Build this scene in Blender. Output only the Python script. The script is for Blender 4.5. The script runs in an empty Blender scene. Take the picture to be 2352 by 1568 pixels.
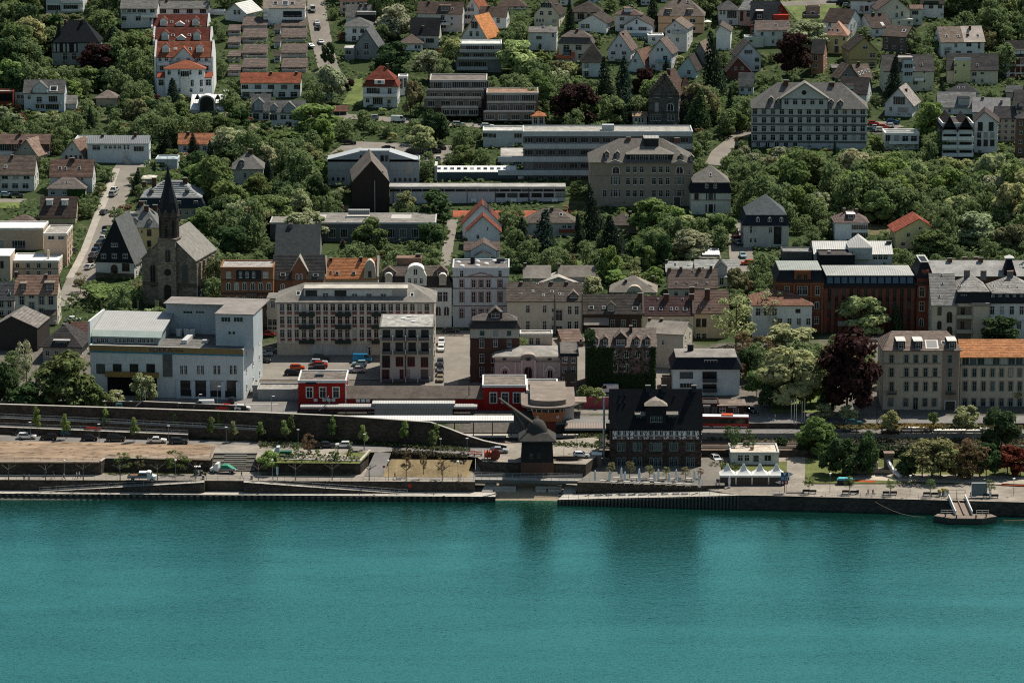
# Riverside town seen from across the river: one Blender scene, built object by object.
import bpy,bmesh,math,random
import numpy as np
from math import radians,sin,cos,tan,pi,atan2,sqrt,floor
from mathutils import Vector,Matrix
random.seed(7)
RNG=np.random.default_rng(7)
SC=bpy.context.scene
COL=SC.collection
CH,CD,CF,CP=200.0,780.0,8012.0,radians(11.7)
U0,V0=1176.0,784.0
SP,CPS=sin(CP),cos(CP)
CAM=Vector((0,-CD,CH))
def ray(u,v):
 a=(u-U0)/CF;b=(V0-v)/CF
 return Vector((a,CPS+b*SP,-SP+b*CPS))
def at_z(u,v,z):
 d=ray(u,v)
 return CAM+d*((z-CH)/d.z)
def proj(p):
 dy=p[1]+CD;dz=p[2]-CH
 dep=dy*CPS-dz*SP
 return(U0+CF*p[0]/dep,V0-CF*(dy*SP+dz*CPS)/dep)
def pxm(y,z):
 return CF/((y+CD)*CPS-(z-CH)*SP)
KY=[-900,-1,3,12,40,49,58,78,124,173,224,276,330,385,444,497,546,620,800,1100,2200]
KZ=[-5,-5,-.5,2.0,2.2,4.2,8.2,9.0,11,13,16,20,25,31,38,47,58,74,120,170,230]
def tn_(x,y):
 z=float(np.interp(y,KY,KZ))
 if y>150:
  k=min(1,(y-150)/120.0)
  z+=k*(0.9*sin(x*.031+y*.021)+0.6*sin(x*.013-y*.034+1))
 return z
def P(u,v):
 d=ray(u,v)
 t0,t1=600.0,3000.0
 lo=None
 t=t0
 while t<t1:
  p=CAM+d*t
  if p.z<tn_(p.x,p.y):
   lo=t;break
  t+=6
 if lo is None:
  return CAM+d*1500
 a,b=lo-6,lo
 for _ in range(18):
  m=(a+b)/2
  p=CAM+d*m
  if p.z<tn_(p.x,p.y):b=m
  else:a=m
 return CAM+d*b
ROFF={0:0.0,1:275.62,2:551.25,3:884.3}
def zone(c,r):
 uo=588.0*c;vo=ROFF[r]
 return lambda u,v:(uo+u/4.0,vo+v/4.0)
ZN={(c,r):zone(c,r)for c in range(4)for r in range(4)}
ZID=lambda u,v:(u,v)
MATS={}
def nodes_of(m):
 m.use_nodes=True
 return m.node_tree.nodes,m.node_tree.links
def mat(kind,col=(.5,.5,.5),rough=.85,var=.22,objcol=False):
 ''
 key=(kind,tuple(round(c,4)for c in col),rough,var,objcol)
 if key in MATS:return MATS[key]
 m=bpy.data.materials.new(kind+'_surface')
 n,l=nodes_of(m)
 b=n['Principled BSDF']
 b.inputs['Roughness'].default_value=rough
 b.inputs['Specular IOR Level'].default_value=.06 if kind not in('paint','metal')else .3
 tc=n.new('ShaderNodeTexCoord')
 co=tc.outputs['Object']
 def rgb(c):
  r=n.new('ShaderNodeRGB');r.outputs[0].default_value=(*c,1);return r.outputs[0]
 if objcol:
  oi=n.new('ShaderNodeObjectInfo');base=oi.outputs['Color']
 else:
  base=rgb(col)
 def noise(scale,detail=4,rough_=.6,vec=None):
  t=n.new('ShaderNodeTexNoise');t.inputs['Scale'].default_value=scale
  t.inputs['Detail'].default_value=detail;t.inputs['Roughness'].default_value=rough_
  l.new(vec or co,t.inputs['Vector']);return t.outputs['Fac']
 def mapping(s):
  mp=n.new('ShaderNodeMapping');mp.inputs['Scale'].default_value=s
  l.new(co,mp.inputs['Vector']);return mp.outputs[0]
 def scale_by(c,fac,lo,hi):
  mr=n.new('ShaderNodeMapRange');mr.inputs['From Min'].default_value=.3;mr.inputs['From Max'].default_value=.7
  mr.inputs['To Min'].default_value=lo;mr.inputs['To Max'].default_value=hi
  l.new(fac,mr.inputs['Value'])
  mx=n.new('ShaderNodeVectorMath');mx.operation='SCALE'
  l.new(c,mx.inputs[0]);l.new(mr.outputs[0],mx.inputs['Scale']);return mx.outputs[0]
 def bump(fac,dist,strength=.6):
  bp=n.new('ShaderNodeBump');bp.inputs['Distance'].default_value=dist;bp.inputs['Strength'].default_value=strength
  l.new(fac,bp.inputs['Height']);l.new(bp.outputs[0],b.inputs['Normal'])
 c=base
 if kind in('plaster','paint'):
  c=scale_by(c,noise(.35,5),1-var*.5,1+var*.4)
  c=scale_by(c,noise(1,3,.6,mapping((2.5,2.5,.25))),1-var*.5,1+var*.3)
 elif kind=='tile':
  c=scale_by(c,noise(1,4,.65,mapping((.5,.5,2.2))),1-var,1+var)
  c=scale_by(c,noise(2.2,3,.7),1-var*.8,1+var*.8)
  w=n.new('ShaderNodeTexWave');w.wave_type='BANDS';w.bands_direction='Z'
  w.inputs['Scale'].default_value=.9;w.inputs['Distortion'].default_value=1.2;w.inputs['Detail'].default_value=2
  l.new(co,w.inputs['Vector'])
  c=scale_by(c,w.outputs['Fac'],1-var*.45,1+var*.35)
  bump(w.outputs['Fac'],.05,.5)
 elif kind=='slate':
  c=scale_by(c,noise(.9,5,.7),1-var,1+var)
  c=scale_by(c,noise(5,3,.7),1-var*.7,1+var*.7)
 elif kind=='metal':
  w=n.new('ShaderNodeTexWave');w.wave_type='BANDS';w.bands_direction='X'
  w.inputs['Scale'].default_value=.5
  l.new(co,w.inputs['Vector'])
  c=scale_by(c,w.outputs['Fac'],1-var*.6,1.05)
  c=scale_by(c,noise(.5,4),1-var*.5,1+var*.4)
  bump(w.outputs['Fac'],.06,.5)
 elif kind=='brick':
  c=scale_by(c,noise(.5,4),1-var*.6,1+var*.6)
  c=scale_by(c,noise(1,2,.6,mapping((3,3,8))),1-var,1+var)
 elif kind=='stone':
  vo=n.new('ShaderNodeTexVoronoi');vo.inputs['Scale'].default_value=1.0
  l.new(mapping((1.5,1.5,2.6)),vo.inputs['Vector'])
  sx=n.new('ShaderNodeSeparateColor');l.new(vo.outputs['Color'],sx.inputs[0])
  c=scale_by(c,sx.outputs[0],1-var,1+var)
  c=scale_by(c,noise(.4,4),1-var,1+var)
 elif kind=='flat':
  c=scale_by(c,noise(.25,6,.7),1-var*1.3,1+var)
  c=scale_by(c,noise(1.6,4,.7),1-var*.6,1+var*.5)
 elif kind=='paving':
  c=scale_by(c,noise(.12,5,.65),1-var,1+var)
  c=scale_by(c,noise(1.1,4,.7),1-var*.6,1+var*.6)
 elif kind=='soil':
  c=scale_by(c,noise(.10,6,.7,mapping((1,3,1))),.5,1.35)
  nf=noise(.35,5,.75,mapping((1,2.6,1)))
  mr=n.new('ShaderNodeMapRange');mr.inputs['From Min'].default_value=.54;mr.inputs['From Max'].default_value=.62
  l.new(nf,mr.inputs['Value'])
  mx=n.new('ShaderNodeMix');mx.data_type='RGBA'
  l.new(mr.outputs[0],mx.inputs[0]);l.new(c,mx.inputs[6]);mx.inputs[7].default_value=(.075,.048,.032,1)
  c=mx.outputs[2]
 elif kind=='lawn':
  c=scale_by(c,noise(.2,5,.7),.6,1.35)
  c=scale_by(c,noise(2.5,4,.7),.7,1.3)
 elif kind=='ground':
  sp=n.new('ShaderNodeSeparateXYZ');l.new(co,sp.inputs[0])
  mr=n.new('ShaderNodeMapRange');mr.inputs['From Min'].default_value=110;mr.inputs['From Max'].default_value=190
  l.new(sp.outputs['Y'],mr.inputs['Value'])
  nf=noise(.05,5,.6)
  ad=n.new('ShaderNodeMath');ad.operation='MULTIPLY_ADD'
  l.new(nf,ad.inputs[0]);ad.inputs[1].default_value=1.6;l.new(mr.outputs[0],ad.inputs[2])
  st=n.new('ShaderNodeMapRange');st.inputs['From Min'].default_value=.95;st.inputs['From Max'].default_value=1.15
  l.new(ad.outputs[0],st.inputs['Value'])
  mx=n.new('ShaderNodeMix');mx.data_type='RGBA'
  mx.inputs[6].default_value=(.125,.112,.096,1);mx.inputs[7].default_value=(.035,.052,.018,1)
  l.new(st.outputs[0],mx.inputs[0])
  n2=noise(.11,6,.7)
  s2=n.new('ShaderNodeMapRange');s2 .inputs['From Min'].default_value=.56;s2 .inputs['From Max'].default_value=.66
  l.new(n2,s2 .inputs['Value'])
  m2=n.new('ShaderNodeMix');m2 .data_type='RGBA';l.new(s2 .outputs[0],m2 .inputs[0]);l.new(mx.outputs[2],m2 .inputs[6])
  m2 .inputs[7].default_value=(.085,.09,.045,1)
  c=scale_by(m2 .outputs[2],noise(1.2,5,.7),.65,1.35)
 elif kind=='car':
  b.inputs['Metallic'].default_value=.25;b.inputs['Roughness'].default_value=.28
  b.inputs['Coat Weight'].default_value=.5
 elif kind=='leaf':
  oi=n.new('ShaderNodeObjectInfo')
  c=scale_by(base,noise(4.5,3,.6),.6,1.45)
  hs=n.new('ShaderNodeHueSaturation')
  mr=n.new('ShaderNodeMapRange');mr.inputs['To Min'].default_value=.485;mr.inputs['To Max'].default_value=.515
  l.new(noise(.5,2),mr.inputs['Value']);l.new(mr.outputs[0],hs.inputs['Hue'])
  l.new(c,hs.inputs['Color']);c=hs.outputs[0]
  tr=n.new('ShaderNodeBsdfTranslucent');ms=n.new('ShaderNodeMixShader');ms.inputs[0].default_value=.38
  l.new(c,tr.inputs['Color']);l.new(b.outputs[0],ms.inputs[1]);l.new(tr.outputs[0],ms.inputs[2])
  l.new(ms.outputs[0],n['Material Output'].inputs['Surface'])
 elif kind=='glass':
  oi=n.new('ShaderNodeObjectInfo')
  rp=n.new('ShaderNodeValToRGB');e=rp.color_ramp.elements
  rp.color_ramp.interpolation='CONSTANT'
  e[0].position=0;e[0].color=(.012,.015,.018,1);e[1].position=.6;e[1].color=(.02,.024,.027,1)
  x=rp.color_ramp.elements.new(.86);x.color=(.07,.08,.085,1)
  x=rp.color_ramp.elements.new(.96);x.color=(.3,.29,.27,1)
  l.new(oi.outputs['Random'],rp.inputs[0]);c=rp.outputs[0]
  b.inputs['Roughness'].default_value=.15;b.inputs['Specular IOR Level'].default_value=.3
 l.new(c,b.inputs['Base Color'])
 MATS[key]=m
 return m
GLASS=lambda:mat('glass')
def pl(c,var=.18):return mat('plaster',c,.9,var)
WHITE=(.80,.79,.765);CREAM=(.62,.55,.42);PALE=(.62,.64,.63);YEL=(.60,.50,.25);OLIVE=(.34,.29,.13)
PINK=(.60,.45,.38);PEACH=(.62,.42,.27);TAN=(.46,.39,.30);GREY=(.30,.30,.29);BEIGE=(.42,.35,.27)
STONE=(.20,.17,.135);DSTONE=(.085,.075,.06);BRICK=(.20,.085,.05);DBRICK=(.085,.045,.032);REDP=(.29,.022,.018)
BROWN=(.115,.085,.07);DBROWN=(.06,.05,.045);RBROWN=(.15,.075,.055);SLATE=(.045,.05,.055);DSLATE=(.018,.021,.025)
ORANGE=(.45,.19,.085);REDT=(.26,.065,.035);GREYT=(.16,.155,.145);LGREY=(.34,.33,.31);METAL=(.5,.5,.47)
BITUM=(.17,.155,.14);CONC=(.40,.38,.35)
def link(o):
 COL.objects.link(o);return o
def empty(name,loc=(0,0,0),rz=0.0):
 o=bpy.data.objects.new(name,None);link(o)
 o.location=loc;o.rotation_euler=(0,0,rz);o.empty_display_size=.5
 return o
LABELS=[]
THINGS=[]
def tag(o,label,cat,group=None,short=None):
 if label:o['label']=label
 o['category']=cat
 if group:o['group']=group
 THINGS.append((o,short))
 return o
def st_(o,kind='structure'):
 o['kind']=kind;return o
class MB:
 ''
 def __init__(s):s.v=[];s.f=[];s.m=[];s.mi=0
 def poly(s,pts,mi=None):
  k=len(s.v);s.v+=[tuple(p)for p in pts];s.f.append(tuple(range(k,k+len(pts))));s.m.append(s.mi if mi is None else mi)
 def solid(s,verts,faces,mi=None):
  k=len(s.v);s.v+=[tuple(p)for p in verts]
  for f in faces:s.f.append(tuple(k+i for i in f));s.m.append(s.mi if mi is None else mi)
 def box(s,x0,x1,y0,y1,z0,z1,mi=None):
  s.solid([(x0,y0,z0),(x1,y0,z0),(x1,y1,z0),(x0,y1,z0),(x0,y0,z1),(x1,y0,z1),(x1,y1,z1),(x0,y1,z1)],[(3,2,1,0),(4,5,6,7),(0,1,5,4),(1,2,6,5),(2,3,7,6),(3,0,4,7)],mi)
 def ps(s,prof,axis,a,b,mi=None):
  ''
  if axis=='x':f=lambda p,t:(t,p[0],p[1])
  elif axis=='y':f=lambda p,t:(p[0],t,p[1])
  else:f=lambda p,t:(p[0],p[1],t)
  n=len(prof)
  V=[f(p,a)for p in prof]+[f(p,b)for p in prof]
  F=[tuple(range(n-1,-1,-1)),tuple(range(n,2*n))]+[(i,(i+1)%n,n+(i+1)%n,n+i)for i in range(n)]
  if axis=='y':F=[tuple(reversed(q))for q in F]
  s.solid(V,F,mi)
 def bm_(s,p,q,r,mi=None,n=4,r2=None):
  p=Vector(p);q=Vector(q);d=(q-p)
  if d.length<1e-6:return
  d.normalize();a=d.orthogonal().normalized();b=d.cross(a);r2=r if r2 is None else r2
  V=[]
  for c,rr in((p,r),(q,r2)):
   for i in range(n):
    t=2*pi*(i+.5)/n
    V.append(c+(a*cos(t)+b*sin(t))*rr)
  F=[tuple(range(n-1,-1,-1)),tuple(range(n,2*n))]+[(i,(i+1)%n,n+(i+1)%n,n+i)for i in range(n)]
  s.solid(V,F,mi)
 def lt(s,prof,n=12,c=(0,0,0),mi=None):
  V=[];F=[]
  for r,z in prof:
   for i in range(n):
    t=2*pi*(i+.5)/n
    V.append((c[0]+r*cos(t),c[1]+r*sin(t),c[2]+z))
  for k in range(len(prof)-1):
   for i in range(n):
    F.append((k*n+i,k*n+(i+1)%n,(k+1)*n+(i+1)%n,(k+1)*n+i))
  F.append(tuple(range(n-1,-1,-1)));F.append(tuple(range((len(prof)-1)*n,len(prof)*n)))
  s.solid(V,F,mi)
 def mesh(s,name):
  me=bpy.data.meshes.new(name)
  me.from_pydata(s.v,[],s.f)
  me.polygons.foreach_set('material_index',s.m)
  me.update();return me
 def bd(s,name,mats,parent=None,loc=None,rz=None,smooth=False):
  me=s.mesh(name)
  for m in(mats if isinstance(mats,(list,tuple))else[mats]):me.materials.append(m)
  if smooth:me.polygons.foreach_set('use_smooth',[True]*len(me.polygons))
  o=bpy.data.objects.new(name,me);link(o)
  if parent:o.parent=parent
  if loc is not None:o.location=loc
  if rz is not None:o.rotation_euler[2]=rz
  return o
def inst(name,me,parent=None,loc=(0,0,0),rot=(0,0,0),sc=(1,1,1),color=None):
 o=bpy.data.objects.new(name,me);link(o)
 if parent:o.parent=parent
 o.location=loc;o.rotation_euler=rot;o.scale=sc
 if color:o.color=(*color,1)
 return o
RECTS=[]
FOOT=[]
FB={}
def in_foot(x,y,m=1.0):
 if FB.get('n')!=len(FOOT):
  FB.clear();FB['n']=len(FOOT)
  for q in FOOT:
   r=q[4]/2+q[5]+3
   for k in range(int((q[1]-r)//12),int((q[1]+r)//12)+1):FB.setdefault(k,[]).append(q)
 for ax,ay,dx,dy,w,d in FB.get(int(y//12),()):
  if abs(ax-x)>w/2+d+3:continue
  rx,ry=x-ax,y-ay
  a=rx*dx+ry*dy;b=-rx*dy+ry*dx
  if-w/2-m<a<w/2+m and-m<b<d+m:return True
 return False
WINM={}
FRAMEC={'w':(.62,.62,.60),'d':(.05,.05,.055),'b':(.16,.09,.06),'r':(.30,.06,.045),'t':(.17,.25,.25),'s':(.34,.29,.23),'g':(.3,.3,.3)}
def win_mesh(w,h,fc='w',sy='x',sur=None):
 ''
 w=max(.3,round(w,1));h=max(.3,round(h,1))
 key=(w,h,fc,sy,sur)
 if key in WINM:return WINM[key]
 m=MB();t=min(.07,w*.08);a,b=w/2,h/2
 m.box(-a,-a+t,-.10,.05,-b,b);m.box(a-t,a,-.10,.05,-b,b)
 m.box(-a+t,a-t,-.10,.05,-b,-b+t);m.box(-a+t,a-t,-.10,.05,b-t,b)
 if sy in 'xm' and w>.7:
  k=max(1,int(round(w/.75))-1)if sy=='m' else 1
  for i in range(k):
   x=-a+w*(i+1)/(k+1);m.box(x-.028,x+.028,-.09,.04,-b+t,b-t)
 if sy=='x' and h>1.0:m.box(-a+t,a-t,-.085,.04,b*.33-.03,b*.33+.03)
 m.box(-a-.05,a+.05,-.16,.05,-b-.07,-b-.002)
 if sur:
  s=.2;m.mi=1
  m.box(-a-s,-a-.003,-.06,.05,-b,b+s);m.box(a+.003,a+s,-.06,.05,-b,b+s);m.box(-a,a,-.06,.05,b+.003,b+s)
  m.mi=0
 fr=m.mesh('window');fr.materials.append(mat('paint',FRAMEC[fc],.6,.1))
 if sur:fr.materials.append(pl(FRAMEC.get(sur,sur)if isinstance(sur,str)else sur))
 p=MB();p.box(-a+t*.5,a-t*.5,-.035,.045,-b+t*.5,b-t*.5)
 pm=p.mesh('pane');pm.materials.append(GLASS())
 WINM[key]=(fr,pm);return fr,pm
def arch_mesh(w,h,fc='w'):
 key=('arch',round(w,1),round(h,1),fc)
 if key in WINM:return WINM[key]
 a=w/2;b=h/2;n=8
 out=[(-a,-b),(a,-b)]+[(a*cos(pi*i/n),b-a+a*sin(pi*i/n))for i in range(n+1)]
 m=MB();c=[(x*.82,z*.92-b*.02)for x,z in out]
 k=len(out)
 for i in range(k):
  j=(i+1)%k
  m.solid([(out[i][0],-.12,out[i][1]),(out[j][0],-.12,out[j][1]),(c[j][0],-.12,c[j][1]),(c[i][0],-.12,c[i][1]),(out[i][0],.05,out[i][1]),(out[j][0],.05,out[j][1]),(c[j][0],.05,c[j][1]),(c[i][0],.05,c[i][1])],[(0,1,2,3),(4,7,6,5),(0,4,5,1),(3,2,6,7)])
 m.box(-.05,.05,-.1,.02,-b*.9,b*.9)
 fr=m.mesh('window');fr.materials.append(mat('paint',FRAMEC.get(fc,FRAMEC['w'])if isinstance(fc,str)else fc,.6,.1))
 p=MB();p.ps([(x*.84,z*.93)for x,z in out],'y',-.04,.04)
 pm=p.mesh('pane');pm.materials.append(GLASS())
 WINM[key]=(fr,pm);return fr,pm
ALLB=[]
class B:
 ''
 def __init__(s,z,name,label,cat,u0,u1,vb,ve,vr,roof='gx',wall=WHITE,rc=BROWN,d=0,yaw=0,pitch=40,oh=.45,wk='plaster',rk='tile',group=None,short=None,zb=None,ins=None,vm=None,mc=DSLATE,th=.22,apex=None,rect=True,par=None,detail=1,trim=None,off=0):
  Z=ZN[z]if isinstance(z,tuple)else z
  s.Z=Z;s.roof=roof;s.fc='w';s.name=name;s.wallc=wall;s.rc=rc;s.nwin=0;s.detail=detail
  a,b=Z(u0,vb)
  A=at_z(a,b,zb)if zb is not None else P(a,b)
  if off:A=A+Vector((0,off,0));A.z=zb if zb is not None else tn_(A.x,A.y)
  t=radians(yaw);dx,dy=cos(t),sin(t)
  ue=Z(u1,vb)[0];lo,hi=.5,150.0
  for _ in range(40):
   m=(lo+hi)/2
   if proj((A.x+dx*m,A.y+dy*m,A.z))[0]<ue:lo=m
   else:hi=m
  w=s.w=lo
  c=Vector((A.x+dx*w/2,A.y+dy*w/2,A.z));s.c=c;s.t=t;s.dx,s.dy=dx,dy
  s.rt=empty(name,c,t)
  tag(s.rt,label,cat,group,short)
  s.k=pxm(c.y,c.z)
  uc=(u0+u1)/2
  he=s.he=s.fo(uc,ve)[2]
  tp=tan(radians(pitch))
  if rk in('tile','slate'):rc=s.rc=tuple(c*.84 for c in rc)
  if roof in('flat',):
   if d==0:
    q=at_z(*Z(uc,vr),c.z+he);d=max(3.0,s.loc(q)[1])
   hr=he
  elif roof in('gx','hip','mans','halfhip'):
   e=ve
   y0=0.0;hb=he
   if roof=='mans':
    i=ins or 1.0;hb=s.at(uc,vm,i)[2];y0=i;s.hm=hb;s.ins=i
   if d==0:
    L,D=s.lray(uc,vr)
    tt=(hb+tp*(L.y-y0)-L.z)/(D.z-tp*D.y)*1.0
    tt=(hb-tp*y0+tp*L.y-L.z)/(D.z-tp*D.y)
    yr=L.y+D.y*tt
    d=max(4.0,2*yr)
    hr=hb+tp*(d/2-y0)
   else:
    hr=s.at(uc,vr,d/2)[2]
  elif roof=='gy':
   d=d or 11;hr=s.at(apex or uc,vr,-oh)[2]
  elif roof=='hipy':
   d=d or 11;hr=s.at(apex or uc,vr,min(w,d)/2)[2]
  elif roof=='shed':
   d=d or 8;hr=s.at(uc,vr,d)[2]
  s.d=d;s.hr=hr
  x0,x1=-w/2,w/2
  W=pl(wall)if wk=='plaster' else mat(wk,wall,.9,.25)
  R=mat(rk,rc,.85 if rk!='metal' else .6,.38 if rk=='tile' else .3)
  s.W,s.R=W,R
  base=-3.5
  m=MB()
  if roof=='gx':
   m.ps([(0,base),(d,base),(d,he),(d/2,hr),(0,he)],'x',x0,x1)
  elif roof=='gy':
   xa=s.fo(apex,vr)[0]if apex else 0;s.xa=xa
   m.ps([(x0,base),(x1,base),(x1,he),(xa,hr),(x0,he)],'y',0,d)
  elif roof=='shed':
   m.ps([(0,base),(d,base),(d,hr-.05),(0,he-.05)],'x',x0,x1)
  else:
   m.box(x0,x1,0,d,base,he-.02)
  m.bd('wall',W,s.rt)
  r=MB();o=oh
  if roof=='gx':
   sl=(hr-he)/(d/2)
   r.ps([(-o,he-o*sl),(d/2,hr),(d+o,he-o*sl),(d+o,he-o*sl+th),(d/2,hr+th),(-o,he-o*sl+th)][::-1],'x',x0-o*.6,x1+o*.6)
  elif roof=='gy':
   s1=(hr-he)/(xa-x0);s2=(hr-he)/(x1-xa)
   r.ps([(x0-o,he-o*s1),(xa,hr),(x1+o,he-o*s2),(x1+o,he-o*s2+th),(xa,hr+th),(x0-o,he-o*s1+th)][::-1],'y',-o,d+o)
  elif roof in('hip','mans'):
   yy0,yy1,xx0,xx1,zz=0,d,x0,x1,he
   if roof=='mans':
    i=s.ins;q=MB()
    V=[(x0-o,-o,he-.1),(x1+o,-o,he-.1),(x1+o,d+o,he-.1),(x0-o,d+o,he-.1),(x0+i,i,s.hm),(x1-i,i,s.hm),(x1-i,d-i,s.hm),(x0+i,d-i,s.hm)]
    q.solid(V,[(3,2,1,0),(4,5,6,7),(0,1,5,4),(1,2,6,5),(2,3,7,6),(3,0,4,7)])
    q.bd('mansard_roof',mat('slate',mc,.6,.25),s.rt)
    yy0,yy1,xx0,xx1,zz=i,d-i,x0+i,x1-i,s.hm;o=.35
   k=ins if(ins is not None and roof=='hip')else(yy1-yy0)/2
   k=min(k,(xx1-xx0)/2-.05)
   a_=[(xx0-o,yy0-o),(xx1+o,yy0-o),(xx1+o,yy1+o),(xx0-o,yy1+o)]
   zl=zz-.12
   ym=(yy0+yy1)/2
   V=[(x,y,zl)for x,y in a_]+[(x,y,zl+.2)for x,y in a_]+[(xx0+k,ym,hr),(xx1-k,ym,hr)]
   r.solid(V,[(3,2,1,0),(0,1,5,4),(1,2,6,5),(2,3,7,6),(3,0,4,7),(4,5,9,8),(5,6,9),(6,7,8,9),(7,4,8)])
  elif roof=='hipy':
   k=ins if ins is not None else w/2
   a_=[(x0-o,-o),(x1+o,-o),(x1+o,d+o),(x0-o,d+o)];zl=he-.12
   V=[(x,y,zl)for x,y in a_]+[(x,y,zl+.2)for x,y in a_]+[(0,k,hr),(0,max(k+.05,d-k),hr)]
   r.solid(V,[(3,2,1,0),(0,1,5,4),(1,2,6,5),(2,3,7,6),(3,0,4,7),(4,5,8),(5,6,9,8),(6,7,9),(7,4,8,9)])
  elif roof=='flat':
   r.box(x0+.25,x1-.25,.25,d-.25,he-.3,he+.06)
   q=MB();ph=.4 if par is None else par;e=.12
   q.box(x0-e,x1+e,-e,.26,he-.35,he+ph);q.box(x0-e,x1+e,d-.26,d+e,he-.35,he+ph)
   q.box(x0-e,x0+.26,.262,d-.262,he-.35,he+ph);q.box(x1-.26,x1+e,.262,d-.262,he-.35,he+ph)
   q.bd('parapet',pl(trim)if trim else W,s.rt)
  elif roof=='shed':
   sl=(hr-he)/d
   r.ps([(-o,he-o*sl),(d+o,hr+o*sl),(d+o,hr+o*sl+th),(-o,he-o*sl+th)],'x',x0-o*.5,x1+o*.5)
  if r.v:r.bd('roof',R,s.rt)
  if trim and roof!='flat':
   q=MB();q.box(x0-.06,x1+.06,-.25,-.002,he-.55,he-.12);q.bd('cornice',pl(trim),s.rt)
  FOOT.append((A.x+dx*w/2,A.y+dy*w/2,dx,dy,w,d))
  if rect:
   top=min(Z(0,vr)[1],Z(0,ve)[1]);uu=[Z(u0,0)[0],Z(u1,0)[0]]
   RECTS.append((c.y,uu[0]-1,uu[1]+1,top,b))
  ALLB.append(s)
 def loc(s,p):
  rx,ry=p.x-s.c.x,p.y-s.c.y
  return Vector((rx*s.dx+ry*s.dy,-rx*s.dy+ry*s.dx,p.z-s.c.z))
 def lray(s,u,v):
  d=ray(*s.Z(u,v));o=s.loc(CAM)
  return o,Vector((d.x*s.dx+d.y*s.dy,-d.x*s.dy+d.y*s.dx,d.z))
 def at(s,u,v,y):
  o,d=s.lray(u,v);t=(y-o.y)/d.y
  return o+d*t
 def fo(s,u,v):return s.at(u,v,0)
 def slope(s,u,v):
  ''
  o,d=s.lray(u,v)
  if s.roof=='shed':y0,z0,m=0,s.he,(s.hr-s.he)/s.d
  elif s.roof=='mans':y0,z0,m=s.ins,s.hm,(s.hr-s.hm)/(s.d/2-s.ins)
  elif s.roof in('gx','hip'):y0,z0,m=0,s.he,(s.hr-s.he)/(s.d/2)
  elif s.roof=='hipy':y0,z0,m=0,s.he,(s.hr-s.he)/(s.w/2)
  else:y0,z0,m=0,s.he,0
  t=(z0+m*(o.y-y0)-o.z)/(d.z-m*d.y)
  s.m=m
  return o+d*t
 def pwin(s,x,z,w,h,y=0,rz=0,sy='x',fc=None,sur=None,arch=False):
  fr,pm=arch_mesh(w,h,fc or s.fc)if arch else win_mesh(w,h,fc or s.fc,sy,sur)
  o=inst('window',fr,s.rt,(x,y,z),(0,0,rz))
  inst('pane',pm,o)
  s.nwin+=1
  return o
 def win(s,L,y=0,**k):
  for u,v,w,h in L:
   p=s.at(u,v,y);s.pwin(p.x,p.z,w/3.6/s.k,h/3.6/s.k/.97,y,**k)
  return s
 def row(s,v,n,ua,ub,w,h,y=0,**k):
  for i in range(n):
   u=ua+(ub-ua)*(i/(n-1)if n>1 else .5)
   p=s.at(u,v,y);s.pwin(p.x,p.z,w/3.6/s.k,h/3.6/s.k/.97,y,**k)
  return s
 def auto(s,rows,cols,w=1.1,h=1.35,top=None,bot=0.4,skip=(),**k):
  top=s.he if top is None else top
  fh=(top-bot)/rows
  for r in range(rows):
   for c in range(cols):
    if(r,c)in skip:continue
    s.pwin(-s.w/2+s.w*(c+.5)/cols,bot+fh*(r+.52),w,min(h,fh*.62),**k)
  return s
 def sides(s,rows,cols=2,w=1.0,h=1.3,which='lr',bot=.4,**k):
  fh=(s.he-bot)/rows
  for r in range(rows):
   for c in range(cols):
    y=s.d*(c+.5)/cols;z=bot+fh*(r+.52)
    for ch in which:
     x,rz=(s.w/2,pi/2)if ch=='r' else(-s.w/2,-pi/2)
     o=s.pwin(x,z,w,min(h,fh*.6),y,rz,**k)
  return s
 def gable_win(s,w=1.0,h=1.3,n=1,f=.38,**k):
  z=s.he+(s.hr-s.he)*f
  if s.roof=='gy':
   for i in range(n):s.pwin(s.xa+(i-(n-1)/2)*(w+.35),z,w,h,**k)
  return s
 def chim(s,L,w=.75,dd=.9,c=DBRICK):
  ''
  for q in L:
   u,v=q[:2];f=q[2]if len(q)>2 else .46
   y=s.d*f;p=s.at(u,v,y)
   z0=s.he-.2
   if s.roof in('gx','hip','mans'):z0=s.he+(s.hr-s.he)*min(f,1-f)*2-1.0
   top=max(p.z,z0+1.6)
   m=MB();m.box(p.x-w/2,p.x+w/2,y-dd/2,y+dd/2,z0,top)
   m.mi=1;m.box(p.x-w/2-.09,p.x+w/2+.09,y-dd/2-.09,y+dd/2+.09,top+.002,top+.16)
   m.bd('chimney',[mat('brick',c,.9,.3),pl(GREYT)],s.rt)
  return s
 def sky(s,L,fc=(.5,.5,.5),open_=False):
  for u,v,w,h in L:
   p=s.slope(u,v);a=math.atan(s.m);W=w/4/s.k/2
   hh=h/4/s.k/max(.35,sin(a+radians(10)))/2
   m=MB();m.box(-W,W,-hh,hh,-.05,.31);m.mi=1;m.box(-W*.78,W*.78,-hh*.82,hh*.82,.312,.33)
   o=m.bd('skylight',[mat('paint',fc,.5,.1),mat('glass')],s.rt,p)
   o.rotation_euler=(a,0,0)
  return s
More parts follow.
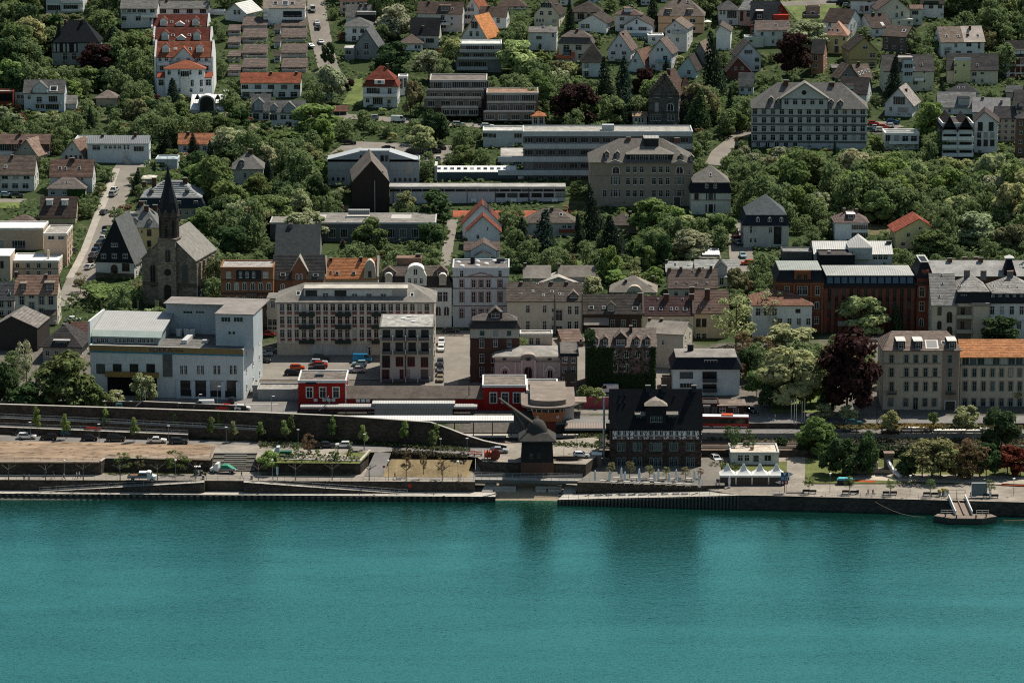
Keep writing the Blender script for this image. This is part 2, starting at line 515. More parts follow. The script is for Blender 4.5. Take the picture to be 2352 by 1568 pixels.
 def dorm(s,L,kind='gable',wc=WHITE,rc=None,n=1,fc=None,rk='tile'):
  ''
  for u,vt,vb,wd in L:
   p=s.slope(u,vb);W=wd/4/s.k/2
   y=p.y;top=s.at(u,vt,y).z;z0=p.z-.25
   e=top if kind!='gable' else p.z+(top-p.z)*(1-min(.55,W*.9/max(.3,top-p.z)))
   dep=(top-p.z)/max(s.m,.25)+.3
   wm=pl(wc)if wc is not DSLATE else mat('slate',DSLATE,.6,.25)
   m=MB()
   if kind=='gable':m.ps([(-W,z0-p.z),(W,z0-p.z),(W,e-p.z),(0,top-p.z),(-W,e-p.z)],'y',0,dep)
   elif kind=='round':
    m.ps([(-W,z0-p.z),(W,z0-p.z)]+[(W*cos(pi*i/8),top-p.z-W*.9+W*.9*sin(pi*i/8))for i in range(9)],'y',0,dep)
   else:m.box(-W,W,0,dep,z0-p.z,top-p.z)
   o=m.bd('dormer',wm,s.rt,p)
   r=MB();th=.14;ov=.22
   H=top-p.z;E=e-p.z
   if kind=='gable':
    sl=(H-E)/W
    r.ps([(-W-ov,E-ov*sl),(0,H),(W+ov,E-ov*sl),(W+ov,E-ov*sl+th),(0,H+th),(-W-ov,E-ov*sl+th)][::-1],'y',-ov,dep)
   elif kind=='round':
    pr=[((W+.1)*cos(pi*i/8),H-W*.9+(W*.9+.1)*sin(pi*i/8))for i in range(9)]
    pi_=[(W*cos(pi*i/8),H-W*.9+W*.9*sin(pi*i/8)+.01)for i in range(9)]
    r.ps(pr+pi_[::-1],'y',-ov,dep)
   elif kind=='hip':
    r.solid([(-W-ov,-ov,H),(W+ov,-ov,H),(W+ov,dep,H),(-W-ov,dep,H),(0,W,H+W*.8),(0,dep,H+W*.8)],[(3,2,1,0),(0,1,4),(1,2,5,4),(3,0,4,5),(2,3,5)])
   else:r.ps([(-ov,H),(dep+.5,H+.25),(dep+.5,H+.25+th),(-ov,H+th)],'x',-W-ov,W+ov)
   r.bd('dormer_roof',mat(rk,rc or s.rc,.85,.25),o)
   hh=(E if kind=='gable' else H*.8)-.25;hh=max(.5,min(hh,1.4))
   ww=W*2*.72/n
   fr,pm=win_mesh(ww*.9,hh,fc or s.fc,'x')
   for i in range(n):
    q=inst('window',fr,o,((i-(n-1)/2)*ww*1.1,0,.28+hh/2))
  return s
 def balc(s,L,c=WHITE,dd=1.3,rail=1.0,solid=True):
  ''
  for u0,u1,v in L:
   a=s.fo(u0,v);b=s.fo(u1,v)
   m=MB();m.box(a.x,b.x,-dd,.05,a.z,a.z+.18)
   if solid:
    m.box(a.x,b.x,-dd,-dd+.1,a.z+.182,a.z+rail);m.box(a.x,a.x+.1,-dd+.102,0,a.z+.182,a.z+rail);m.box(b.x-.1,b.x,-dd+.102,0,a.z+.182,a.z+rail)
   else:
    m.box(a.x,b.x,-dd,-dd+.06,a.z+rail-.06,a.z+rail)
    n=max(2,int((b.x-a.x)/.22))
    for i in range(n+1):
     x=a.x+.03+(b.x-a.x-.06)*i/n;m.box(x-.025,x+.025,-dd+.01,-dd+.05,a.z+.182,a.z+rail-.062)
    m.box(a.x,a.x+.06,-dd+.062,0,a.z+rail-.06,a.z+rail);m.box(b.x-.06,b.x,-dd+.062,0,a.z+rail-.06,a.z+rail)
   m.bd('balcony',mat('paint',c,.7,.15),s.rt)
  return s
 def band(s,L,c=GREY,dd=.12,name='cornice',kind='plaster',y=0):
  ''
  for u0,u1,v0,v1 in L:
   a=s.at(u0,v1,y);b=s.at(u1,v0,y)
   m=MB();m.box(a.x,b.x,y-dd,y+.02,a.z,b.z);m.bd(name,mat(kind,c,.85,.2),s.rt)
  return s
 def blk(s,u0,u1,vb,vt,y,name,c=DSLATE,kind='slate',dd=2.0,glass=False):
  a=s.at(u0,vb,y);b=s.at(u1,vt,y)
  m=MB();m.box(a.x,b.x,y,y+dd,a.z,b.z)
  return m.bd(name,GLASS()if glass else mat(kind,c,.85,.22),s.rt)
 def door(s,L,c=(.06,.05,.045)):
  for u,v,w,h in L:
   p=s.fo(u,v);a=w/8/s.k;b=h/8/s.k
   m=MB();m.box(-a,a,-.12,.05,-b,b);m.mi=1;m.box(-a-.12,-a-.002,-.16,.05,-b,b+.12);m.box(a+.002,a+.12,-.16,.05,-b,b+.12);m.box(-a,a,-.16,.05,b+.002,b+.12)
   m.bd('door',[mat('paint',c,.6,.2),pl(WHITE)],s.rt,(p.x,0,p.z))
  return s
 def quoin(s,c):
  m=MB()
  for x in(-s.w/2,s.w/2):m.box(x-.09,x+.09,-.09,.25,0,s.he-.6)
  m.bd('pilaster',pl(c),s.rt);return s
cd=bpy.data.cameras.new('camera');cam=bpy.data.objects.new('camera',cd);link(cam)
cam.location=CAM;cam.rotation_euler=(radians(90)-CP,0,0)
cd.sensor_width=36;cd.lens=CF/2352*36;cd.clip_start=5;cd.clip_end=8000
SC.camera=cam
SUN_EL,SUN_AZ=radians(56),radians(49)
sd=bpy.data.lights.new('sun','SUN');sun=bpy.data.objects.new('sun',sd);link(sun)
sd.energy=4.6;sd.angle=radians(.5);sd.color=(1,.94,.83)
sv=Vector((cos(SUN_EL)*cos(SUN_AZ),cos(SUN_EL)*sin(SUN_AZ),sin(SUN_EL)))
sun.rotation_euler=sv.to_track_quat('Z','Y').to_euler();sun.location=(200,300,500)
w=bpy.data.worlds.new('World');SC.world=w;w.use_nodes=True
nt=w.node_tree;bg=nt.nodes['Background']
sk=nt.nodes.new('ShaderNodeTexSky');sk.sky_type='NISHITA';sk.sun_disc=False
sk.sun_elevation=SUN_EL;sk.sun_rotation=pi/2-SUN_AZ
tn=nt.nodes.new('ShaderNodeVectorMath');tn.operation='MULTIPLY';tn.inputs[1].default_value=(.97,1.0,.88);nt.links.new(sk.outputs[0],tn.inputs[0]);nt.links.new(tn.outputs[0],bg.inputs[0]);bg.inputs[1].default_value=.070
SC.view_settings.view_transform='Standard';SC.view_settings.look='None';SC.view_settings.gamma=1;SC.view_settings.exposure=.46
SC.cycles.filter_width=1.1;SC.cycles.use_denoising=False;SC.cycles.max_bounces=5;SC.cycles.diffuse_bounces=2;SC.cycles.glossy_bounces=2;SC.cycles.transparent_max_bounces=4;SC.cycles.transmission_bounces=1
SC.cycles.caustics_reflective=False;SC.cycles.caustics_refractive=False
def make_terrain():
 xs=np.arange(-330,331,5.0);ys=np.concatenate([[-60,-20,-8],np.arange(-4,60,2.0),np.arange(60,700,4.0),np.arange(700,2200,60.0)])
 V=[(x,y,tn_(x,y))for y in ys for x in xs];nx=len(xs);F=[]
 for j in range(len(ys)-1):
  for i in range(nx-1):
   a=j*nx+i;F.append((a,a+1,a+nx+1,a+nx))
 me=bpy.data.meshes.new('terrain');me.from_pydata(V,[],F);me.materials.append(mat('ground'))
 me.polygons.foreach_set('use_smooth',[True]*len(me.polygons))
 o=bpy.data.objects.new('terrain',me);link(o);st_(o)
make_terrain()
def make_water():
 me=bpy.data.meshes.new('river_water')
 me.from_pydata([(-900,-1200,0),(900,-1200,0),(900,14,0),(-900,14,0)],[],[(0,1,2,3)])
 m=bpy.data.materials.new('river_water');n,l=nodes_of(m);b=n['Principled BSDF']
 tc=n.new('ShaderNodeTexCoord')
 def noise(s,sc,det,dist=0):
  mp=n.new('ShaderNodeMapping');mp.inputs['Scale'].default_value=s;l.new(tc.outputs['Object'],mp.inputs['Vector'])
  t=n.new('ShaderNodeTexNoise');t.inputs['Scale'].default_value=sc;t.inputs['Detail'].default_value=det;t.inputs['Distortion'].default_value=dist
  l.new(mp.outputs[0],t.inputs['Vector']);return t.outputs['Fac']
 def math_(op,a,b_):
  q=n.new('ShaderNodeMath');q.operation=op
  for i,x in enumerate((a,b_)):
   if isinstance(x,(int,float)):q.inputs[i].default_value=x
   else:l.new(x,q.inputs[i])
  return q.outputs[0]
 small=noise((.6,1,1),2.0,6,.4);mid=noise((.55,1,1),.42,5,.8);big=noise((.22,1,1),.035,5,1.2)
 h=math_('ADD',math_('MULTIPLY',small,RIP[0]),math_('MULTIPLY',mid,RIP[1]))
 st=n.new('ShaderNodeMapRange');st.inputs['From Min'].default_value=.35;st.inputs['From Max'].default_value=.65;st.inputs['To Min'].default_value=.6;st.inputs['To Max'].default_value=1.1
 l.new(big,st.inputs['Value'])
 bp=n.new('ShaderNodeBump');bp.inputs['Distance'].default_value=1.0;l.new(h,bp.inputs['Height']);l.new(st.outputs[0],bp.inputs['Strength'])
 mx=n.new('ShaderNodeMix');mx.data_type='RGBA';l.new(big,mx.inputs[0])
 mx.inputs[6].default_value=WATER_A;mx.inputs[7].default_value=WATER_B
 n.remove(b);df=n.new('ShaderNodeBsdfDiffuse');gl=n.new('ShaderNodeBsdfGlossy');fr=n.new('ShaderNodeFresnel');ms=n.new('ShaderNodeMixShader')
 l.new(mx.outputs[2],df.inputs['Color']);gl.inputs['Color'].default_value=WGLOSS;gl.inputs['Roughness'].default_value=.07;fr.inputs['IOR'].default_value=WIOR
 for x in(df,gl,fr):l.new(bp.outputs[0],x.inputs['Normal'])
 fm=n.new('ShaderNodeMapRange');fm.inputs['From Min'].default_value=.06;fm.inputs['From Max'].default_value=.42;fm.inputs['To Min'].default_value=.22;l.new(fr.outputs[0],fm.inputs['Value']);l.new(fm.outputs[0],ms.inputs[0]);l.new(df.outputs[0],ms.inputs[1]);l.new(gl.outputs[0],ms.inputs[2]);l.new(ms.outputs[0],n['Material Output'].inputs['Surface'])
 me.materials.append(m);o=bpy.data.objects.new('river_water',me);link(o);st_(o)
WATER_A=(.004,.034,.025,1);WATER_B=(.006,.046,.035,1);WGLOSS=(.35,.88,.755,1);WIOR=1.5;RIP=(.10,.085)
make_water()
z=(0,0)
b=B(z,'apartment_block','cream flat-roofed apartment block half hidden by trees at the top of the hill','apartment block',425,765,128,-20,-60,'flat',PALE,GREYT,group=None,short='the flat-roofed block on the hilltop')
b.row(72,1,495,495,110,42,sy='m');b.row(72,1,650,650,120,40,sy='m');b.row(18,1,650,650,150,30,sy='m');b.balc([(570,765,105),(570,765,30)])
b.band([(425,765,40,48),(425,765,112,122)],WHITE)
b=B(z,'timbered_villa','dark half-timbered villa with a tall steep slate roof, behind the copper beech','villa',480,910,600,392,185,'hip',(.30,.31,.31),DSLATE,rk='slate',pitch=52,ins=5.5,short='the dark half-timbered villa')
b.blk(483,712,485,398,-.12,'timber_storey',(.035,.028,.025),'plaster',.14)
for u in(500,535,590,625,690):b.blk(u-9,u+9,478,404,-.2,'timber_panel',(.42,.43,.42),'plaster',.1)
b.row(522,2,600,680,42,55);b.chim([(760,180),(600,200)])
m=MB();p=b.at(545,175,3);m.lt([(1.3,0),(1.3,2),(1.5,2.1),(0.05,8)],8,(p.x,3,p.z-8));m.bd('turret',mat('slate',DSLATE,.6,.25),b.rt)
b=B(z,'row_house','pale long house with dark roof and a row of narrow upper windows, on the hilltop','row house',1112,1445,262,80,2,'gx',PALE,GREYT,pitch=30)
b.row(100,4,1140,1280,34,26);b.row(100,2,1320,1400,40,34);b.row(172,3,1140,1400,42,36);b.band([(1112,1300,118,126)],GREY)
b.balc([(1300,1445,160)])
b=B(z,'row_house','white long house with dark roof directly behind the red-tiled terraced building','row house',1448,1912,165,80,14,'gx',WHITE,GREYT,pitch=30,short='the white long house behind the red-tiled terraces')
b.row(104,4,1498,1865,52,36,sy='m');b.chim([(1532,8),(1455,12)])
b=B(z,'gable_house','white gabled house whose roof side shines bright in the sun, above the brown stepped terraces','house',2070,2260,185,120,38,'gy',PALE,(.5,.5,.48),d=13,yaw=-22,rk='metal',short='the house with the shining white roof')
b.row(115,2,2160,2195,26,38)
b=B(z,'garage','low white flat garage beside the house with the shining roof','garage',1915,2065,140,105,95,'flat',WHITE,METAL)
b=B(z,'summer_house','small house with white corrugated roof and big round-arched window below the red-tiled terraces','summer house',1752,2055,1040,1008,872,'gx',PALE,(.78,.78,.76),rk='metal',pitch=26,oh=.3,short='the white corrugated roof house')
p=b.fo(1902,1020);m=MB();r_=1.75*2
pr=[(r_*.78*cos(pi*i/12),2.4+r_*.78*sin(pi*i/12))for i in range(13)];pq=[(r_*.66*cos(pi*i/12),2.4+r_*.66*sin(pi*i/12))for i in range(13)]
q=MB();q.ps([(-r_*.78,-.4),(r_*.78,-.4)]+pr,'y',-.5,4.5);q.bd('arched_dormer',pl((.35,.37,.36)),b.rt,(p.x,0,p.z+.3))
q=MB();q.ps([(-r_*.66,-.3),(r_*.66,-.3)]+pq,'y',-.55,-.48);o=q.bd('pane',GLASS(),b.rt,(p.x,0,p.z+.3))
q=MB();q.ps([(x*1.08,zz+.12)for x,zz in pr]+pr[::-1],'y',-.9,4.6);q.bd('arch_roof',mat('metal',(.6,.6,.58),.5),b.rt,(p.x,0,p.z+.3))
for s_ in(-1.05,1.05):
 q=MB();q.ps([(s_*r_*.95-.9,2.6),(s_*r_*.95+.9,2.6),(s_*r_*.95,4.2)],'y',1.5,4);q.bd('roof_gablet',mat('slate',DSLATE),b.rt,(p.x,0,p.z+1.2))
b=B(z,'gable_house','pale blue-white house with grey roof and arched gable dormer among trees on the hill','house',222,592,1018,852,738,'gx',(.55,.58,.60),(.13,.125,.12),pitch=42,short='the pale house with the arched gable dormer')
b.dorm([(368,752,858,135)],'gable',(.55,.58,.60),(.13,.125,.12));b.sky([(494,820,72,50)],(.75,.75,.75))
b.row(918,1,360,360,46,52);b.row(912,1,487,487,74,56,sy='m');b.row(895,1,268,268,28,30);b.row(975,2,345,390,34,44);b.row(980,1,480,480,110,46,sy='m');b.balc([(320,570,955)],(.45,.47,.48),solid=False);b.sides(2,2)
b=B(z,'garage_wing','low grey garage wing attached to the pale house with the arched dormer','garage',122,218,960,862,838,'flat',PALE,(.3,.3,.29));b.row(890,2,170,205,26,28)
b=B(z,'carport','open carport with a red-edged roof next to the grey garage wing','carport',-60,120,985,850,828,'flat',(.20,.05,.03),LGREY,d=6);b.blk(-40,112,930,862,-.1,'opening',(.012,.012,.014),'plaster',.15)
b=B(z,'garage','small garage with grey tiled roof beside the pale arched-dormer house','garage',596,700,1000,952,880,'gx',(.5,.5,.5),GREYT,pitch=30)
b=B(z,'cottage','low cottage with brown hipped roof hidden among the trees','cottage',885,1080,980,905,826,'hip',TAN,(.2,.165,.145),pitch=36)
def terrace(z,u0,u1,tiers,lab,roofh=70,wh=40,c=(.12,.095,.083)):
 for i,v in enumerate(tiers):
  b=B(z,'terrace_house',lab[i],'terrace house',u0,u1,v+roofh+wh,v+roofh,v,'shed',(.36,.34,.32),c,d=7.5,oh=.5,group='brown stepped terrace houses')
  b.row(v+roofh+wh*.55,1,(u0+u1)/2+(u1-u0)*.05,(u0+u1)/2+(u1-u0)*.05,(u1-u0)*.55,wh*.7,sy='m')
  m=MB();m.box(-b.w/2-.35,-b.w/2-.02,-1.5,b.d,-2,b.he+.3);m.bd('party_wall',pl((.16,.12,.105)),b.rt)
  m=MB();m.box(-b.w/2,b.w/2,-1.7,-1.55,0,.9);m.bd('terrace_parapet',pl((.4,.38,.36)),b.rt)
nth=['topmost','second from the top','third from the top','lowest']
terrace((0,0),2098,2205,[236,346,472,602],[f'narrow brown terrace house, {k} in the row beside the tall hedge trees' for k in nth],48,42)
terrace((0,0),2232,2450,[165,275,415,545],[f'wide brown terrace house, {k} in the middle row of the stepped terraces' for k in nth],72,42)
terrace((1,0),240,462,[166,272,412,545],[f'wide brown terrace house, {k} in the row along the sloping street' for k in nth],74,38)
for i,v in enumerate([232,342,472]):
 b=B((1,0),'stair_tower',f'small dark-roofed porch block between the terrace rows, {["topmost", "middle one", "lowest"][i]}','porch',165,225,v+102,v+50,v,'shed',PALE,DBROWN,d=4,oh=.2,group='porches between the terraces');b.row(v+72,1,195,195,40,26)
b=B((0,0),'row_house','white row house with bright red tiled roof below the brown stepped terraces','row house',2215,2760,905,760,672,'gx',PALE,(.26,.085,.05),pitch=35,short='the white row house with red tiles')
b.row(800,5,2250,2730,55,40,sy='m');b.row(868,5,2260,2700,60,44);b.chim([(2490,668),(2725,680)]);b.balc([(2215,2500,842)])
z=(1,0)
b=B(z,'twin_gable_house','grey-roofed white house with one glazed pointed gable, below the red row house','house',-40,128,1110,1020,870,'gx',(.55,.58,.6),(.15,.15,.145),pitch=48)
b.dorm([(25,905,1015,90)],'gable',(.3,.33,.35),(.17,.17,.16),n=2);b.row(1070,2,0,90,50,50)
b=B(z,'twin_gable_house','white house with two glazed pointed gables and a glass porch roof','house',140,450,1168,1030,925,'gx',(.55,.58,.6),(.15,.15,.145),pitch=45,short='the white house with two glazed gables')
b.dorm([(305,940,1040,105),(165,955,1020,60)],'gable',(.3,.33,.35),(.17,.17,.16),n=3);b.row(1078,2,250,330,48,36);b.row(1140,2,300,400,50,40);b.row(1078,1,160,160,60,50,sy='m')
b=B(z,'corner_house','large white house with pale tiled roof at the top of the sloping street','house',70,450,235,72,-20,'gx',WHITE,(.30,.25,.21),pitch=38,short='the large white house at the top of the street')
b.sky([(180,32,36,26),(335,34,34,26),(268,35,60,45)]);b.blk(250,420,160,105,-.12,'loggia',(.03,.03,.035),'plaster',.14);b.row(130,3,275,390,40,30);b.sides(2,2);b.balc([(72,115,150),(72,115,105)])
b=B(z,'house','pinkish house with low red roof at the hilltop, beside the round tree by the street','house',772,1012,130,8,-25,'hip',PINK,RBROWN,pitch=28);b.row(34,2,840,950,40,26);b.auto(2,3)
b=B(z,'house','plain grey-roofed house with no windows facing the river, uphill of the grey pointed house','house',828,1060,235,148,48,'gx',(.5,.52,.52),GREYT,pitch=45);b.chim([(965,75),(1010,85)],w=.9);b.blk(930,1095,195,140,-1.5,'bay_window',(.03,.03,.035),'plaster',1.4);b.blk(925,1100,140,112,-2,'bay_roof',(.3,.29,.28),'flat',4)
b=B(z,'hip_house','white house with pyramid roof and grey shutters behind the grey pointed house','house',820,1072,382,248,160,'hipy',WHITE,(.13,.13,.125),d=11,pitch=40,short='the white pyramid-roofed house')
b.row(285,2,905,975,34,38);b.row(355,2,900,960,34,40);b.sides(2,2);b.chim([(940,165,.5)])
b=B(z,'gable_house','steep grey gabled house with round gable window, standing by the street bend','house',905,1122,540,430,272,'gy',(.24,.25,.26),(.12,.125,.13),d=12,yaw=-8,short='the steep grey gabled house')
b.row(425,1,1015,1015,40,54);b.row(486,1,1015,1015,50,40);b.win([(1016,348,18,18),(940,488,26,50)]);b.sides(2,2)
b=B(z,'house_wing','low grey wing of the steep grey gabled house','house wing',815,905,550,448,425,'shed',(.26,.27,.28),(.4,.4,.39),d=6,oh=.3);b.row(484,1,850,850,42,36,sy='m')
b=B(z,'house','white house with brown roof and a box dormer, uphill of the dark steep roof','house',1485,1895,275,122,22,'gx',PALE,BROWN,pitch=42,yaw=-6,short='the white house with the box dormer')
b.dorm([(1735,55,108,95)],'shed',(.14,.11,.1),BROWN,n=2);b.row(165,1,1715,1715,34,40);b.row(225,1,1720,1720,50,60);b.win([(1800,170,16,20),(1800,225,16,20)]);b.chim([(1590,25)]);b.balc([(1690,1780,230)]);b.sky([(1805,85,18,18)]);b.sides(2,2)
b=B(z,'house','cream house with very dark steep roof and an arched door, beside the pale green tree','house',1415,1680,435,316,168,'gx',(.55,.52,.46),(.028,.03,.033),pitch=50,yaw=-5,short='the cream house with the dark steep roof')
b.row(375,1,1598,1598,70,40,sy='m');b.win([(1530,372,26,44)],arch=True);b.chim([(1535,270,.2)],c=RBROWN);b.sides(1,2)
b=B(z,'hip_house','small house with brown pyramid roof in front of the cream dark-roofed house','house',1325,1530,462,402,310,'hipy',WHITE,(.14,.11,.095),d=9,oh=.6);b.row(432,2,1470,1500,22,30);b.chim([(1420,312,.5)])
b=B(z,'gable_house','white gabled house with bright orange roof and shuttered windows','house',1890,2120,385,340,152,'gy',(.66,.66,.64),(.55,.23,.095),d=12,yaw=-24,apex=2010,short='the gabled house with the orange roof')
b.row(312,2,1975,2035,26,42);b.win([(2008,232,60,58)],sy='m');b.sides(1,2)
b=B(z,'gable_house','tall white gabled house with red roof and green shutters, behind the orange roof','house',1905,2068,215,100,-15,'gy',WHITE,(.24,.085,.05),d=12,yaw=-14);b.row(88,3,1930,1990,24,30);b.row(155,3,1930,1990,26,32);b.gable_win(.8,1.6);b.sides(2,2)
b=B(z,'house','white house with brown roof and gable end towards the round dark bush','house',2050,2300,250,150,66,'gx',WHITE,BROWN,pitch=42,yaw=-10);b.row(190,2,2125,2225,30,40);b.chim([(2140,62)]);b.sides(1,2);
b=B(z,'house','house cut off by the top edge, uphill of the brown-roofed white house','house',2220,2480,90,62,-30,'hip',WHITE,BROWN,pitch=40);b.auto(1,4)
b=B(z,'terraced_flats','grey concrete flats with a white flat roof and long balcony bands, behind pale green trees','apartment block',1835,2255,655,412,376,'flat',(.20,.21,.21),(.55,.55,.52),trim=(.6,.6,.58),short='the grey concrete flats')
b.row(435,2,1990,2130,110,44,sy='m');b.row(510,3,1910,2180,90,36,sy='m');b.row(590,2,1930,2050,120,44,sy='m');b.balc([(1870,2240,480),(1850,2240,545),(1845,2130,640)],(.4,.41,.41))
b=B(z,'villa','white villa with dark red mansard roof standing above a bright lawn','villa',985,1300,990,796,606,'mans',(.62,.64,.64),(.19,.055,.038),vm=735,ins=1.1,mc=(.16,.045,.03),pitch=46,yaw=-3,short='the villa with the dark red roof')
b.row(834,1,1060,1060,80,46,sy='m');b.row(838,2,1120,1228,34,46);b.row(930,1,1118,1118,85,60,sy='m');b.row(935,1,1222,1222,30,36);b.row(925,1,1025,1025,30,36);b.sides(2,3);b.balc([(985,1290,885)])
b.blk(1088,1180,775,738,-.15,'dormer',WHITE,'plaster',2.2);b.row(752,1,1134,1134,28,26,y=-.16);b.chim([(1205,602,.5)])
b=B(z,'villa_wing','white stair wing with tall windows on the uphill side of the dark red roofed villa','house wing',1305,1392,905,712,700,'flat',WHITE,LGREY,d=6,off=4);b.row(770,1,1335,1335,24,80);b.row(760,1,1372,1372,24,80);b.sides(2,2)
b=B(z,'stepped_flats','brown terraced flats stepping down the slope in four storeys with planted balconies','apartment block',1600,2120,1070,745,690,'flat',(.16,.135,.12),(.20,.175,.155),trim=(.4,.38,.36),d=16,short='the brown terraced flats')
b.row(790,2,1670,1760,70,60,sy='m');b.row(775,2,1880,2060,140,60,sy='m');b.sides(4,3)
for i,(u0,u1,vt,vb,dd)in enumerate([(1565,2095,830,905,2.6),(1545,2070,905,985,5.2),(1700,2040,990,1060,7.8)]):
 b.blk(u0,u1,vb+8,vt,-dd,'terrace_storey',(.16,.135,.12),'plaster',dd+.02)
 b.blk(u0+6,u1-6,vt+3,vt-14,-dd-.15,'balcony_parapet',(.42,.41,.39),'plaster',.14)
 n=4
 for k in range(n):
  u=u0+(u1-u0)*(k+.5)/n;p=b.at(u,(vt+vb)/2+8,-dd);b.pwin(p.x,p.z,3.2 if k%2 else 2.4,1.9,-dd,sy='m')
b=B(z,'stepped_flats','smaller brown terraced flats with reddish flat roof beside the larger stepped flats','apartment block',2120,2592,1110,862,818,'flat',(.16,.135,.12),(.25,.16,.115),trim=(.4,.38,.36),d=13)
b.row(905,3,2220,2500,110,56,sy='m')
for i,(u0,u1,vt,vb,dd)in enumerate([(2120,2575,945,1020,2.4),(2090,2560,1030,1105,4.8)]):
 b.blk(u0,u1,vb+8,vt,-dd,'terrace_storey',(.16,.135,.12),'plaster',dd+.02);b.blk(u0+6,u1-6,vt+3,vt-14,-dd-.15,'balcony_parapet',(.42,.41,.39),'plaster',.14)
 for k in range(4):
  u=u0+(u1-u0)*(k+.5)/4;p=b.at(u,(vt+vb)/2+8,-dd);b.pwin(p.x,p.z,3.0,1.9,-dd,sy='m')
b=B(z,'garage','double garage with red tiled roof set into the wall below the lawn','garage',712,835,1062,1022,975,'gx',(.6,.58,.55),RBROWN,pitch=30);b.row(1042,2,740,800,48,30,fc='d')
z=(2,0)
b=B(z,'gable_house','cream gabled house with glazed gable top at the edge of the hill','house',205,432,240,132,-2,'gy',(.68,.62,.48),DBROWN,d=12,yaw=-12,short='the cream house with the glazed gable')
b.row(122,2,272,350,30,34);b.row(188,3,230,285,16,26);b.row(195,1,390,390,40,30);b.win([(315,50,90,44)],sy='m');b.sides(2,2);b.chim([(400,42)])
b=B(z,'hip_house','cream house with dark pyramid roof uphill of the low white gabled house','house',575,825,200,114,15,'hipy',(.66,.56,.40),DBROWN,d=12,oh=.7);b.row(152,1,632,632,56,50,sy='m');b.sides(1,2)
b=B(z,'gable_house','low white gabled house with dark roof behind the green willow','house',608,868,280,212,140,'gy',WHITE,DBROWN,d=12,yaw=-18,apex=740);b.row(242,2,652,695,36,36);b.chim([(705,125)]);b.sides(1,2)
b=B(z,'hip_house','white house with reddish hipped roof and a wide window dormer','house',948,1185,290,140,66,'hip',(.72,.66,.62),(.16,.115,.10),pitch=40,ins=4.5,yaw=-8,short='the white house with the wide dormer')
b.dorm([(1066,80,118,72)],'shed',WHITE,(.16,.115,.10),n=3);b.row(175,2,1000,1022,20,30);b.row(245,2,1000,1022,22,34);b.sides(2,2);b.chim([(1105,62)])
b=B(z,'mansion','big peach-coloured house with brown hipped roof and two box dormers','house',1342,1762,302,148,-8,'hip',(.60,.40,.25),(.17,.14,.12),pitch=40,ins=5.5,yaw=-4,short='the big peach-coloured house')
b.dorm([(1440,88,125,52),(1635,90,128,52)],'shed',(.10,.08,.07),(.17,.14,.12));b.row(192,1,1660,1660,46,32);b.row(265,1,1660,1660,48,32);b.row(192,1,1490,1490,40,30);b.sides(2,3);b.sky([(1615,22,26,26)]);b.band([(1342,1762,215,222)],(.35,.22,.14));b.chim([(1545,-8)])
b=B(z,'gable_house','white house with glass conservatory tower on its front, below the wide-dormer house','house',1030,1285,330,236,168,'gy',(.64,.68,.70),DBROWN,d=12,yaw=-12,apex=1150,short='the white house with the conservatory')
b.row(265,2,1070,1095,22,32);b.row(268,1,1200,1200,70,34,sy='m');b.win([(1145,205,16,36)]);b.sides(2,2);b.balc([(1035,1285,300)]);b.chim([(1165,155,.3)])
b.blk(1115,1245,450,312,-2.5,'conservatory',(.22,.34,.36),'plaster',2.5)
for v in(350,405):
 for u in(1145,1180,1215):p=b.at(u,v,-2.5);b.pwin(p.x,p.z,1.2,1.5,-2.5)
b=B(z,'annex','flat white annex between the conservatory house and the narrow white house','annex',1250,1390,415,335,312,'flat',WHITE,METAL,d=7);b.row(360,1,1300,1300,26,26)
b=B(z,'gable_house','narrow tall white gabled house with brown roof below the peach-coloured house','house',1408,1605,470,262,190,'gy',(.66,.64,.62),(.17,.135,.115),d=12,yaw=-13,apex=1500,short='the narrow tall white house')
b.row(292,2,1440,1525,26,28);b.row(366,2,1440,1520,28,32);b.win([(1497,235,10,18)]);b.sides(3,2);b.balc([(1470,1590,308)],(.4,.42,.42),.9)
b=B(z,'hip_house','pink and white house with grey hipped roof, next to the red house','house',2080,2215,235,96,-40,'hip',(.58,.38,.31),(.24,.24,.235),d=12,ins=5.5,yaw=-10,short='the pink and white grey-roofed house')
b.row(150,1,2110,2110,26,80,fc='r');b.row(130,1,2170,2170,30,50);b.sides(2,2);b.sky([(2190,40,20,20)])
b=B(z,'house_wing','pale gabled wing with a white balcony roof beside the pink and white house','house wing',1900,2078,235,95,2,'hip',(.55,.58,.58),(.08,.08,.08),d=11,ins=5);b.row(115,2,1918,1950,20,38);b.row(135,1,2020,2020,80,60,sy='m');b.row(205,2,1918,2010,26,34)
b=B(z,'red_house','bright red house with dark slate roof and pointed gable','house',2190,2430,330,180,15,'gx',(.36,.045,.03),(.035,.04,.045),pitch=48,yaw=-6,short='the bright red house')
b.dorm([(2272,105,178,60)],'shed',(.03,.03,.035),(.45,.42,.4));b.row(210,1,2212,2212,26,32);b.row(282,1,2212,2212,26,34);b.sides(2,2)
b.blk(2400,2540,195,140,-.1,'gable_front',(.36,.045,.03),'plaster',3)
b=B(z,'gable_house','red gabled wing with round-ended slate roof, facing the olive trees','house',2398,2545,215,140,38,'gy',(.36,.045,.03),(.035,.04,.045),d=10,oh=.6);b.row(150,1,2450,2450,26,30);b.win([(2450,95,40,34)])
b=B(z,'house','white house with brown roof and two round skylights in front of the red house','house',2245,2550,430,278,192,'gx',(.60,.62,.58),(.17,.135,.12),pitch=36,yaw=3);b.auto(2,3);b.sky([(2425,232,22,18),(2535,226,22,18)]);b.sides(2,2)
b=B(z,'annex','flat-roofed pale green annex beside the white house below the red house','annex',2140,2310,440,348,338,'flat',(.5,.54,.47),LGREY,d=6);b.row(378,1,2195,2195,30,22)
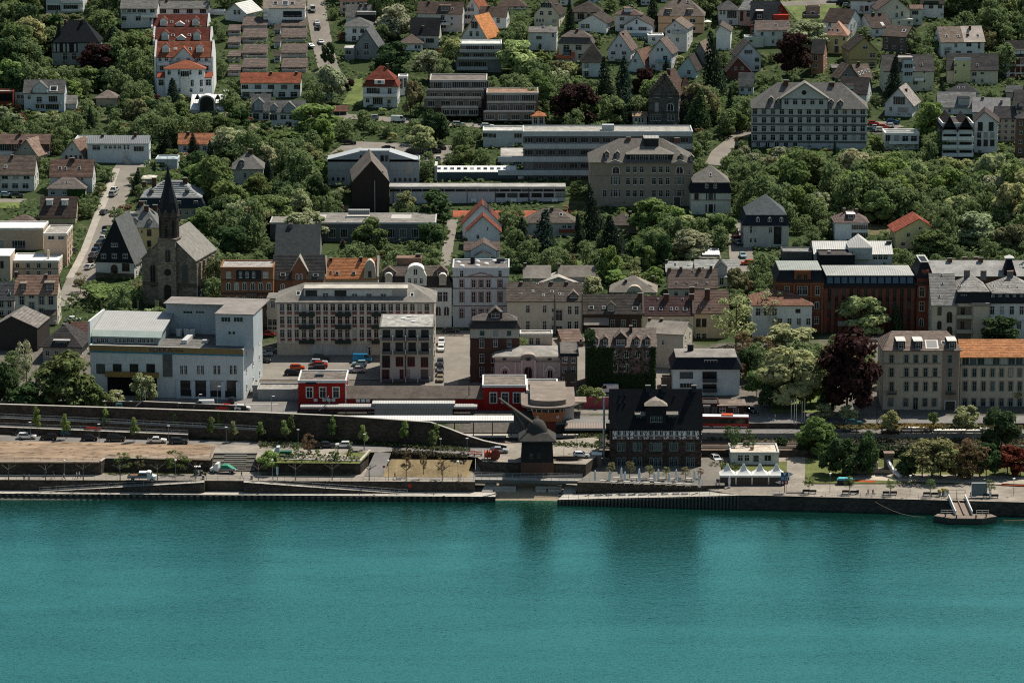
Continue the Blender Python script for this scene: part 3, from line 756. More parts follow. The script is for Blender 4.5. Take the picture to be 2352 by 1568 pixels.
b=B(z,'house','white house with low-pitched grey roof and white chimney','house',155,408,460,300,250,'gx',(.66,.67,.66),(.17,.155,.145),pitch=18,yaw=-4,short='the white house with the low grey roof')
b.row(348,1,248,248,48,28,sy='m');b.row(325,1,375,375,18,34);b.win([(258,425,26,50)],arch=True);b.chim([(292,238)],c=WHITE);b.sides(2,2)
b=B(z,'villa','pinkish house with brown mansard roof and dark window shutters','villa',428,735,560,402,278,'mans',(.62,.53,.46),(.15,.125,.11),vm=345,ins=1.0,mc=(.10,.09,.085),pitch=38,yaw=-8,short='the pinkish house with the brown mansard roof')
b.row(438,2,500,612,52,42);b.row(518,1,632,632,40,40);b.sides(2,2);b.chim([(600,270)])
b=B(z,'dormer_house','small house with bright orange roof and dark dormer below the pinkish house','house',412,560,560,525,412,'gx',(.5,.42,.36),(.62,.16,.07),pitch=48,yaw=-20,oh=.5);b.dorm([(505,470,520,66)],'shed',(.05,.05,.055),(.04,.04,.045),n=3)
b=B(z,'gable_house','white gabled house with two small gable windows, behind the dark pine','house',880,1090,560,455,310,'gy',(.64,.65,.66),(.15,.115,.10),d=11,yaw=-14,apex=985,short='the white house behind the dark pine')
b.row(420,2,960,1000,18,28);b.row(488,2,930,1030,38,26);b.sides(2,2);b.chim([(1018,305,.3)])
b=B(z,'gable_house','white gabled house standing between two dark pines','house',1258,1465,645,488,368,'gy',(.66,.67,.68),(.15,.115,.10),d=11,yaw=-14,apex=1362,short='the white house between two pines')
b.row(458,2,1340,1378,18,30);b.row(540,1,1408,1408,36,50);b.row(610,2,1300,1400,32,30);b.sides(2,2);b.balc([(1330,1460,570)],(.3,.45,.5))
b=B(z,'hip_house','white house with very dark steep hipped roof behind the bright green trees','house',645,848,705,572,402,'hipy',(.58,.61,.62),(.06,.055,.05),d=11,oh=.7,short='the white house with the dark steep roof');b.row(605,1,685,685,40,40);b.row(678,1,685,685,36,50);b.balc([(645,705,652)]);b.sides(2,2)
b=B(z,'gable_house','white gabled house with sunlit brown roof side beside the copper beech','house',1065,1225,655,610,466,'gy',(.58,.62,.64),(.19,.12,.09),d=12,yaw=-22,apex=1152);b.row(560,1,1132,1132,28,32)
b=B(z,'gable_house','tall narrow white gable end with dark roof slope, beside the tall spruce','house',1875,2005,460,290,236,'gy',WHITE,(.10,.085,.075),d=14,yaw=-6,apex=1912);
b=B(z,'gable_house','plain grey gabled house half hidden behind the tall spruce','house',1665,1785,625,500,395,'gy',(.24,.235,.225),(.2,.16,.13),d=11,yaw=-14);b.win([(1710,545,26,24)])
b=B(z,'gable_house','pale blue gabled house with dark overhanging roof beside the grey gable','house',1520,1690,710,640,518,'gy',(.50,.58,.60),DBROWN,d=12,yaw=-16,apex=1622);b.row(665,1,1625,1625,30,36)
b=B(z,'gable_house','white gabled house with dark roof and shuttered windows, in front of the pale green annex','house',2060,2285,665,512,392,'gy',(.62,.64,.66),(.09,.08,.075),d=12,yaw=5,apex=2172,short='the white house with shuttered gable');b.row(478,1,2172,2172,70,34,sy='m');b.row(550,1,2250,2250,36,36);b.row(622,1,2250,2250,34,34);b.sides(2,2)
b=B(z,'gable_house','dull red-brown gabled house with dark roof among the trees','house',1975,2195,735,660,540,'gy',(.16,.06,.05),DBROWN,d=11,yaw=0,apex=2078);b.row(630,2,2055,2115,24,24)
b=B(z,'cottage','small white cottage with tall grey tiled roof, half covered by conifers','cottage',2082,2215,870,790,672,'gx',(.55,.6,.6),(.11,.115,.115),pitch=48,yaw=-6);b.auto(1,2)
b=B(z,'stone_mansion','dark grey stone mansion with a stepped gable and steep brown roof','mansion',1252,1525,1165,865,688,'gy',(.095,.09,.085),(.085,.055,.045),d=17,yaw=-12,apex=1405,wk='stone',short='the dark stone mansion')
b.win([(1455,985,60,66)],arch=True);b.row(985,1,1330,1330,30,70);b.row(885,4,1310,1350,10,26);b.row(885,3,1440,1468,10,26);b.row(1080,4,1280,1360,18,50);b.row(1080,2,1440,1480,24,56);b.sides(3,3);b.band([(1252,1525,1028,1036),(1252,1525,880,888)],(.07,.065,.06));b.chim([(1440,640,.3)],w=1.2)
m=MB()
for i in range(9):
 f=(i+.5)/9;x=b.w/2-f*(b.w/2-b.xa);zt=b.he+(b.hr-b.he)*f
 for sx in(0,1):
  x_=b.w/2+(b.xa-b.w/2)*f if sx else-b.w/2+(b.xa+b.w/2)*f
  m.box(x_-.55,x_+.55,-.55,.3-i*.012,zt-.6,zt+.75)
m.bd('stepped_gable',mat('stone',(.14,.12,.10),.9),b.rt)
b=B(z,'mansion_wing','dark stone wing of the mansion with a steep brown roof and white window','mansion wing',1530,1665,1160,905,690,'hip',(.095,.09,.085),(.085,.055,.045),d=11,ins=4,wk='stone',off=3);b.row(988,1,1588,1588,30,40);b.dorm([(1595,850,890,44)],'gable',(.3,.28,.25),(.1,.06,.05))
b=B(z,'porch','low tiled porch house beside the stone mansion','porch',1110,1240,1150,1068,1030,'gx',(.45,.43,.42),(.35,.25,.17),pitch=25);b.row(1105,3,1140,1200,18,40)
b=B(z,'gazebo','small garden pavilion with orange tent roof and glass sides','pavilion',182,302,1148,1070,1020,'hip',(.42,.40,.37),(.36,.15,.07),d=5.5,oh=.5,short='the orange-roofed garden pavilion');b.row(1110,2,215,268,34,54)
for i,(u0,u1,vb,ve,lab)in enumerate([(440,560,52,-12,'pale house with dark shaded windows at the top edge above the tall conifer'),(700,830,30,-20,'small pale house at the top edge above the pyramid-roofed cream house'),(1185,1270,50,-20,'pale house glimpsed at the top edge behind the dark round trees'),(1370,1425,20,-30,'white house end at the top edge beside the peach-coloured house')]):
 b=B(z,'house',lab,'house',u0,u1,vb,ve,ve-60,'gx',(.6,.62,.62),BROWN);b.auto(2,2)
z=(3,0)
b=B(z,'house','white house with dark roof and red-framed windows at the top edge of the hill','house',760,985,122,2,-70,'gx',WHITE,DBROWN,pitch=42,yaw=-4);b.row(78,2,860,905,30,40,fc='r');b.row(10,1,930,930,30,26)
b=B(z,'gable_house','large plain cream gabled house with three small windows and a flat annex','house',1000,1300,240,92,-25,'gy',(.56,.55,.44),(.12,.09,.08),d=13,yaw=4,apex=1165,short='the large plain cream gable house')
b.win([(1185,68,18,28),(1182,142,22,36),(1231,130,20,46)]);b.sides(2,2)
b.blk(1140,1335,240,178,-3.0,'annex',(.5,.5,.42),'plaster',3.0);b.row(208,2,1200,1295,22,24,y=-3.0)
b=B(z,'house_wing','pale wing with brown roof joined to the large cream gable house','house wing',1305,1418,228,85,50,'gx',(.56,.56,.5),(.15,.10,.08),d=8,yaw=-3);b.row(118,1,1352,1352,54,36,sy='m');b.row(188,1,1370,1370,24,28)
b=B(z,'house','white house with green balcony hood at the top edge beside the wood','house',1400,1612,158,35,-40,'gx',WHITE,DBROWN,pitch=42,yaw=-6);b.row(62,3,1415,1580,38,34);b.balc([(1430,1570,30)],(.03,.06,.05));b.sides(2,2)
b=B(z,'house','white house with long dark roof, gable end turned to the sun','house',508,735,320,205,82,'gx',WHITE,(.075,.058,.05),d=11,yaw=-32,short='the white house with the long dark roof');b.auto(2,2);b.sides(2,2,which='r');b.sides(1,1,which='r',bot=b.he-1.2)
b=B(z,'house','white house with dark roof and one bright skylight, gable beside the long dark roof','house',955,1140,345,252,130,'gx',WHITE,(.085,.062,.055),d=11,yaw=28,short='the white house with one bright skylight');b.sky([(1048,226,28,32)],(.8,.8,.8));b.chim([(968,122),(1028,120)],c=DBROWN);b.sides(2,2,which='l');b.auto(1,2)
b=B(z,'hut','small brick garden hut with flat roof and arched door in the meadow','hut',352,475,140,68,55,'flat',(.28,.20,.165),(.3,.25,.22),d=4);b.door([(412,125,34,30)])
b=B(z,'carport','low open shelter with white roof edge in front of the brick garden hut','shelter',330,475,170,150,138,'flat',(.2,.17,.15),(.6,.58,.55),d=3,rect=False)
b=B(z,'hip_house','yellow house with pinkish red hipped roof lit by the sun','house',540,722,490,330,202,'hipy',(.60,.50,.26),(.46,.27,.20),d=11,ins=3.5,yaw=-10,short='the yellow house with the pink roof');b.row(385,1,628,628,26,44);b.row(358,1,698,698,22,32);b.door([(630,455,40,60)]);b.sky([(595,280,16,20),(640,282,22,26)]);b.sides(2,2)
b=B(z,'gable_house','olive-yellow gabled house with dark roof behind a slim conifer','house',745,1000,630,465,352,'gy',(.36,.32,.15),(.05,.045,.04),d=13,yaw=6,apex=885,short='the olive-yellow gabled house');b.row(436,1,893,893,44,28);b.row(510,1,958,958,46,40);b.row(590,1,955,955,46,40);b.sides(2,2);b.band([(745,1000,545,553)],(.2,.17,.09));b.chim([(925,322,.5),(855,325,.5)])
b=B(z,'house','grey-brown house with wide low roof and timber gable','house',1050,1262,475,335,240,'gx',(.13,.105,.095),(.095,.075,.065),d=12,yaw=-26,short='the grey-brown wide-roofed house');b.auto(2,3,skip=((1,1),));b.sides(2,3,which='r');b.sky([(1250,288,34,26)],(.6,.6,.6))
b=B(z,'house','large white house whose roof is half brown and half pale tiles','house',1588,1985,525,385,248,'gx',WHITE,(.22,.17,.14),d=12,yaw=7,short='the large white two-tone roofed house')
b.row(418,1,1725,1725,22,34);b.row(412,1,1845,1845,46,30);b.row(420,1,1940,1940,22,50);b.row(488,3,1645,1850,44,36);b.sky([(1615,272,18,18),(1640,338,28,26),(1748,336,26,24),(1925,334,30,26)]);b.chim([(1855,240,.4),(1835,322,.2)]);b.sides(2,2,which='l');b.balc([(1620,1680,455)],(.1,.12,.12),1,.9,False)
a1=b.slope(1765,250);m=MB();sl=(b.hr-b.he)/(b.d/2)
m.ps([(-.5,b.he-.5*sl+.23),(b.d/2,b.hr+.23),(b.d/2,b.hr+.29),(-.5,b.he-.5*sl+.29)][::-1],'x',a1 .x,b.w/2+.3);m.bd('roof_half',mat('tile',(.42,.36,.31),.85),b.rt)
b=B(z,'gable_house','terracotta house with dark roof end, half hidden by the big copper beech','house',395,505,680,490,365,'gx',(.36,.20,.13),(.05,.05,.05),d=9,yaw=-14);b.row(535,1,437,437,30,44);b.row(606,1,440,440,28,30);b.sides(2,2)
b=B(z,'house','house with brown tiled roof and four tilted skylights','house',830,968,745,722,590,'gx',(.24,.215,.20),(.16,.125,.105),d=10,yaw=22,short='the house with four skylights');b.sky([(836,680,18,34),(866,672,18,34),(893,660,16,22),(920,655,16,32)],(.7,.7,.7));b.chim([(832,572)])
b=B(z,'gable_house','grey gable end joined to the roof with four skylights','house',655,835,770,715,600,'gy',(.22,.2,.19),(.16,.125,.105),d=8,yaw=14);b.win([(715,690,26,20)])
b=B(z,'garage','grey shed roof garage uphill of the four-skylight house','garage',590,700,670,628,600,'shed',(.2,.19,.18),GREYT,d=6)
b=B(z,'house','cream house with a pale blue bay tower with balconies','house',1060,1520,850,648,508,'gx',(.58,.55,.42),(.11,.10,.095),pitch=46,yaw=3,short='the cream house with the blue bay tower')
b.blk(1240,1335,760,550,-1.6,'bay_tower',(.42,.50,.52),'plaster',4)
b.blk(1190,1335,545,528,-1.9,'bay_roof',(.3,.28,.26),'flat',5)
for v in(608,680):p=b.at(1290,v,-1.6);b.pwin(p.x,p.z,3.0,1.5,-1.6,sy='m')
b.balc([(1225,1340,650)],(.6,.62,.62));b.row(660,1,1435,1435,16,28);b.row(760,1,1355,1355,40,36);b.row(745,1,1437,1437,16,24);b.sky([(1408,596,26,22),(1350,592,18,16)]);b.chim([(1290,500)],w=1.2);b.sides(2,2,which='l');b.balc([(1340,1425,740)])
b=B(z,'house','cream house with dark roof and a projecting yellow stair tower','house',1645,2110,770,640,495,'gx',(.60,.55,.42),(.085,.08,.08),pitch=46,yaw=-4,short='the cream house with the yellow tower')
b.blk(1708,1862,755,560,-1.5,'stair_tower',(.56,.54,.30),'plaster',5);b.blk(1712,1866,560,530,-1.6,'roof_terrace_railing',(.5,.55,.55),'plaster',.1);b.row(600,2,1722,1800,20,26,y=-1.5);b.row(662,1,1722,1722,16,24,y=-1.5)
b.row(680,1,1895,1895,40,34);b.row(675,1,1968,1968,30,20);b.row(740,2,1890,1968,24,30);b.sky([(1922,600,20,22)]);b.sides(2,2,which='r')
b=B(z,'tenement','tall white house with red-framed windows and dark roof at the edge of the picture','tenement',2190,2480,712,512,380,'gx',(.68,.67,.66),(.055,.05,.05),pitch=45,yaw=3,short='the tall white house with red window frames')
b.row(565,4,2248,2400,30,44,fc='r',sur=(.28,.05,.04));b.row(640,4,2246,2400,30,42,fc='r',sur=(.28,.05,.04));b.row(705,3,2246,2360,30,34,fc='r',sur=(.28,.05,.04));b.dorm([(2258,465,502,36),(2300,465,502,36),(2342,465,502,36)],'shed',WHITE);b.sides(2,2,which='l')
b=B(z,'gable_house','white house with dark roof directly uphill of the grey institution building','house',650,905,950,862,712,'gx',(.6,.62,.64),(.045,.04,.04),d=12,yaw=-14,short='the dark-roofed house behind the grey institution');b.sides(2,2,which='r');b.dorm([(748,785,825,66)],'shed',(.5,.5,.48))
b=B(z,'gable_house','white gabled house with sunlit pale roof and large glazed gable','house',1072,1325,1065,955,812,'gy',(.60,.63,.66),(.30,.265,.245),d=12,yaw=-17,apex=1205,oh=.7,short='the white house with the glazed gable and pale roof')
b.row(925,1,1205,1205,100,66,sy='m');b.row(1012,1,1240,1240,90,44,sy='m');b.row(1002,1,1128,1128,24,34);b.sides(1,2);b.chim([(1270,818,.4)])
b=B(z,'gable_house','white house with very dark upper roof and long dormer, in the dense row','house',1560,1905,1050,985,850,'gx',WHITE,(.22,.215,.21),pitch=40,yaw=-4);b.dorm([(1800,905,970,100)],'shed',(.5,.5,.48),DSLATE,n=2);b.row(1018,1,1668,1668,22,34)
b=B(z,'hip_house','dark slate hipped roof with two skylights beside the yellow tower house','house',1675,1935,905,862,768,'hip',PALE,(.06,.06,.065),pitch=40,ins=3.5,rk='slate');b.sky([(1750,812,20,18),(1797,812,20,18)])
b=B(z,'house','white house with pale mottled slate roof and two chimneys','house',1880,2215,1095,1030,902,'gx',(.6,.6,.58),(.24,.235,.235),d=12,yaw=-8,rk='slate',short='the house with the pale mottled roof');b.chim([(1975,895),(2145,925,.3)],c=GREYT);b.sides(2,2)
b=B(z,'villa','beige villa with dark slate roof and rounded gable on the picture edge','villa',2185,2330,915,850,790,'gx',(.5,.42,.36),(.075,.08,.085),d=9,yaw=-10);b.gable_win()
b=B(z,'tenement','tall beige tenement with dark roof on the picture edge above the white balcony house','tenement',2275,2480,1290,1000,830,'gx',(.42,.36,.29),(.08,.075,.075),pitch=45);b.dorm([(2325,930,985,44)],'gable',(.4,.34,.28));b.auto(3,3)
z=(3,0)
b=B(z,'institution','big grey multi-storey institution building with hipped roof and triangular pediment','institution',-150,905,1350,1000,758,'hip',(.47,.48,.47),(.155,.15,.14),d=17,ins=8.5,yaw=-3,rk='slate',short='the big grey institution')
P_=b
for v in(1022,1102,1182,1262):b.row(v+2,13,-120,870,40,48)
b.row(935,5,170,488,38,52,y=-.6)
b.band([(-150,905,v,v+9)for v in(1062,1142,1222,1300)],(.13,.125,.12))
pf=MB();a=b.at(125,1000,-.55);c=b.at(545,1000,-.55);e=b.at(335,768,-.55);h1=b.at(335,905,-.55).z
pf.ps([(a.x,b.he-.1),(c.x,b.he-.1),(c.x,h1),((a.x+c.x)/2,e.z),(a.x,h1)],'y',-.55,5);pf.bd('pediment',pl((.47,.48,.47)),b.rt)
pr=MB();xm=(a.x+c.x)/2;s1=(e.z-h1)/(xm-a.x)
pr.ps([(a.x-.6,h1-.6*s1),(xm,e.z),(c.x+.6,h1-.6*s1),(c.x+.6,h1-.6*s1+.3),(xm,e.z+.3),(a.x-.6,h1-.6*s1+.3)][::-1],'y',-1.1,6);pr.bd('pediment_roof',mat('slate',(.19,.18,.17)),b.rt)
pr=MB();pr.box(a.x-.4,c.x+.4,-.8,-.551,h1-.35,h1-.05);pr.bd('cornice',pl((.2,.19,.18)),b.rt)
m=MB();p=b.at(332,852,-.56);m.ps([(.8*cos(i*pi/6),.8*sin(i*pi/6))for i in range(12)],'y',-.6,-.5);m.bd('round_window',GLASS(),b.rt,(p.x,0,p.z))
b.dorm([(28,890,955,36),(95,905,960,34),(580,915,975,44),(665,920,982,44)],'gable',(.06,.055,.05),(.3,.27,.25));b.chim([(165,740),(588,760)],w=1.6,dd=1.4);b.sides(4,4,which='r');b.row(1318,5,-90,250,40,50,arch=True)
z=(3,1)
b=B(z,'flat_villa','white flat-roofed villa with roof terrace and thin overhanging slab','villa',1075,1385,275,128,92,'flat',(.58,.58,.56),(.35,.35,.33),trim=WHITE,short='the white flat-roofed villa');b.row(165,2,1100,1180,40,56,sy='m');b.row(175,2,1260,1340,50,50);b.balc([(1110,1380,218)]);b.balc([(1085,1390,112)],(.5,.52,.52),.3,1.0,False)
b=B(z,'balcony_house','modern white block with four dark pointed roofs and curved white balconies','apartment block',1598,1880,345,40,0,'flat',(.62,.64,.66),(.07,.06,.058),d=14,short='the white balcony block with pointed roofs')
for v in(182,258,332):b.balc([(1596,1735,v),(1738,1882,v)],(.70,.72,.73),1.6,1.25)
for v in(155,230,305):
 for u in(1640,1700,1790,1840):p=b.fo(u,v);b.pwin(p.x,p.z,2.2,1.9,fc='d')
for(ua,ub,vt)in((1600,1732,22),(1745,1880,30)):
 q0,q1,q2=b.fo(ua,90),b.fo(ub,90),b.fo((ua+ub)/2,vt);m=MB()
 m.ps([(q0 .x,b.he-1),(q1 .x,b.he-1),(q1 .x,q1 .z),(q2 .x,q2 .z+2.0),(q0 .x,q0 .z)],'y',-.3,13.5);m.bd('gable',pl((.025,.025,.03)),b.rt)
 m=MB();s1=(q2 .z+2-q0 .z)/(q2 .x-q0 .x)
 m.ps([(q0 .x-.4,q0 .z-.4*s1),(q2 .x,q2 .z+2),(q1 .x+.4,q1 .z-.4*s1),(q1 .x+.4,q1 .z-.4*s1+.3),(q2 .x,q2 .z+2.3),(q0 .x-.4,q0 .z-.4*s1+.3)][::-1],'y',-1.2,14);m.bd('roof',mat('tile',(.075,.06,.058)),b.rt)
b=B(z,'balcony_house','white side block with sharp pointed glazed gables next to the balcony block','apartment block',1890,2105,300,20,-70,'gy',(.62,.62,.62),(.075,.06,.058),d=12,apex=1990,yaw=-8);b.row(60,2,1950,2050,40,70,fc='d');b.row(140,3,1940,2060,34,50);b.row(210,3,1940,2060,34,50,fc='d');b.sides(4,2,which='r')
b=B(z,'tenement','beige tenement with bay and dark slate roof behind the pointed-gable block','tenement',2090,2275,200,-20,-120,'gx',(.46,.41,.33),(.08,.075,.075),pitch=45);b.auto(4,3)
b=B(z,'tenement','brown brick tenement cut by the picture edge','tenement',2282,2480,335,-10,-60,'hip',(.17,.10,.07),(.08,.075,.075),pitch=42);b.auto(4,3)
b=B(z,'hip_house','white house with purple-brown hipped roof and two rows of bay windows','house',615,915,1115,945,828,'hip',(.62,.66,.68),(.16,.12,.11),d=10,ins=4.3,short='the white house with the bay windows')
b.row(985,1,842,842,135,44,sy='m');b.row(1062,1,842,842,135,50,sy='m');b.dorm([(762,868,910,70)],'shed',(.05,.055,.06),(.5,.5,.5));b.chim([(700,815),(812,820)],c=RBROWN);b.sides(2,2)
b=B(z,'gable_house','yellow house with red roof standing against the wood','house',1172,1560,1185,1020,912,'gy',(.58,.52,.27),(.26,.075,.05),d=11,yaw=3,apex=1385,oh=.8,short='the yellow red-roofed house');b.row(995,1,1400,1400,26,28);b.row(1055,1,1288,1288,32,34);b.row(1138,2,1240,1340,34,32);b.sides(2,2);b.chim([(1422,912,.5)],c=REDT)
b=B((2,1),'slate_villa','grey villa with tall slate hipped roof and dark mansard band','villa',2128,2540,1175,968,680,'mans',(.42,.42,.40),(.10,.115,.12),vm=872,ins=.9,mc=(.02,.025,.035),d=15,pitch=46,rk='slate',short='the slate-roofed villa')
b.row(1008,2,2195,2235,22,56);b.row(1012,1,2375,2375,28,48);b.row(1105,2,2195,2235,20,34);b.win([(2440,1060,70,150)],fc='w',sy='n');b.row(915,3,2258,2475,28,38,y=-.1,arch=True);b.sides(2,3)
z=(0,1)
b=B(z,'row_house','long brown-roofed house with white window boxes at the edge of the picture','row house',-30,455,330,215,135,'gx',(.10,.065,.055),(.17,.115,.095),pitch=38,short='the long brown-roofed house');b.row(250,1,52,52,94,60,sy='m');b.row(240,1,150,150,36,36);b.row(248,1,365,365,60,56,sy='m');b.band([(-30,455,290,325)],WHITE);b.chim([(182,100),(195,190,.1)]);b.sides(1,2)
b=B(z,'gable_house','small gabled house with sunlit brown roof side in front of the long brown-roofed house','house',125,345,355,318,185,'gy',(.36,.33,.29),(.27,.19,.15),d=9,yaw=-20,apex=245);b.win([(230,265,22,14)]);b.chim([(265,168,.3)])
b=B(z,'gable_house','small white gabled house with brown roof and red shutters','house',562,765,365,320,192,'gy',(.52,.53,.52),(.20,.135,.105),d=9,yaw=-18,apex=672,short='the small gabled house with red shutters');b.win([(662,270,12,20)]);b.row(342,4,610,740,20,30,fc='r');b.sides(1,2)
b=B(z,'long_house','long low white house with blue-grey roof at the head of the street','row house',806,1370,390,215,147,'gx',(.58,.62,.63),(.19,.205,.21),pitch=32,rk='metal',short='the long low house at the head of the street');b.row(255,1,885,885,66,40);b.row(250,4,972,1098,28,28);b.row(256,2,1145,1178,18,46);b.row(266,1,1275,1275,84,42,sy='m');b.chim([(945,135),(1245,118)]);b.door([(1160,300,60,50)],(.5,.5,.5));b.sides(1,2)
m=MB();p=b.fo(1150,390)
for i in range(6):m.box(p.x+i*.35,p.x+i*.35+.36,-2.2,-.8,p.z-1,2.0-i*.35)
m.bd('stairs',pl(CONC),b.rt)
b=B(z,'annex','low flat annex beside the long low house','annex',690,805,250,185,152,'flat',(.5,.53,.54),(.4,.4,.38))
b=B(z,'house','white house with orange tiled roof half hidden by two conifers','house',1640,1960,305,218,127,'gx',(.6,.62,.62),(.40,.17,.095),pitch=42,short='the orange-roofed house among conifers');b.row(262,2,1700,1880,30,40);b.chim([(1730,112)])
b=B(z,'house','white house with big brown roof and a bright skylight by the birch','house',-60,318,655,498,332,'gx',(.58,.58,.53),(.145,.115,.095),pitch=44,short='the house with the big brown roof');b.row(522,3,45,245,52,40);b.row(605,3,45,235,52,40);b.chim([(112,325)]);b.sky([(52,432,30,26)],(.7,.7,.7));b.sides(2,2)
b=B(z,'house','white house with red-brown roof and three skylights','house',462,850,665,516,366,'gx',(.55,.56,.55),(.155,.10,.08),pitch=44,short='the white house with three skylights');b.sky([(552,446,30,26),(602,448,26,26),(728,446,28,26)]);b.row(540,1,755,755,24,30);b.chim([(665,352)],w=1.5);b.sides(2,2)
b=B(z,'hip_house','low house with brown hipped roof and ivy-covered wall','house',442,782,705,632,525,'hip',(.36,.36,.35),(.17,.145,.13),pitch=36,ins=4,short='the ivy-walled low house');b.row(668,3,485,700,38,36);b.blk(620,782,790,640,-.35,'ivy',(.03,.06,.015),'lawn',.5);b.sky([(580,578,18,14),(614,578,18,14)])
b=B(z,'house','house with dark brown roof and two small flat dormers above a yellow wall','house',368,695,955,888,706,'gx',(.52,.44,.27),(.085,.062,.055),pitch=48,short='the dark-roofed house with two dormers');b.dorm([(455,738,790,56),(595,740,792,56)],'shed',WHITE,(.3,.29,.28));b.sides(1,2)
b=B(z,'hip_house','low house with brown hipped roof and a sunlit ridge','house',80,340,985,950,868,'hip',(.4,.33,.27),(.15,.11,.095),pitch=36,ins=4)
b=B(z,'house','dark-roofed house behind the white flat-roofed apartment block','house',-40,595,1120,1050,955,'gx',TAN,(.07,.052,.045),pitch=40);b.sides(2,2)
b=B(z,'slate_manor','large manor with striped grey slate roof and blue-black mansard, behind the church spire','manor',1262,1880,905,805,552,'mans',(.30,.29,.23),(.33,.34,.34),vm=715,ins=1.2,mc=(.02,.03,.038),pitch=34,short='the large manor behind the spire');b.row(850,3,1650,1780,26,40);b.row(850,3,1300,1450,26,40);b.chim([(1325,570,.6),(1415,535,.4),(1700,535,.45)],w=1.3);b.sides(1,3)
b.row(765,4,1330,1800,34,40,y=.2)
for u in(1392,1720):
 p=b.slope(u,672);m=MB();m.lt([(.7,-.4),(.7,.9),(.9,1.0),(.1,1.7)],8);m.bd('dormer',mat('slate',(.10,.11,.11)),b.rt,p)
sm=MB()
slm=b.m
for i in range(8):
 zz=b.hm+(b.hr-b.hm)*(i+.3)/8.5;yy=b.ins+(zz-b.hm)/slm;k=(zz-b.hm)/slm
 sm.box(-b.w/2+b.ins+k+.4,b.w/2-b.ins-k-.4,yy-.16,yy+.5,zz+.06,zz+.24)
sm.bd('roof_bands',mat('slate',(.11,.115,.115)),b.rt)
b=B(z,'villa','yellow house with slate roof and two small pointed dormers, beside the church','villa',1128,1470,1195,990,768,'hip',(.55,.45,.24),(.17,.175,.17),d=12,ins=5.5,yaw=-3,rk='slate',short='the yellow house beside the church');b.row(1035,1,1236,1236,32,50,fc='d');b.row(1035,1,1370,1370,36,52,fc='d');b.row(1026,1,1303,1303,18,26);b.row(1135,2,1236,1370,32,50,fc='d');b.dorm([(1242,902,962,40),(1374,906,966,40)],'gable',(.2,.2,.19),(.12,.125,.125));b.chim([(1298,750,.5),(1345,790,.35),(1425,810,.6)],w=1.3);b.sides(2,2)
b.blk(1140,1270,890,860,3,'side_roof',(.2,.2,.19),'slate',4)
b=B(z,'round_pavilion','small white pavilion with round cream tent roof above the manor','pavilion',1312,1415,585,540,505,'hip',(.42,.44,.44),(.55,.50,.42),d=6,ins=2.9,oh=.5)
b=B(z,'flat_house','pale flat-roofed house with bright rooflight near the spire tip','house',1432,1630,455,368,340,'flat',(.46,.50,.52),(.42,.5,.52),d=8);b.row(412,1,1475,1475,66,36,fc='d');b.blk(1580,1610,352,344,3,'rooflight',(.8,.8,.8),'plaster',1)
b=B(z,'villa','grey villa with steep mottled roof and round dormer among the trees','villa',2140,2420,650,452,290,'hip',(.40,.40,.38),(.16,.155,.145),d=12,ins=5,yaw=3,rk='slate',short='the grey villa among the trees');b.dorm([(2220,370,440,50)],'round',(.12,.12,.115));b.row(510,3,2250,2380,24,44);b.row(600,3,2180,2380,26,40);b.chim([(2300,272)],w=1.3)
z=(1,1)
b=B(z,'school_hall','pale concrete hall with curved gable-shaped front wall and small square windows','hall',660,1500,600,375,285,'flat',(.36,.385,.40),GREYT,d=9,short='the concrete hall with the curved top')
b.blk(955,1225,380,282,-.1,'raised_centre',(.34,.365,.38),'plaster',5)
for ua,va,ub,vb_ in((660,362,955,288),(1500,378,1225,292)):
 a,c=b.fo(ua,va),b.fo(ub,vb_);m=MB()
 m.ps([(a.x,b.he-3.0),(c.x,b.he-3.0),(c.x,c.z),(a.x,a.z)]if a.x<c.x else[(c.x,b.he-3.0),(a.x,b.he-3.0),(a.x,a.z),(c.x,c.z)],'y',-.12,8.5);m.bd('sloped_wall',pl((.36,.385,.40)),b.rt)
b.row(352,1,1060,1060,72,54,y=-.12,fc='d');b.row(352,2,970,1160,26,46,y=-.12,fc='d');b.row(352,1,1200,1200,26,46,y=-.12,fc='d');b.row(547,5,1278,1462,22,24,fc='d');b.row(542,3,708,802,22,22,fc='d')
p=b.fo(1405,440);m=MB();m.ps([(-1.2,-2.0),(1.2,-2.0),(1.2,.8)]+[(1.2*cos(pi*i/8),.8+1.2*sin(pi*i/8))for i in range(1,8)]+[(-1.2,.8)],'y',-.2,-.1);m.bd('arched_relief',pl((.42,.40,.37)),b.rt,(p.x,0,p.z))
b=B(z,'school_tower','dark brick school block with a split grey roof and white downpipe','school block',888,1225,855,568,380,'gy',(.042,.032,.03),(.15,.13,.115),d=24,apex=1060,oh=.15,yaw=4,rk='flat',wk='brick',short='the dark brick school block')
m=MB();p=b.fo(1090,555);m.box(p.x-.12,p.x+.12,-.3,-.05,-1,b.he+.4);m.bd('downpipe',pl((.35,.36,.36)),b.rt)
m=MB();p=b.at(1138,540,2.0);m.box(p.x-1.1,p.x+1.1,2,4,b.he-.5,b.he+3.0);m.bd('chimney',pl(GREYT),b.rt)
b=B(z,'gym_wing','long pale gymnasium wing with dark window band and basketball hoops on its wall','gymnasium',1228,2840,770,618,588,'shed',(.56,.53,.56),(.33,.32,.30),d=8,oh=.4,rk='flat',short='the long gymnasium wing')
b.row(645,16,1275,2790,84,18,fc='d',sy='n');b.row(690,6,2245,2800,84,34,fc='d',sy='m');b.blk(1230,2838,850,768,.6,'dark_wall_base',(.05,.045,.045),'plaster',.5)  # near-black strip along the foot of the wing
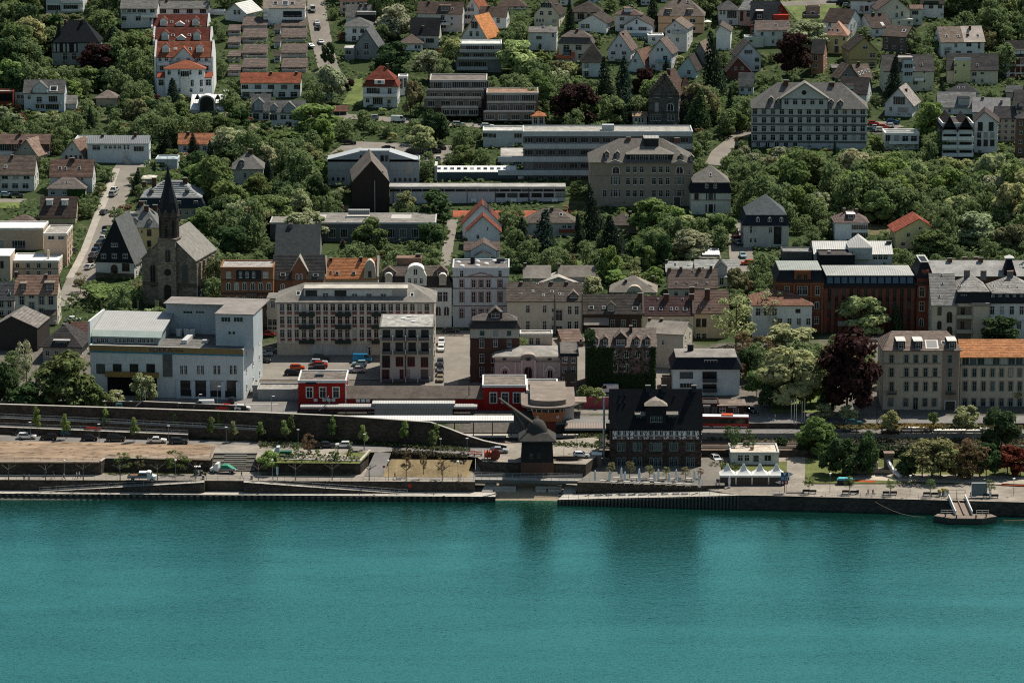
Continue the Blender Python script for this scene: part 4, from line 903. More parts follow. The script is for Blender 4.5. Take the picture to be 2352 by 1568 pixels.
for u in(2000,2365,2745):
 p=b.fo(u,738);m=MB();m.box(p.x-.9,p.x+.9,-.5,-.42,p.z-.5,p.z+.6);m.mi=1;m.box(p.x-.3,p.x+.3,-1.0,-.502,p.z-.32,p.z-.26);o=m.bd('basketball_board',[pl(WHITE),mat('paint',(.4,.05,.03),.6)],b.rt)
m=MB()
for f in(.02,.29,.44,.6,.79):m.box(-b.w/2+b.w*f,-b.w/2+b.w*f+.18,-.14,.05,-1,b.he-.3)
m.bd('downpipe',pl((.1,.1,.1)),b.rt)
b=B(z,'gym_hall','gymnasium hall with dark blue wall and white roof lined with skylights','gymnasium',1662,2390,600,482,428,'shed',(.06,.085,.10),(.68,.68,.66),d=8,oh=.2,rk='metal',short='the gym hall with the row of skylights',off=5)
b.row(548,9,1700,2350,56,20,fc='d',sy='n')
b.sky([(1680+i*61,455,46,34)for i in range(12)],(.75,.75,.73))
b.blk(1640,1664,600,420,0,'end_wall',(.5,.5,.49),'plaster',9)
b=B((2,1),'gym_annex','low gymnasium annex with dark brown sloping roof','annex',45,420,590,570,478,'shed',(.1,.1,.1),(.12,.10,.085),d=9,rk='flat',oh=.1,off=4);b.sky([(80,540,50,34)],(.8,.8,.78))
b=B((2,1),'school_building','long modern school with white parapet bands and continuous dark windows','school',104,1655,545,118,66,'flat',(.09,.10,.11),(.42,.40,.36),trim=(.47,.50,.51),d=14,short='the long modern school')
for v0,v1 in((104,150),(218,264),(336,384),(460,508)):b.band([(-130 if v0>300 else 104,1655,v0,v1)],(.40,.44,.455),.35,'parapet_band')
for v in(184,300,420,540):
 for i in range(15):
  u=155+i*102
  p=b.fo(u,v);b.pwin(p.x,p.z,2.6,1.7,sy='m',fc='g')
b.blk(828,938,110,48,4,'roof_hut',(.36,.39,.40),'plaster',3)
b=B((2,1),'school_wing','small white wing with two windows at the end of the long modern school','school wing',-265,104,250,108,82,'flat',(.56,.57,.56),(.6,.58,.54),d=10);b.row(145,1,55,55,66,40,sy='m');b.row(145,1,-180,-180,66,40,sy='m');b.row(228,1,55,55,60,36,sy='m');b.row(140,1,-225,-225,80,34,sy='m');b.band([(-265,-100,165,180)],PALE)
b=B((1,1),'pavilion_block','low school block with sloping grey roof between the gym and the modern school','school block',2250,2460,420,335,265,'shed',(.4,.42,.43),(.36,.34,.31),d=9,rk='flat',oh=.2);b.row(385,2,2300,2400,70,40,sy='m')
b=B(z,'school_flat_wing','long flat-roofed school wing with pale roof panels, behind the trees','school wing',130,1650,1100,945,850,'flat',(.12,.13,.135),(.27,.25,.225),trim=(.42,.42,.41),d=17,par=.15,short='the long flat school wing')
b.row(1040,8,700,1460,60,70,fc='w',sy='m');b.blk(848,1042,872,830,9,'roof_plant',(.22,.23,.23),'metal',2.5)
for u0,u1 in((560,650),(830,1050),(1240,1430)):
 a=at_z(*b.Z(u0,905),b.c.z+b.he+.1);c=at_z(*b.Z(u1,870),b.c.z+b.he+.1);a,c=b.loc(a),b.loc(c)
 m=MB();m.box(a.x,c.x,a.y,c.y,b.he+.07,b.he+.12);m.bd('roof_panel',pl((.42,.40,.37)),b.rt)
b=B(z,'double_gable_house','white modern house with two stacked red gables and solar panels','house',1945,2235,1170,1015,885,'gy',(.64,.68,.70),(.18,.06,.042),d=6,apex=2085,oh=.7,short='the white house with stacked red gables')
b.row(1000,1,2128,2128,12,30);b.row(1072,1,2038,2038,26,34);b.row(1145,3,2120,2165,22,50)
b=B(z,'double_gable_house','rear half of the white modern house, its red roof carrying solar panels','house',1895,2255,1130,955,780,'gy',(.60,.64,.66),(.18,.06,.042),d=9,apex=2075,oh=.6,off=6);
m=MB();sl=(b.hr-b.he)/(b.w/2-b.xa)
for f in(.25,.6):m.ps([(b.xa+f*2.2+.3,b.hr-sl*(f*2.2+.3)+.3),(b.xa+f*2.2+1.5,b.hr-sl*(f*2.2+1.5)+.3),(b.xa+f*2.2+1.5,b.hr-sl*(f*2.2+1.5)+.42),(b.xa+f*2.2+.3,b.hr-sl*(f*2.2+.3)+.42)],'y',.2,8)
m.bd('solar_panel',GLASS(),b.rt)
z=(2,1)
b=B(z,'old_school','huge beige school building with dark hipped roof and a wide attic dormer','school',715,1660,800,392,168,'hip',(.30,.255,.205),(.145,.135,.12),d=19,ins=9.3,rk='slate',short='the huge beige school')
for v,h in((455,52),(562,56),(676,56)):
 b.row(v,3,1066,1192,34,h);b.row(v,3,1304,1430,34,h)
for u in(955,1540):b.win([(u,460,66,62)],arch=True);b.row(560,1,u-5,u-5,34,60);b.row(672,1,u-5,u-5,34,56);b.row(560,2,u-42,u+32,10,62);b.row(672,2,u-42,u+32,10,60)
b.row(675,1,852,852,34,60);b.row(480,1,1628,1628,14,34)
a,c,e=b.at(1060,400,.8),b.at(1475,400,.8),b.at(1475,318,.8)
m=MB();m.box(a.x,c.x,.8,8,b.he-.2,e.z);o=m.bd('dormer',mat('slate',(.03,.03,.03)),b.rt)
for i in range(6):p=b.at(1113+i*58,346,.8);fr,pm=win_mesh(1.6,2.5);q=inst('window',fr,o,(p.x,.8,p.z));
t1=b.at(1268,235,6);m=MB()
m.solid([(a.x-.5,.2,e.z-.1),(c.x+.5,.2,e.z-.1),(c.x+.5,9,e.z-.1),(a.x-.5,9,e.z-.1),(a.x-.5,.2,e.z+.15),(c.x+.5,.2,e.z+.15),(c.x+.5,9,e.z+.15),(a.x-.5,9,e.z+.15),(a.x+5,5.5,t1 .z),(c.x-5,5.5,t1 .z),(c.x-5,9,t1 .z),(a.x+5,9,t1 .z)],[(3,2,1,0),(0,1,5,4),(1,2,6,5),(2,3,7,6),(3,0,4,7),(4,5,9,8),(5,6,10,9),(6,7,11,10),(7,4,8,11),(8,9,10,11)])
m.bd('dormer_roof',mat('slate',(.17,.155,.14)),o)
m=MB();x0,x1=b.at(1215,260,6).x,b.at(1345,260,6).x;m.box(x0,x1,5,11,t1 .z-1,b.hr+.4);m.bd('roof_tower',mat('slate',(.035,.035,.035)),b.rt)
m=MB();m.box(x0-.2,x1+.2,4.7,11.2,b.hr+.402,b.hr+.7);m.mi=1
m.box(x0,x1,4.8,4.88,b.hr+1.6,b.hr+1.68)
for i in range(11):m.box(x0+(x1-x0)*i/10-.03,x0+(x1-x0)*i/10+.03,4.8,4.86,b.hr+.7,b.hr+1.62)
m.bd('roof_platform',[pl(LGREY),pl(GREYT)],b.rt)
b.dorm([(870,288,358,40),(968,290,360,40),(1555,312,378,40),(1650,325,380,40)],'gable',(.06,.055,.05),(.19,.17,.15));b.chim([(1070,162),(1515,178)],w=1.4,c=RBROWN)
for u in(945,1540):
 q0,q1,q2=b.fo(u-85,392),b.fo(u+100,405),b.fo(u,362);m=MB();m.ps([(q0 .x,b.he-.3),(q1 .x,b.he-.3),(q2 .x,q2 .z)],'y',-.7,1.5);m.bd('gablet',mat('slate',(.3,.27,.24)),b.rt)
b.door([(1518,745,60,84)]);b.sides(3,4,which='l');b.band([(715,1660,508,513)],(.25,.21,.17))
b=B(z,'school_pavilion','pale corner house of the beige school with bell-shaped grey roof and black mansard','school wing',1645,2010,868,668,412,'mans',(.60,.59,.53),(.19,.175,.16),vm=575,ins=.7,mc=(.02,.022,.028),d=13,pitch=45,rk='slate',short='the pale corner house of the beige school')
b.row(705,1,1695,1695,36,52,fc='b');b.row(705,1,1826,1826,38,56,fc='d');b.row(705,2,1788,1864,12,52,fc='d');b.row(812,1,1826,1826,36,64,fc='d');b.row(808,2,1784,1862,12,58,fc='b');b.row(608,2,1788,1868,26,30,y=.15);b.sky([(1824,508,24,30)],(.6,.6,.6));b.sides(2,3,which='r');b.band([(1645,2010,732,740)],(.3,.24,.18))
b=B(z,'hip_house','low house with brown hipped roof and red flowers, in front of the red sports court','house',135,575,1075,945,812,'hip',(.42,.42,.41),(.15,.125,.105),pitch=38,ins=5,short='the low house by the sports court');b.row(978,2,480,530,36,30);b.sky([(450,872,26,30)],(.7,.7,.7));b.chim([(370,812)]);b.balc([(430,570,1028)],(.2,.05,.03))
b=B(z,'hip_house','low brown-roofed house under the dark conifers','house',905,1140,1045,968,852,'hip',(.25,.2,.16),(.11,.09,.08),pitch=38,ins=4);b.sky([(1052,888,18,14)],(.7,.7,.7));b.chim([(1085,850)])
z=(0,2)
b=B(z,'flat_block','peach apartment block with bright white flat roof and roof terrace','apartment block',-60,400,95,-100,-162,'flat',(.56,.42,.31),(.72,.71,.68),trim=(.66,.63,.58),short='the peach flat-roofed block');b.row(40,1,172,172,110,64,sy='m');b.row(40,1,18,18,34,70);b.balc([(115,230,78)],(.3,.3,.3),.8,.9,False)
b=B(z,'flat_block_wing','stepped side wing of the peach block with stacked balconies facing the street','apartment block',400,620,265,-50,-120,'flat',(.56,.42,.31),(.3,.28,.25),trim=(.62,.58,.52),d=14,off=2);b.sides(5,3,which='r',fc='d');b.row(-20,2,470,560,50,30,sy='m')
b=B(z,'flat_block','lower peach block with white flat roof and railed terrace','apartment block',105,540,335,200,130,'flat',(.54,.42,.32),(.74,.73,.70),trim=(.62,.58,.52),short='the lower peach block');b.row(232,4,160,455,32,46);b.row(310,4,160,455,32,46);b.band([(105,540,258,266)],(.2,.17,.15));b.sides(3,2,which='r')
b.blk(435,450,170,95,4,'chimney',(.56,.44,.34),'plaster',.8)
b=B(z,'flat_block','narrow peach building with sloping white roof edge cut by the picture edge','apartment block',-90,98,380,150,85,'shed',(.50,.40,.32),(.72,.71,.68),d=10,oh=.2,rk='flat');b.row(225,1,18,18,26,55,fc='d')
b=B(z,'tan_house','cream house with red-brown roof, two box dormers and a striped awning','tenement',145,530,780,492,326,'gx',(.60,.54,.44),(.26,.165,.125),pitch=46,short='the cream house with the awning')
b.dorm([(215,402,465,50),(455,395,468,84)],'shed',(.12,.10,.09),(.2,.17,.14),n=2);b.row(555,1,200,200,40,75,sur='s');b.row(515,1,290,290,44,34);b.row(555,2,382,468,42,75,sur='s');b.row(612,1,292,292,42,75,sur='s');b.row(670,2,200,380,40,78,sur='s');b.row(735,1,292,292,40,70);b.balc([(380,520,765)],(.5,.42,.38));b.chim([(150,295,.5),(425,335)]);b.sides(3,2,which='r')
p0=b.fo(388,640);p1=b.fo(520,640);m=MB();m.ps([(0,p0 .z),(-1.6,p0 .z-1.2),(-1.6,p0 .z-1.3),(0,p0 .z-.1)],'x',p0 .x,p1 .x);m.bd('awning',mat('paint',(.10,.075,.065)),b.rt)
b=B(z,'house','grey-roofed terraced house attached beside the cream awning house','tenement',-80,135,695,545,385,'gx',(.5,.48,.44),(.08,.085,.09),pitch=46);b.row(590,2,15,88,36,50);b.row(668,2,15,88,36,40);b.sky([(70,465,20,16),(85,495,26,20)])
b=B(z,'warehouse','windowless dark brick warehouse with low pitched roof','warehouse',-60,345,1010,805,705,'gy',(.05,.042,.038),(.2,.18,.165),d=14,apex=105,yaw=-6,oh=.2,wk='brick',short='the dark brick warehouse')
b=B(z,'pyramid_house','old house with steep dark pyramid roof and white window dormer','house',395,735,1120,980,775,'hipy',(.36,.33,.29),(.055,.05,.05),d=13,oh=.9,yaw=-4,short='the steep pyramid-roofed house');b.dorm([(565,925,975,140)],'shed',(.05,.05,.05),(.35,.34,.33),n=4);b.chim([(590,772,.5)],w=1.2);b.sides(1,2);b.auto(1,4)
b=B(z,'house','low house with red-brown roof behind the pyramid-roofed house','house',650,850,900,868,755,'gx',(.4,.36,.33),(.15,.085,.07),pitch=40)
b=B(z,'parish_house','white parish house with tall slate-hung gable and arched door','house',880,1235,345,205,-190,'gy',(.60,.58,.53),(.13,.135,.135),d=14,yaw=-10,apex=1058,oh=.35,rk='slate',short='the slate-gabled parish house')
sl=(b.hr-b.he)/(b.w/2);m=MB();m.ps([(-b.w/2-.05,b.he-.1),(b.w/2+.05,b.he-.1),(b.xa,b.hr-.1)],'y',-.16,.05);m.bd('slate_gable',mat('slate',(.022,.026,.03)),b.rt)
b.row(145,3,952,1152,44,38,y=-.16);b.row(45,3,1030,1075,18,30,y=-.16);b.win([(1156,250,62,62)],fc='b');b.win([(1050,275,60,90)],fc='b',arch=True);b.band([(880,1235,310,352)],(.13,.095,.075),.1,'plinth','stone');b.sides(2,3)
b=B(z,'flats','old brick apartment house with flat roof edge and dark attic, beside the church trees','tenement',2035,2515,800,262,206,'flat',(.23,.115,.065),(.28,.26,.24),d=11,wk='brick',short='the brick apartment house by the church')
b.blk(2170,2400,380,268,-.06,'slate_attic',(.03,.033,.038),'slate',.3)
b.row(320,1,2100,2100,44,50);b.row(320,3,2210,2330,24,46,y=-.08);b.row(320,1,2440,2440,44,46)
for v in(425,550,665):b.row(v,6,2100,2470,40,64,arch=True)
b.band([(2035,2515,v,v+9)for v in(362,480,490,605)],(.10,.06,.045));b.balc([(2265,2360,515)],(.15,.1,.08),.9,.9)
z=(1,2)
b=B(z,'brick_house','brown brick house with steep slate roof and pointed brick gable','tenement',165,625,760,350,142,'gx',(.17,.095,.065),(.065,.065,.062),pitch=52,wk='brick',short='the brick house with the pointed gable');b.sky([(247,320,50,26),(548,325,50,26)],(.55,.55,.52));b.row(435,2,245,385,40,66,arch=True);b.row(555,4,200,580,40,66,arch=True)
p,q,r_=b.fo(330,385),b.fo(468,385),b.fo(398,158);m=MB();h_=b.fo(330,275).z
m.ps([(p.x,p.z-1),(q.x,p.z-1),(q.x,h_),(r_.x,r_.z),(p.x,h_)],'y',-.4,4);o=m.bd('brick_gable',mat('brick',(.19,.09,.055)),b.rt)
s_=(r_.z-h_)/(r_.x-p.x);m=MB();m.ps([(p.x-.4,h_-.4*s_),(r_.x,r_.z),(q.x+.4,h_-.4*s_),(q.x+.4,h_-.4*s_+.35),(r_.x,r_.z+.35),(p.x-.4,h_-.4*s_+.35)][::-1],'y',-.7,4);m.bd('gable_roof',mat('slate',(.3,.27,.24)),b.rt)
b.row(335,2,378,415,26,50,y=-.4,arch=True)
b=B(z,'slate_house','bluish slate roof block rising behind the brick gable house','tenement',178,578,210,138,-140,'gx',(.2,.2,.2),(.05,.058,.062),pitch=40,rk='slate');b.chim([(320,-148)],c=GREYT,w=1.2)
b=B(z,'orange_house','town house with bright orange tiled roof and ornate stepped gable','tenement',640,1122,560,348,172,'gx',(.55,.50,.43),(.50,.21,.10),pitch=48,short='the orange-roofed town house');b.sky([(688,298,22,18),(745,308,36,26),(898,308,36,26)],(.6,.58,.55));b.chim([(965,160),(690,205)],c=DBROWN)
p,q=b.fo(985,365),b.fo(1108,365);t1,t2=b.fo(1046,200).z,b.fo(1046,265).z;xm=(p.x+q.x)/2;m=MB()
m.ps([(p.x,p.z),(q.x,p.z),(q.x-.4,t2),(xm+1.4,t2+.6),(xm+1.2,t1-.5),(xm+.6,t1+.3),(xm,t1+.6),(xm-.6,t1+.3),(xm-1.2,t1-.5),(xm-1.4,t2+.6),(p.x+.4,t2)],'y',-.3,2.5);m.bd('ornate_gable',pl((.5,.45,.38)),b.rt);b.row(312,1,1046,1046,28,50,y=-.3,fc='d')
for x in(-b.w/2,b.w/2):
 sl=(b.hr-b.he)/(b.d/2);m=MB();m.ps([(-.5,b.he-.4),(b.d/2,b.hr+.2),(b.d+.5,b.he-.4),(b.d+.5,b.he+.5),(b.d/2,b.hr+1),(-.5,b.he+.5)][::-1],'x',x-.3,x+.3);m.bd('fire_wall',pl((.42,.40,.36)),b.rt)
b.row(440,5,690,1070,36,60)
b=B(z,'art_nouveau_house','long brown-roofed house with curved central gable and two arched dormers','tenement',1135,1800,800,428,232,'mans',(.55,.52,.46),(.145,.12,.10),vm=330,ins=1.0,mc=(.05,.042,.038),pitch=42,short='the house with the curved gable')
p,q,t_=b.fo(1368,420),b.fo(1568,420),b.fo(1468,235).z;t2=b.fo(1468,330).z;xm=(p.x+q.x)/2;wd=(q.x-p.x)/2;m=MB()
m.ps([(p.x,p.z-.5),(q.x,p.z-.5),(q.x,t2),(q.x-.15*wd,t2+.8)]+[(xm+.72*wd*cos(pi*i/10),t2+1.4+(t_-t2-1.4)*sin(pi*i/10))for i in range(11)]+[(p.x+.15*wd,t2+.8),(p.x,t2)],'y',-.25,3.5);m.bd('curved_gable',pl((.60,.60,.55)),b.rt)
m=MB();m.ps([(xm+.78*wd*cos(pi*i/10),t2+1.4+(t_-t2-1.2)*sin(pi*i/10))for i in range(11)]+[(xm+.68*wd*cos(pi*i/10),t2+1.3+(t_-t2-1.5)*sin(pi*i/10))for i in range(10,-1,-1)],'y',-.6,3.4);m.bd('gable_coping',pl((.7,.69,.65)),b.rt)
b.win([(1465,290,36,56)],y=-.25,arch=True);b.row(375,3,1412,1518,28,44,y=-.25)
b.dorm([(1218,305,395,66),(1715,310,408,66)],'round',(.42,.36,.28),(.7,.69,.66))
b.dorm([(1222,250,330,120),(1700,240,330,110)],'gable',(.12,.09,.075),(.13,.105,.09))
b.blk(1645,1795,800,440,-.25,'bay_front',(.66,.66,.62),'plaster',.3);b.row(520,2,1690,1740,40,80,y=-.26);b.win([(1675,650,50,80),(1750,650,50,80)],y=-.26,arch=True);b.row(520,4,1180,1600,36,70);b.row(640,4,1180,1600,36,70);b.chim([(1488,132,.8)],w=1.4)
b.blk(1290,1520,235,165,b.d*.6,'rear_roof',(.19,.12,.09),'tile',4)
b=B(z,'blue_house','pale blue-grey town house with red window surrounds and flat triangular pediment','tenement',1810,2325,800,265,190,'flat',(.47,.50,.53),(.20,.175,.16),d=13,short='the pale blue house with red window trim')
b.row(312,1,1890,1890,30,56);b.row(312,1,2242,2242,30,56)
for v,h in((402,66),(525,90),(675,80)):
 b.row(v,1,1890,1890,34,h,sur=(.30,.085,.06));b.row(v,3,2000,2135,34,h,sur=(.30,.085,.06));b.row(v,1,2242,2242,34,h,sur=(.30,.085,.06))
b.band([(1810,2325,v,v+10)for v in(335,440,600)],(.20,.14,.13));p,q,t_=b.fo(1950,330),b.fo(2185,330),b.fo(2067,298);m=MB();m.ps([(p.x,p.z),(q.x,p.z),(t_.x,t_.z)],'y',-.35,.1);m.bd('pediment',pl((.30,.12,.09)),b.rt)
m=MB();m.ps([(p.x+.8,p.z+.15),(q.x-.8,p.z+.15),(t_.x,t_.z-.25)],'y',-.4,-.351);m.bd('pediment_field',pl((.5,.52,.53)),b.rt)
b.blk(1970,2010,225,160,7,'chimney',DSLATE,'plaster',1.2);b.blk(2210,2285,215,172,8,'roof_hut',(.06,.065,.07),'plaster',2)
for u,v in((1858,213),(1893,245),(2035,205),(2035,243),(2115,226),(2190,202),(2265,214)):
 p=b.loc(at_z(*b.Z(u,v),b.c.z+b.he));m=MB();m.lt([(.75,0),(.75,.25),(.55,.5),(.1,.6)],10);m.bd('rooflight',pl((.78,.78,.76)),b.rt,(p.x,p.y,b.he+.05))
b=B(z,'white_gable_house','white house with cascading small gables behind the pale blue house','house',1915,2235,190,95,18,'gx',(.62,.64,.66),(.11,.085,.075),pitch=38,d=8);b.dorm([(2090,28,150,230),(2085,105,185,150)],'gable',(.62,.64,.66),(.11,.085,.075))
b=B(z,'factory_block','long four-storey converted factory with grey hipped roof, red panels and green balconies','apartment block',196,1640,1060,572,390,'hip',(.48,.42,.345),(.20,.185,.165),pitch=36,ins=7,oh=.5,rk='flat',d=15,short='the long converted factory')
xs=[240+66.5*i for i in range(21)]
for j,(v,h)in enumerate(((618,62),(735,66),(858,68))):
 for i,u in enumerate(xs):
  if j and u>1125:continue
  b.win([(u,v,40,h)]);b.blk(u-22,u+22,v+h/2+32,v+h/2+6,-.06,'red_panel',(.20,.075,.055),'paint',.1)
m=MB()
for i in range(22):p=b.fo(207+66.5*i,600);m.box(p.x-.35,p.x+.35,-.16,.05,b.fo(240,945).z,b.he-.3)
m.bd('pilaster',pl((.56,.50,.42)),b.rt)
b.band([(196,1640,v,v+8)for v in(694,812,940)],(.54,.48,.40),.12)
for v in(695,810,945):
 for u in(468,802,1135):b.balc([(u-72,u+72,v)],(.018,.028,.024),1.4,1.05)
b.blk(440,1390,555,448,2.1,'attic_storey',(.58,.575,.54),'plaster',5);
a_,c_=b.at(436,455,1.8),b.at(1394,450,1.8);m=MB();m.box(a_.x,c_.x,1.7,8,c_.z-.1,c_.z+.25);m.bd('attic_roof',mat('flat',(.42,.39,.34)),b.rt)
for u0,u1 in((455,560),(722,830),(1250,1385)):b.blk(u0,u1,545,462,2.0,'roof_loggia',(.02,.03,.035),'glass',.2)
b.row(510,1,640,640,46,42,y=2.1);b.row(515,3,906,1170,46,42,y=2.1)
b.sky([(388,495,40,34),(1435,510,34,34)],(.7,.7,.68))
for u0,u1 in((625,820),(832,1030),(490,610)):b.blk(u0,u1,1055,965,-.1,'garage_door',(.40,.41,.40),'paint',.12)
b.row(1020,1,1035,1035,34,74)
b=B(z,'stair_block','narrow pale stair block with wall vents at the end of the converted factory','stair tower',105,196,880,540,490,'shed',(.42,.38,.33),(.18,.17,.155),d=9,oh=.2,rk='flat');b.row(592,1,156,156,40,60);b.row(755,2,128,172,34,50,fc='g');b.row(808,2,128,172,34,24,fc='g')
b=B(z,'front_flats','cream four-storey apartment house with flat grey roof, by the street of parked cars','apartment block',1140,1632,1300,800,682,'flat',(.50,.45,.38),(.36,.345,.32),par=.1,trim=(.14,.13,.12),short='the cream front apartment house')
for v,h in((868,78),(985,78)):b.row(v,4,1198,1552,62,h,fc='d',sy='m')
b.row(1115,1,1195,1195,64,96,fc='d',sy='m');b.row(1115,2,1318,1425,60,80,fc='r',sy='m');b.row(1120,1,1548,1548,62,82,fc='r',sy='m');b.row(1232,1,1192,1192,62,80,fc='r',sy='m');b.row(1230,2,1338,1395,34,74,fc='r');b.row(1232,1,1548,1548,62,80,fc='r',sy='m')
for v in(915,1040,1295):
 b.balc([(1142,1365,v),(1378,1600,v)],(.10,.10,.10),1.2,.8)
 m=MB()
 for u in(1150,1258,1375,1487,1598):p=b.fo(u,v);m.box(p.x-.14,p.x+.14,-1.35,-1.05,p.z-.1,p.z+1.25)
 m.bd('balcony_pier',pl((.50,.47,.42)),b.rt)
m=MB();p=b.fo(1372,900);m.box(p.x-.1,p.x+.1,-.3,-.05,0,b.he);m.bd('downpipe',pl((.06,.06,.06)),b.rt)
for u,v in((1352,730),(1408,708),(1445,756)):
 p=b.loc(at_z(*b.Z(u,v),b.c.z+b.he));m=MB();m.box(-.55,.55,-.35,.35,0,.35);m.bd('rooflight',pl((.75,.75,.73)),b.rt,(p.x,p.y,b.he+.05))
b.sides(4,3,which='r',fc='d')
b=B(z,'old_brick_house','dark brick corner house with pale top storey and tangled grey roofs, on the narrow street','tenement',1968,2420,1310,810,670,'mans',(.085,.045,.035),(.13,.11,.10),vm=740,ins=.8,mc=(.05,.045,.042),pitch=35,wk='brick',short='the dark brick corner house')
b.blk(1968,2418,900,808,-.06,'pale_storey',(.40,.39,.34),'plaster',.3);b.row(855,3,2078,2325,36,42,y=-.07,fc='t');b.row(945,1,2075,2075,40,74,sur=(.05,.03,.025));b.row(945,2,2200,2325,36,60);b.row(1085,2,2075,2180,40,74,sur=(.05,.03,.025));b.row(1210,2,2075,2180,40,74,sur=(.05,.03,.025));b.band([(1968,2418,990,1002)],(.13,.06,.04))
b.dorm([(2200,625,720,110)],'gable',(.05,.045,.04));b.chim([(2250,660,.3)]);b.sides(3,3,which='l')
b=B(z,'old_brick_house','weathered red wall with black roof slopes behind the dark brick corner house','tenement',1985,2440,690,560,478,'gx',(.20,.115,.09),(.045,.04,.038),pitch=24,d=15);b.chim([(2160,470),(2250,470)]);b.blk(1985,2130,640,560,-.1,'weathered_wall',(.30,.19,.14),'brick',.2)
z=(2,2)
b=B(z,'long_tenement','long cream tenement with dark tiled roof, round dormer and many roof windows','tenement',-45,640,860,560,392,'gx',(.50,.45,.36),(.095,.08,.068),pitch=44,d=12,short='the long cream tenement');b.sky([(82,500,20,16),(193,475,20,22),(290,510,20,18),(368,478,26,20),(435,500,20,20),(460,500,20,20),(235,405,20,12)],(.72,.72,.7));b.dorm([(565,470,540,86)],'gable',(.12,.11,.10),(.2,.17,.15),n=3)
b.row(635,2,146,300,34,62);b.row(645,2,530,595,34,68);b.row(785,2,146,300,34,76);b.row(785,2,528,592,34,72);b.row(690,1,432,432,54,90,sur='s');b.row(825,1,432,432,54,70);b.row(645,1,374,374,18,30);b.row(720,1,374,374,18,34);b.row(800,1,374,374,18,34)
m=MB()
for u in(392,645):p=b.fo(u,600);m.box(p.x-.15,p.x+.15,-.3,-.05,-1,b.he+2)
m.bd('flue',pl((.13,.12,.11)),b.rt);b.chim([(85,425),(362,390),(503,412)],c=DBRICK)
b=B(z,'shed_roof_house','low buildings with pale grey lean-to roofs behind the long cream tenement','workshop',108,352,415,345,238,'gx',(.32,.30,.27),(.26,.235,.205),pitch=35,rk='flat');b.chim([(120,215,.5)])
b=B(z,'shed_roof_house','long workshop with flat brown-grey roof beside the bushy tree','workshop',425,765,415,340,238,'gx',(.32,.30,.27),(.22,.195,.17),pitch=35,rk='flat',oh=.2);b.chim([(432,232,.5)])
b=B(z,'pediment_roof','pale patched tent-shaped roof peeping over the long cream tenement','house',245,610,440,405,345,'gy',(.45,.43,.38),(.36,.33,.30),d=8,oh=.5,rk='flat')
b=B(z,'hip_house','villa with weathered grey hipped roof and arched central dormer','villa',905,1320,530,480,322,'hip',(.42,.35,.28),(.22,.195,.17),pitch=38,ins=7,yaw=-3,rk='flat',short='the villa with the arched dormer');p,q,t_=b.at(1055,500,.1),b.at(1195,500,.1),b.at(1125,418,.1).z;xm=(p.x+q.x)/2;wd=(q.x-p.x)/2;m=MB();m.ps([(p.x,p.z-1),(q.x,p.z-1)]+[(xm+wd*cos(pi*i/8),p.z+.6+(t_-p.z-.6)*sin(pi*i/8))for i in range(9)],'y',-.2,4);m.bd('arched_dormer',pl((.48,.41,.33)),b.rt);b.win([(1122,470,30,46)],y=-.2,arch=True);b.chim([(1045,430,.3),(1295,368,.4)]);b.row(500,2,950,1250,30,30)
b=B(z,'brown_house','dark brown house with black roof, central dormer and grey awning','tenement',655,1190,830,672,502,'gx',(.075,.05,.04),(.075,.066,.06),pitch=44,short='the dark brown house with the awning');b.dorm([(912,572,662,76)],'gable',(.25,.23,.2),(.085,.07,.06));b.sky([(728,622,46,28),(842,624,32,30),(1130,630,46,30)],(.55,.58,.58));b.row(770,1,925,925,36,70,fc='w');b.row(770,1,1022,1022,36,70);b.row(775,1,1122,1122,36,74)
p0,p1=b.fo(658,712),b.fo(890,712);m=MB();m.ps([(0,p0 .z),(-2.2,p0 .z-1.6),(-2.2,p0 .z-1.72),(0,p0 .z-.12)],'x',p0 .x,p1 .x);m.bd('awning',mat('paint',(.22,.20,.175)),b.rt);b.chim([(1182,490,.4)],w=1.5)
b=B(z,'cream_house','cream house with purple-brown roof and five skylights in a row','tenement',1205,1662,965,682,520,'gx',(.55,.47,.34),(.085,.052,.05),pitch=44,short='the cream house with five skylights');b.sky([(1284,635,40,28),(1368,634,28,26),(1464,636,26,26),(1513,636,26,26),(1590,638,40,28),(1340,545,18,14),(1568,545,18,14)],(.6,.62,.62));b.row(766,1,1442,1442,40,44,fc='d');b.row(782,2,1520,1602,34,74,sur='s');b.row(770,1,1355,1355,34,40);b.row(915,1,1600,1600,36,70,sur='s');b.chim([(1418,500,.4),(1650,500,.4)],w=1.3)
for x in(-b.w/2,b.w/2):
 sl=(b.hr-b.he)/(b.d/2);m=MB();m.ps([(-.4,b.he-.4),(b.d/2,b.hr+.2),(b.d+.4,b.he-.4),(b.d+.4,b.he+.4),(b.d/2,b.hr+.8),(-.4,b.he+.4)][::-1],'x',x-.25,x+.25);m.bd('fire_wall',pl((.13,.11,.10)),b.rt)
b=B(z,'cream_house','cream house with ridged brown roof partly hidden by the big pale tree','tenement',1675,1985,900,662,466,'gx',(.55,.46,.33),(.17,.115,.095),pitch=44);b.row(758,2,1712,1765,36,66,fc='d');b.row(890,2,1712,1765,36,60);b.sky([(1732,620,18,20),(1818,625,18,16)]);b.chim([(1795,455,.3),(1655,436,.5)],w=1.3)
b=B(z,'brown_roof_house','cream house with mottled brown roof and four white skylights','tenement',1440,1885,525,436,270,'gx',(.55,.50,.42),(.15,.115,.098),pitch=42,short='the cream house with the mottled brown roof');b.row(495,2,1507,1605,32,40);b.sky([(1510,396,14,12),(1608,400,18,10),(1692,402,22,10),(1790,396,18,14),(1656,285,16,10)],(.75,.75,.73));b.chim([(1448,258),(1552,250),(1722,255),(1828,240)],c=RBROWN)
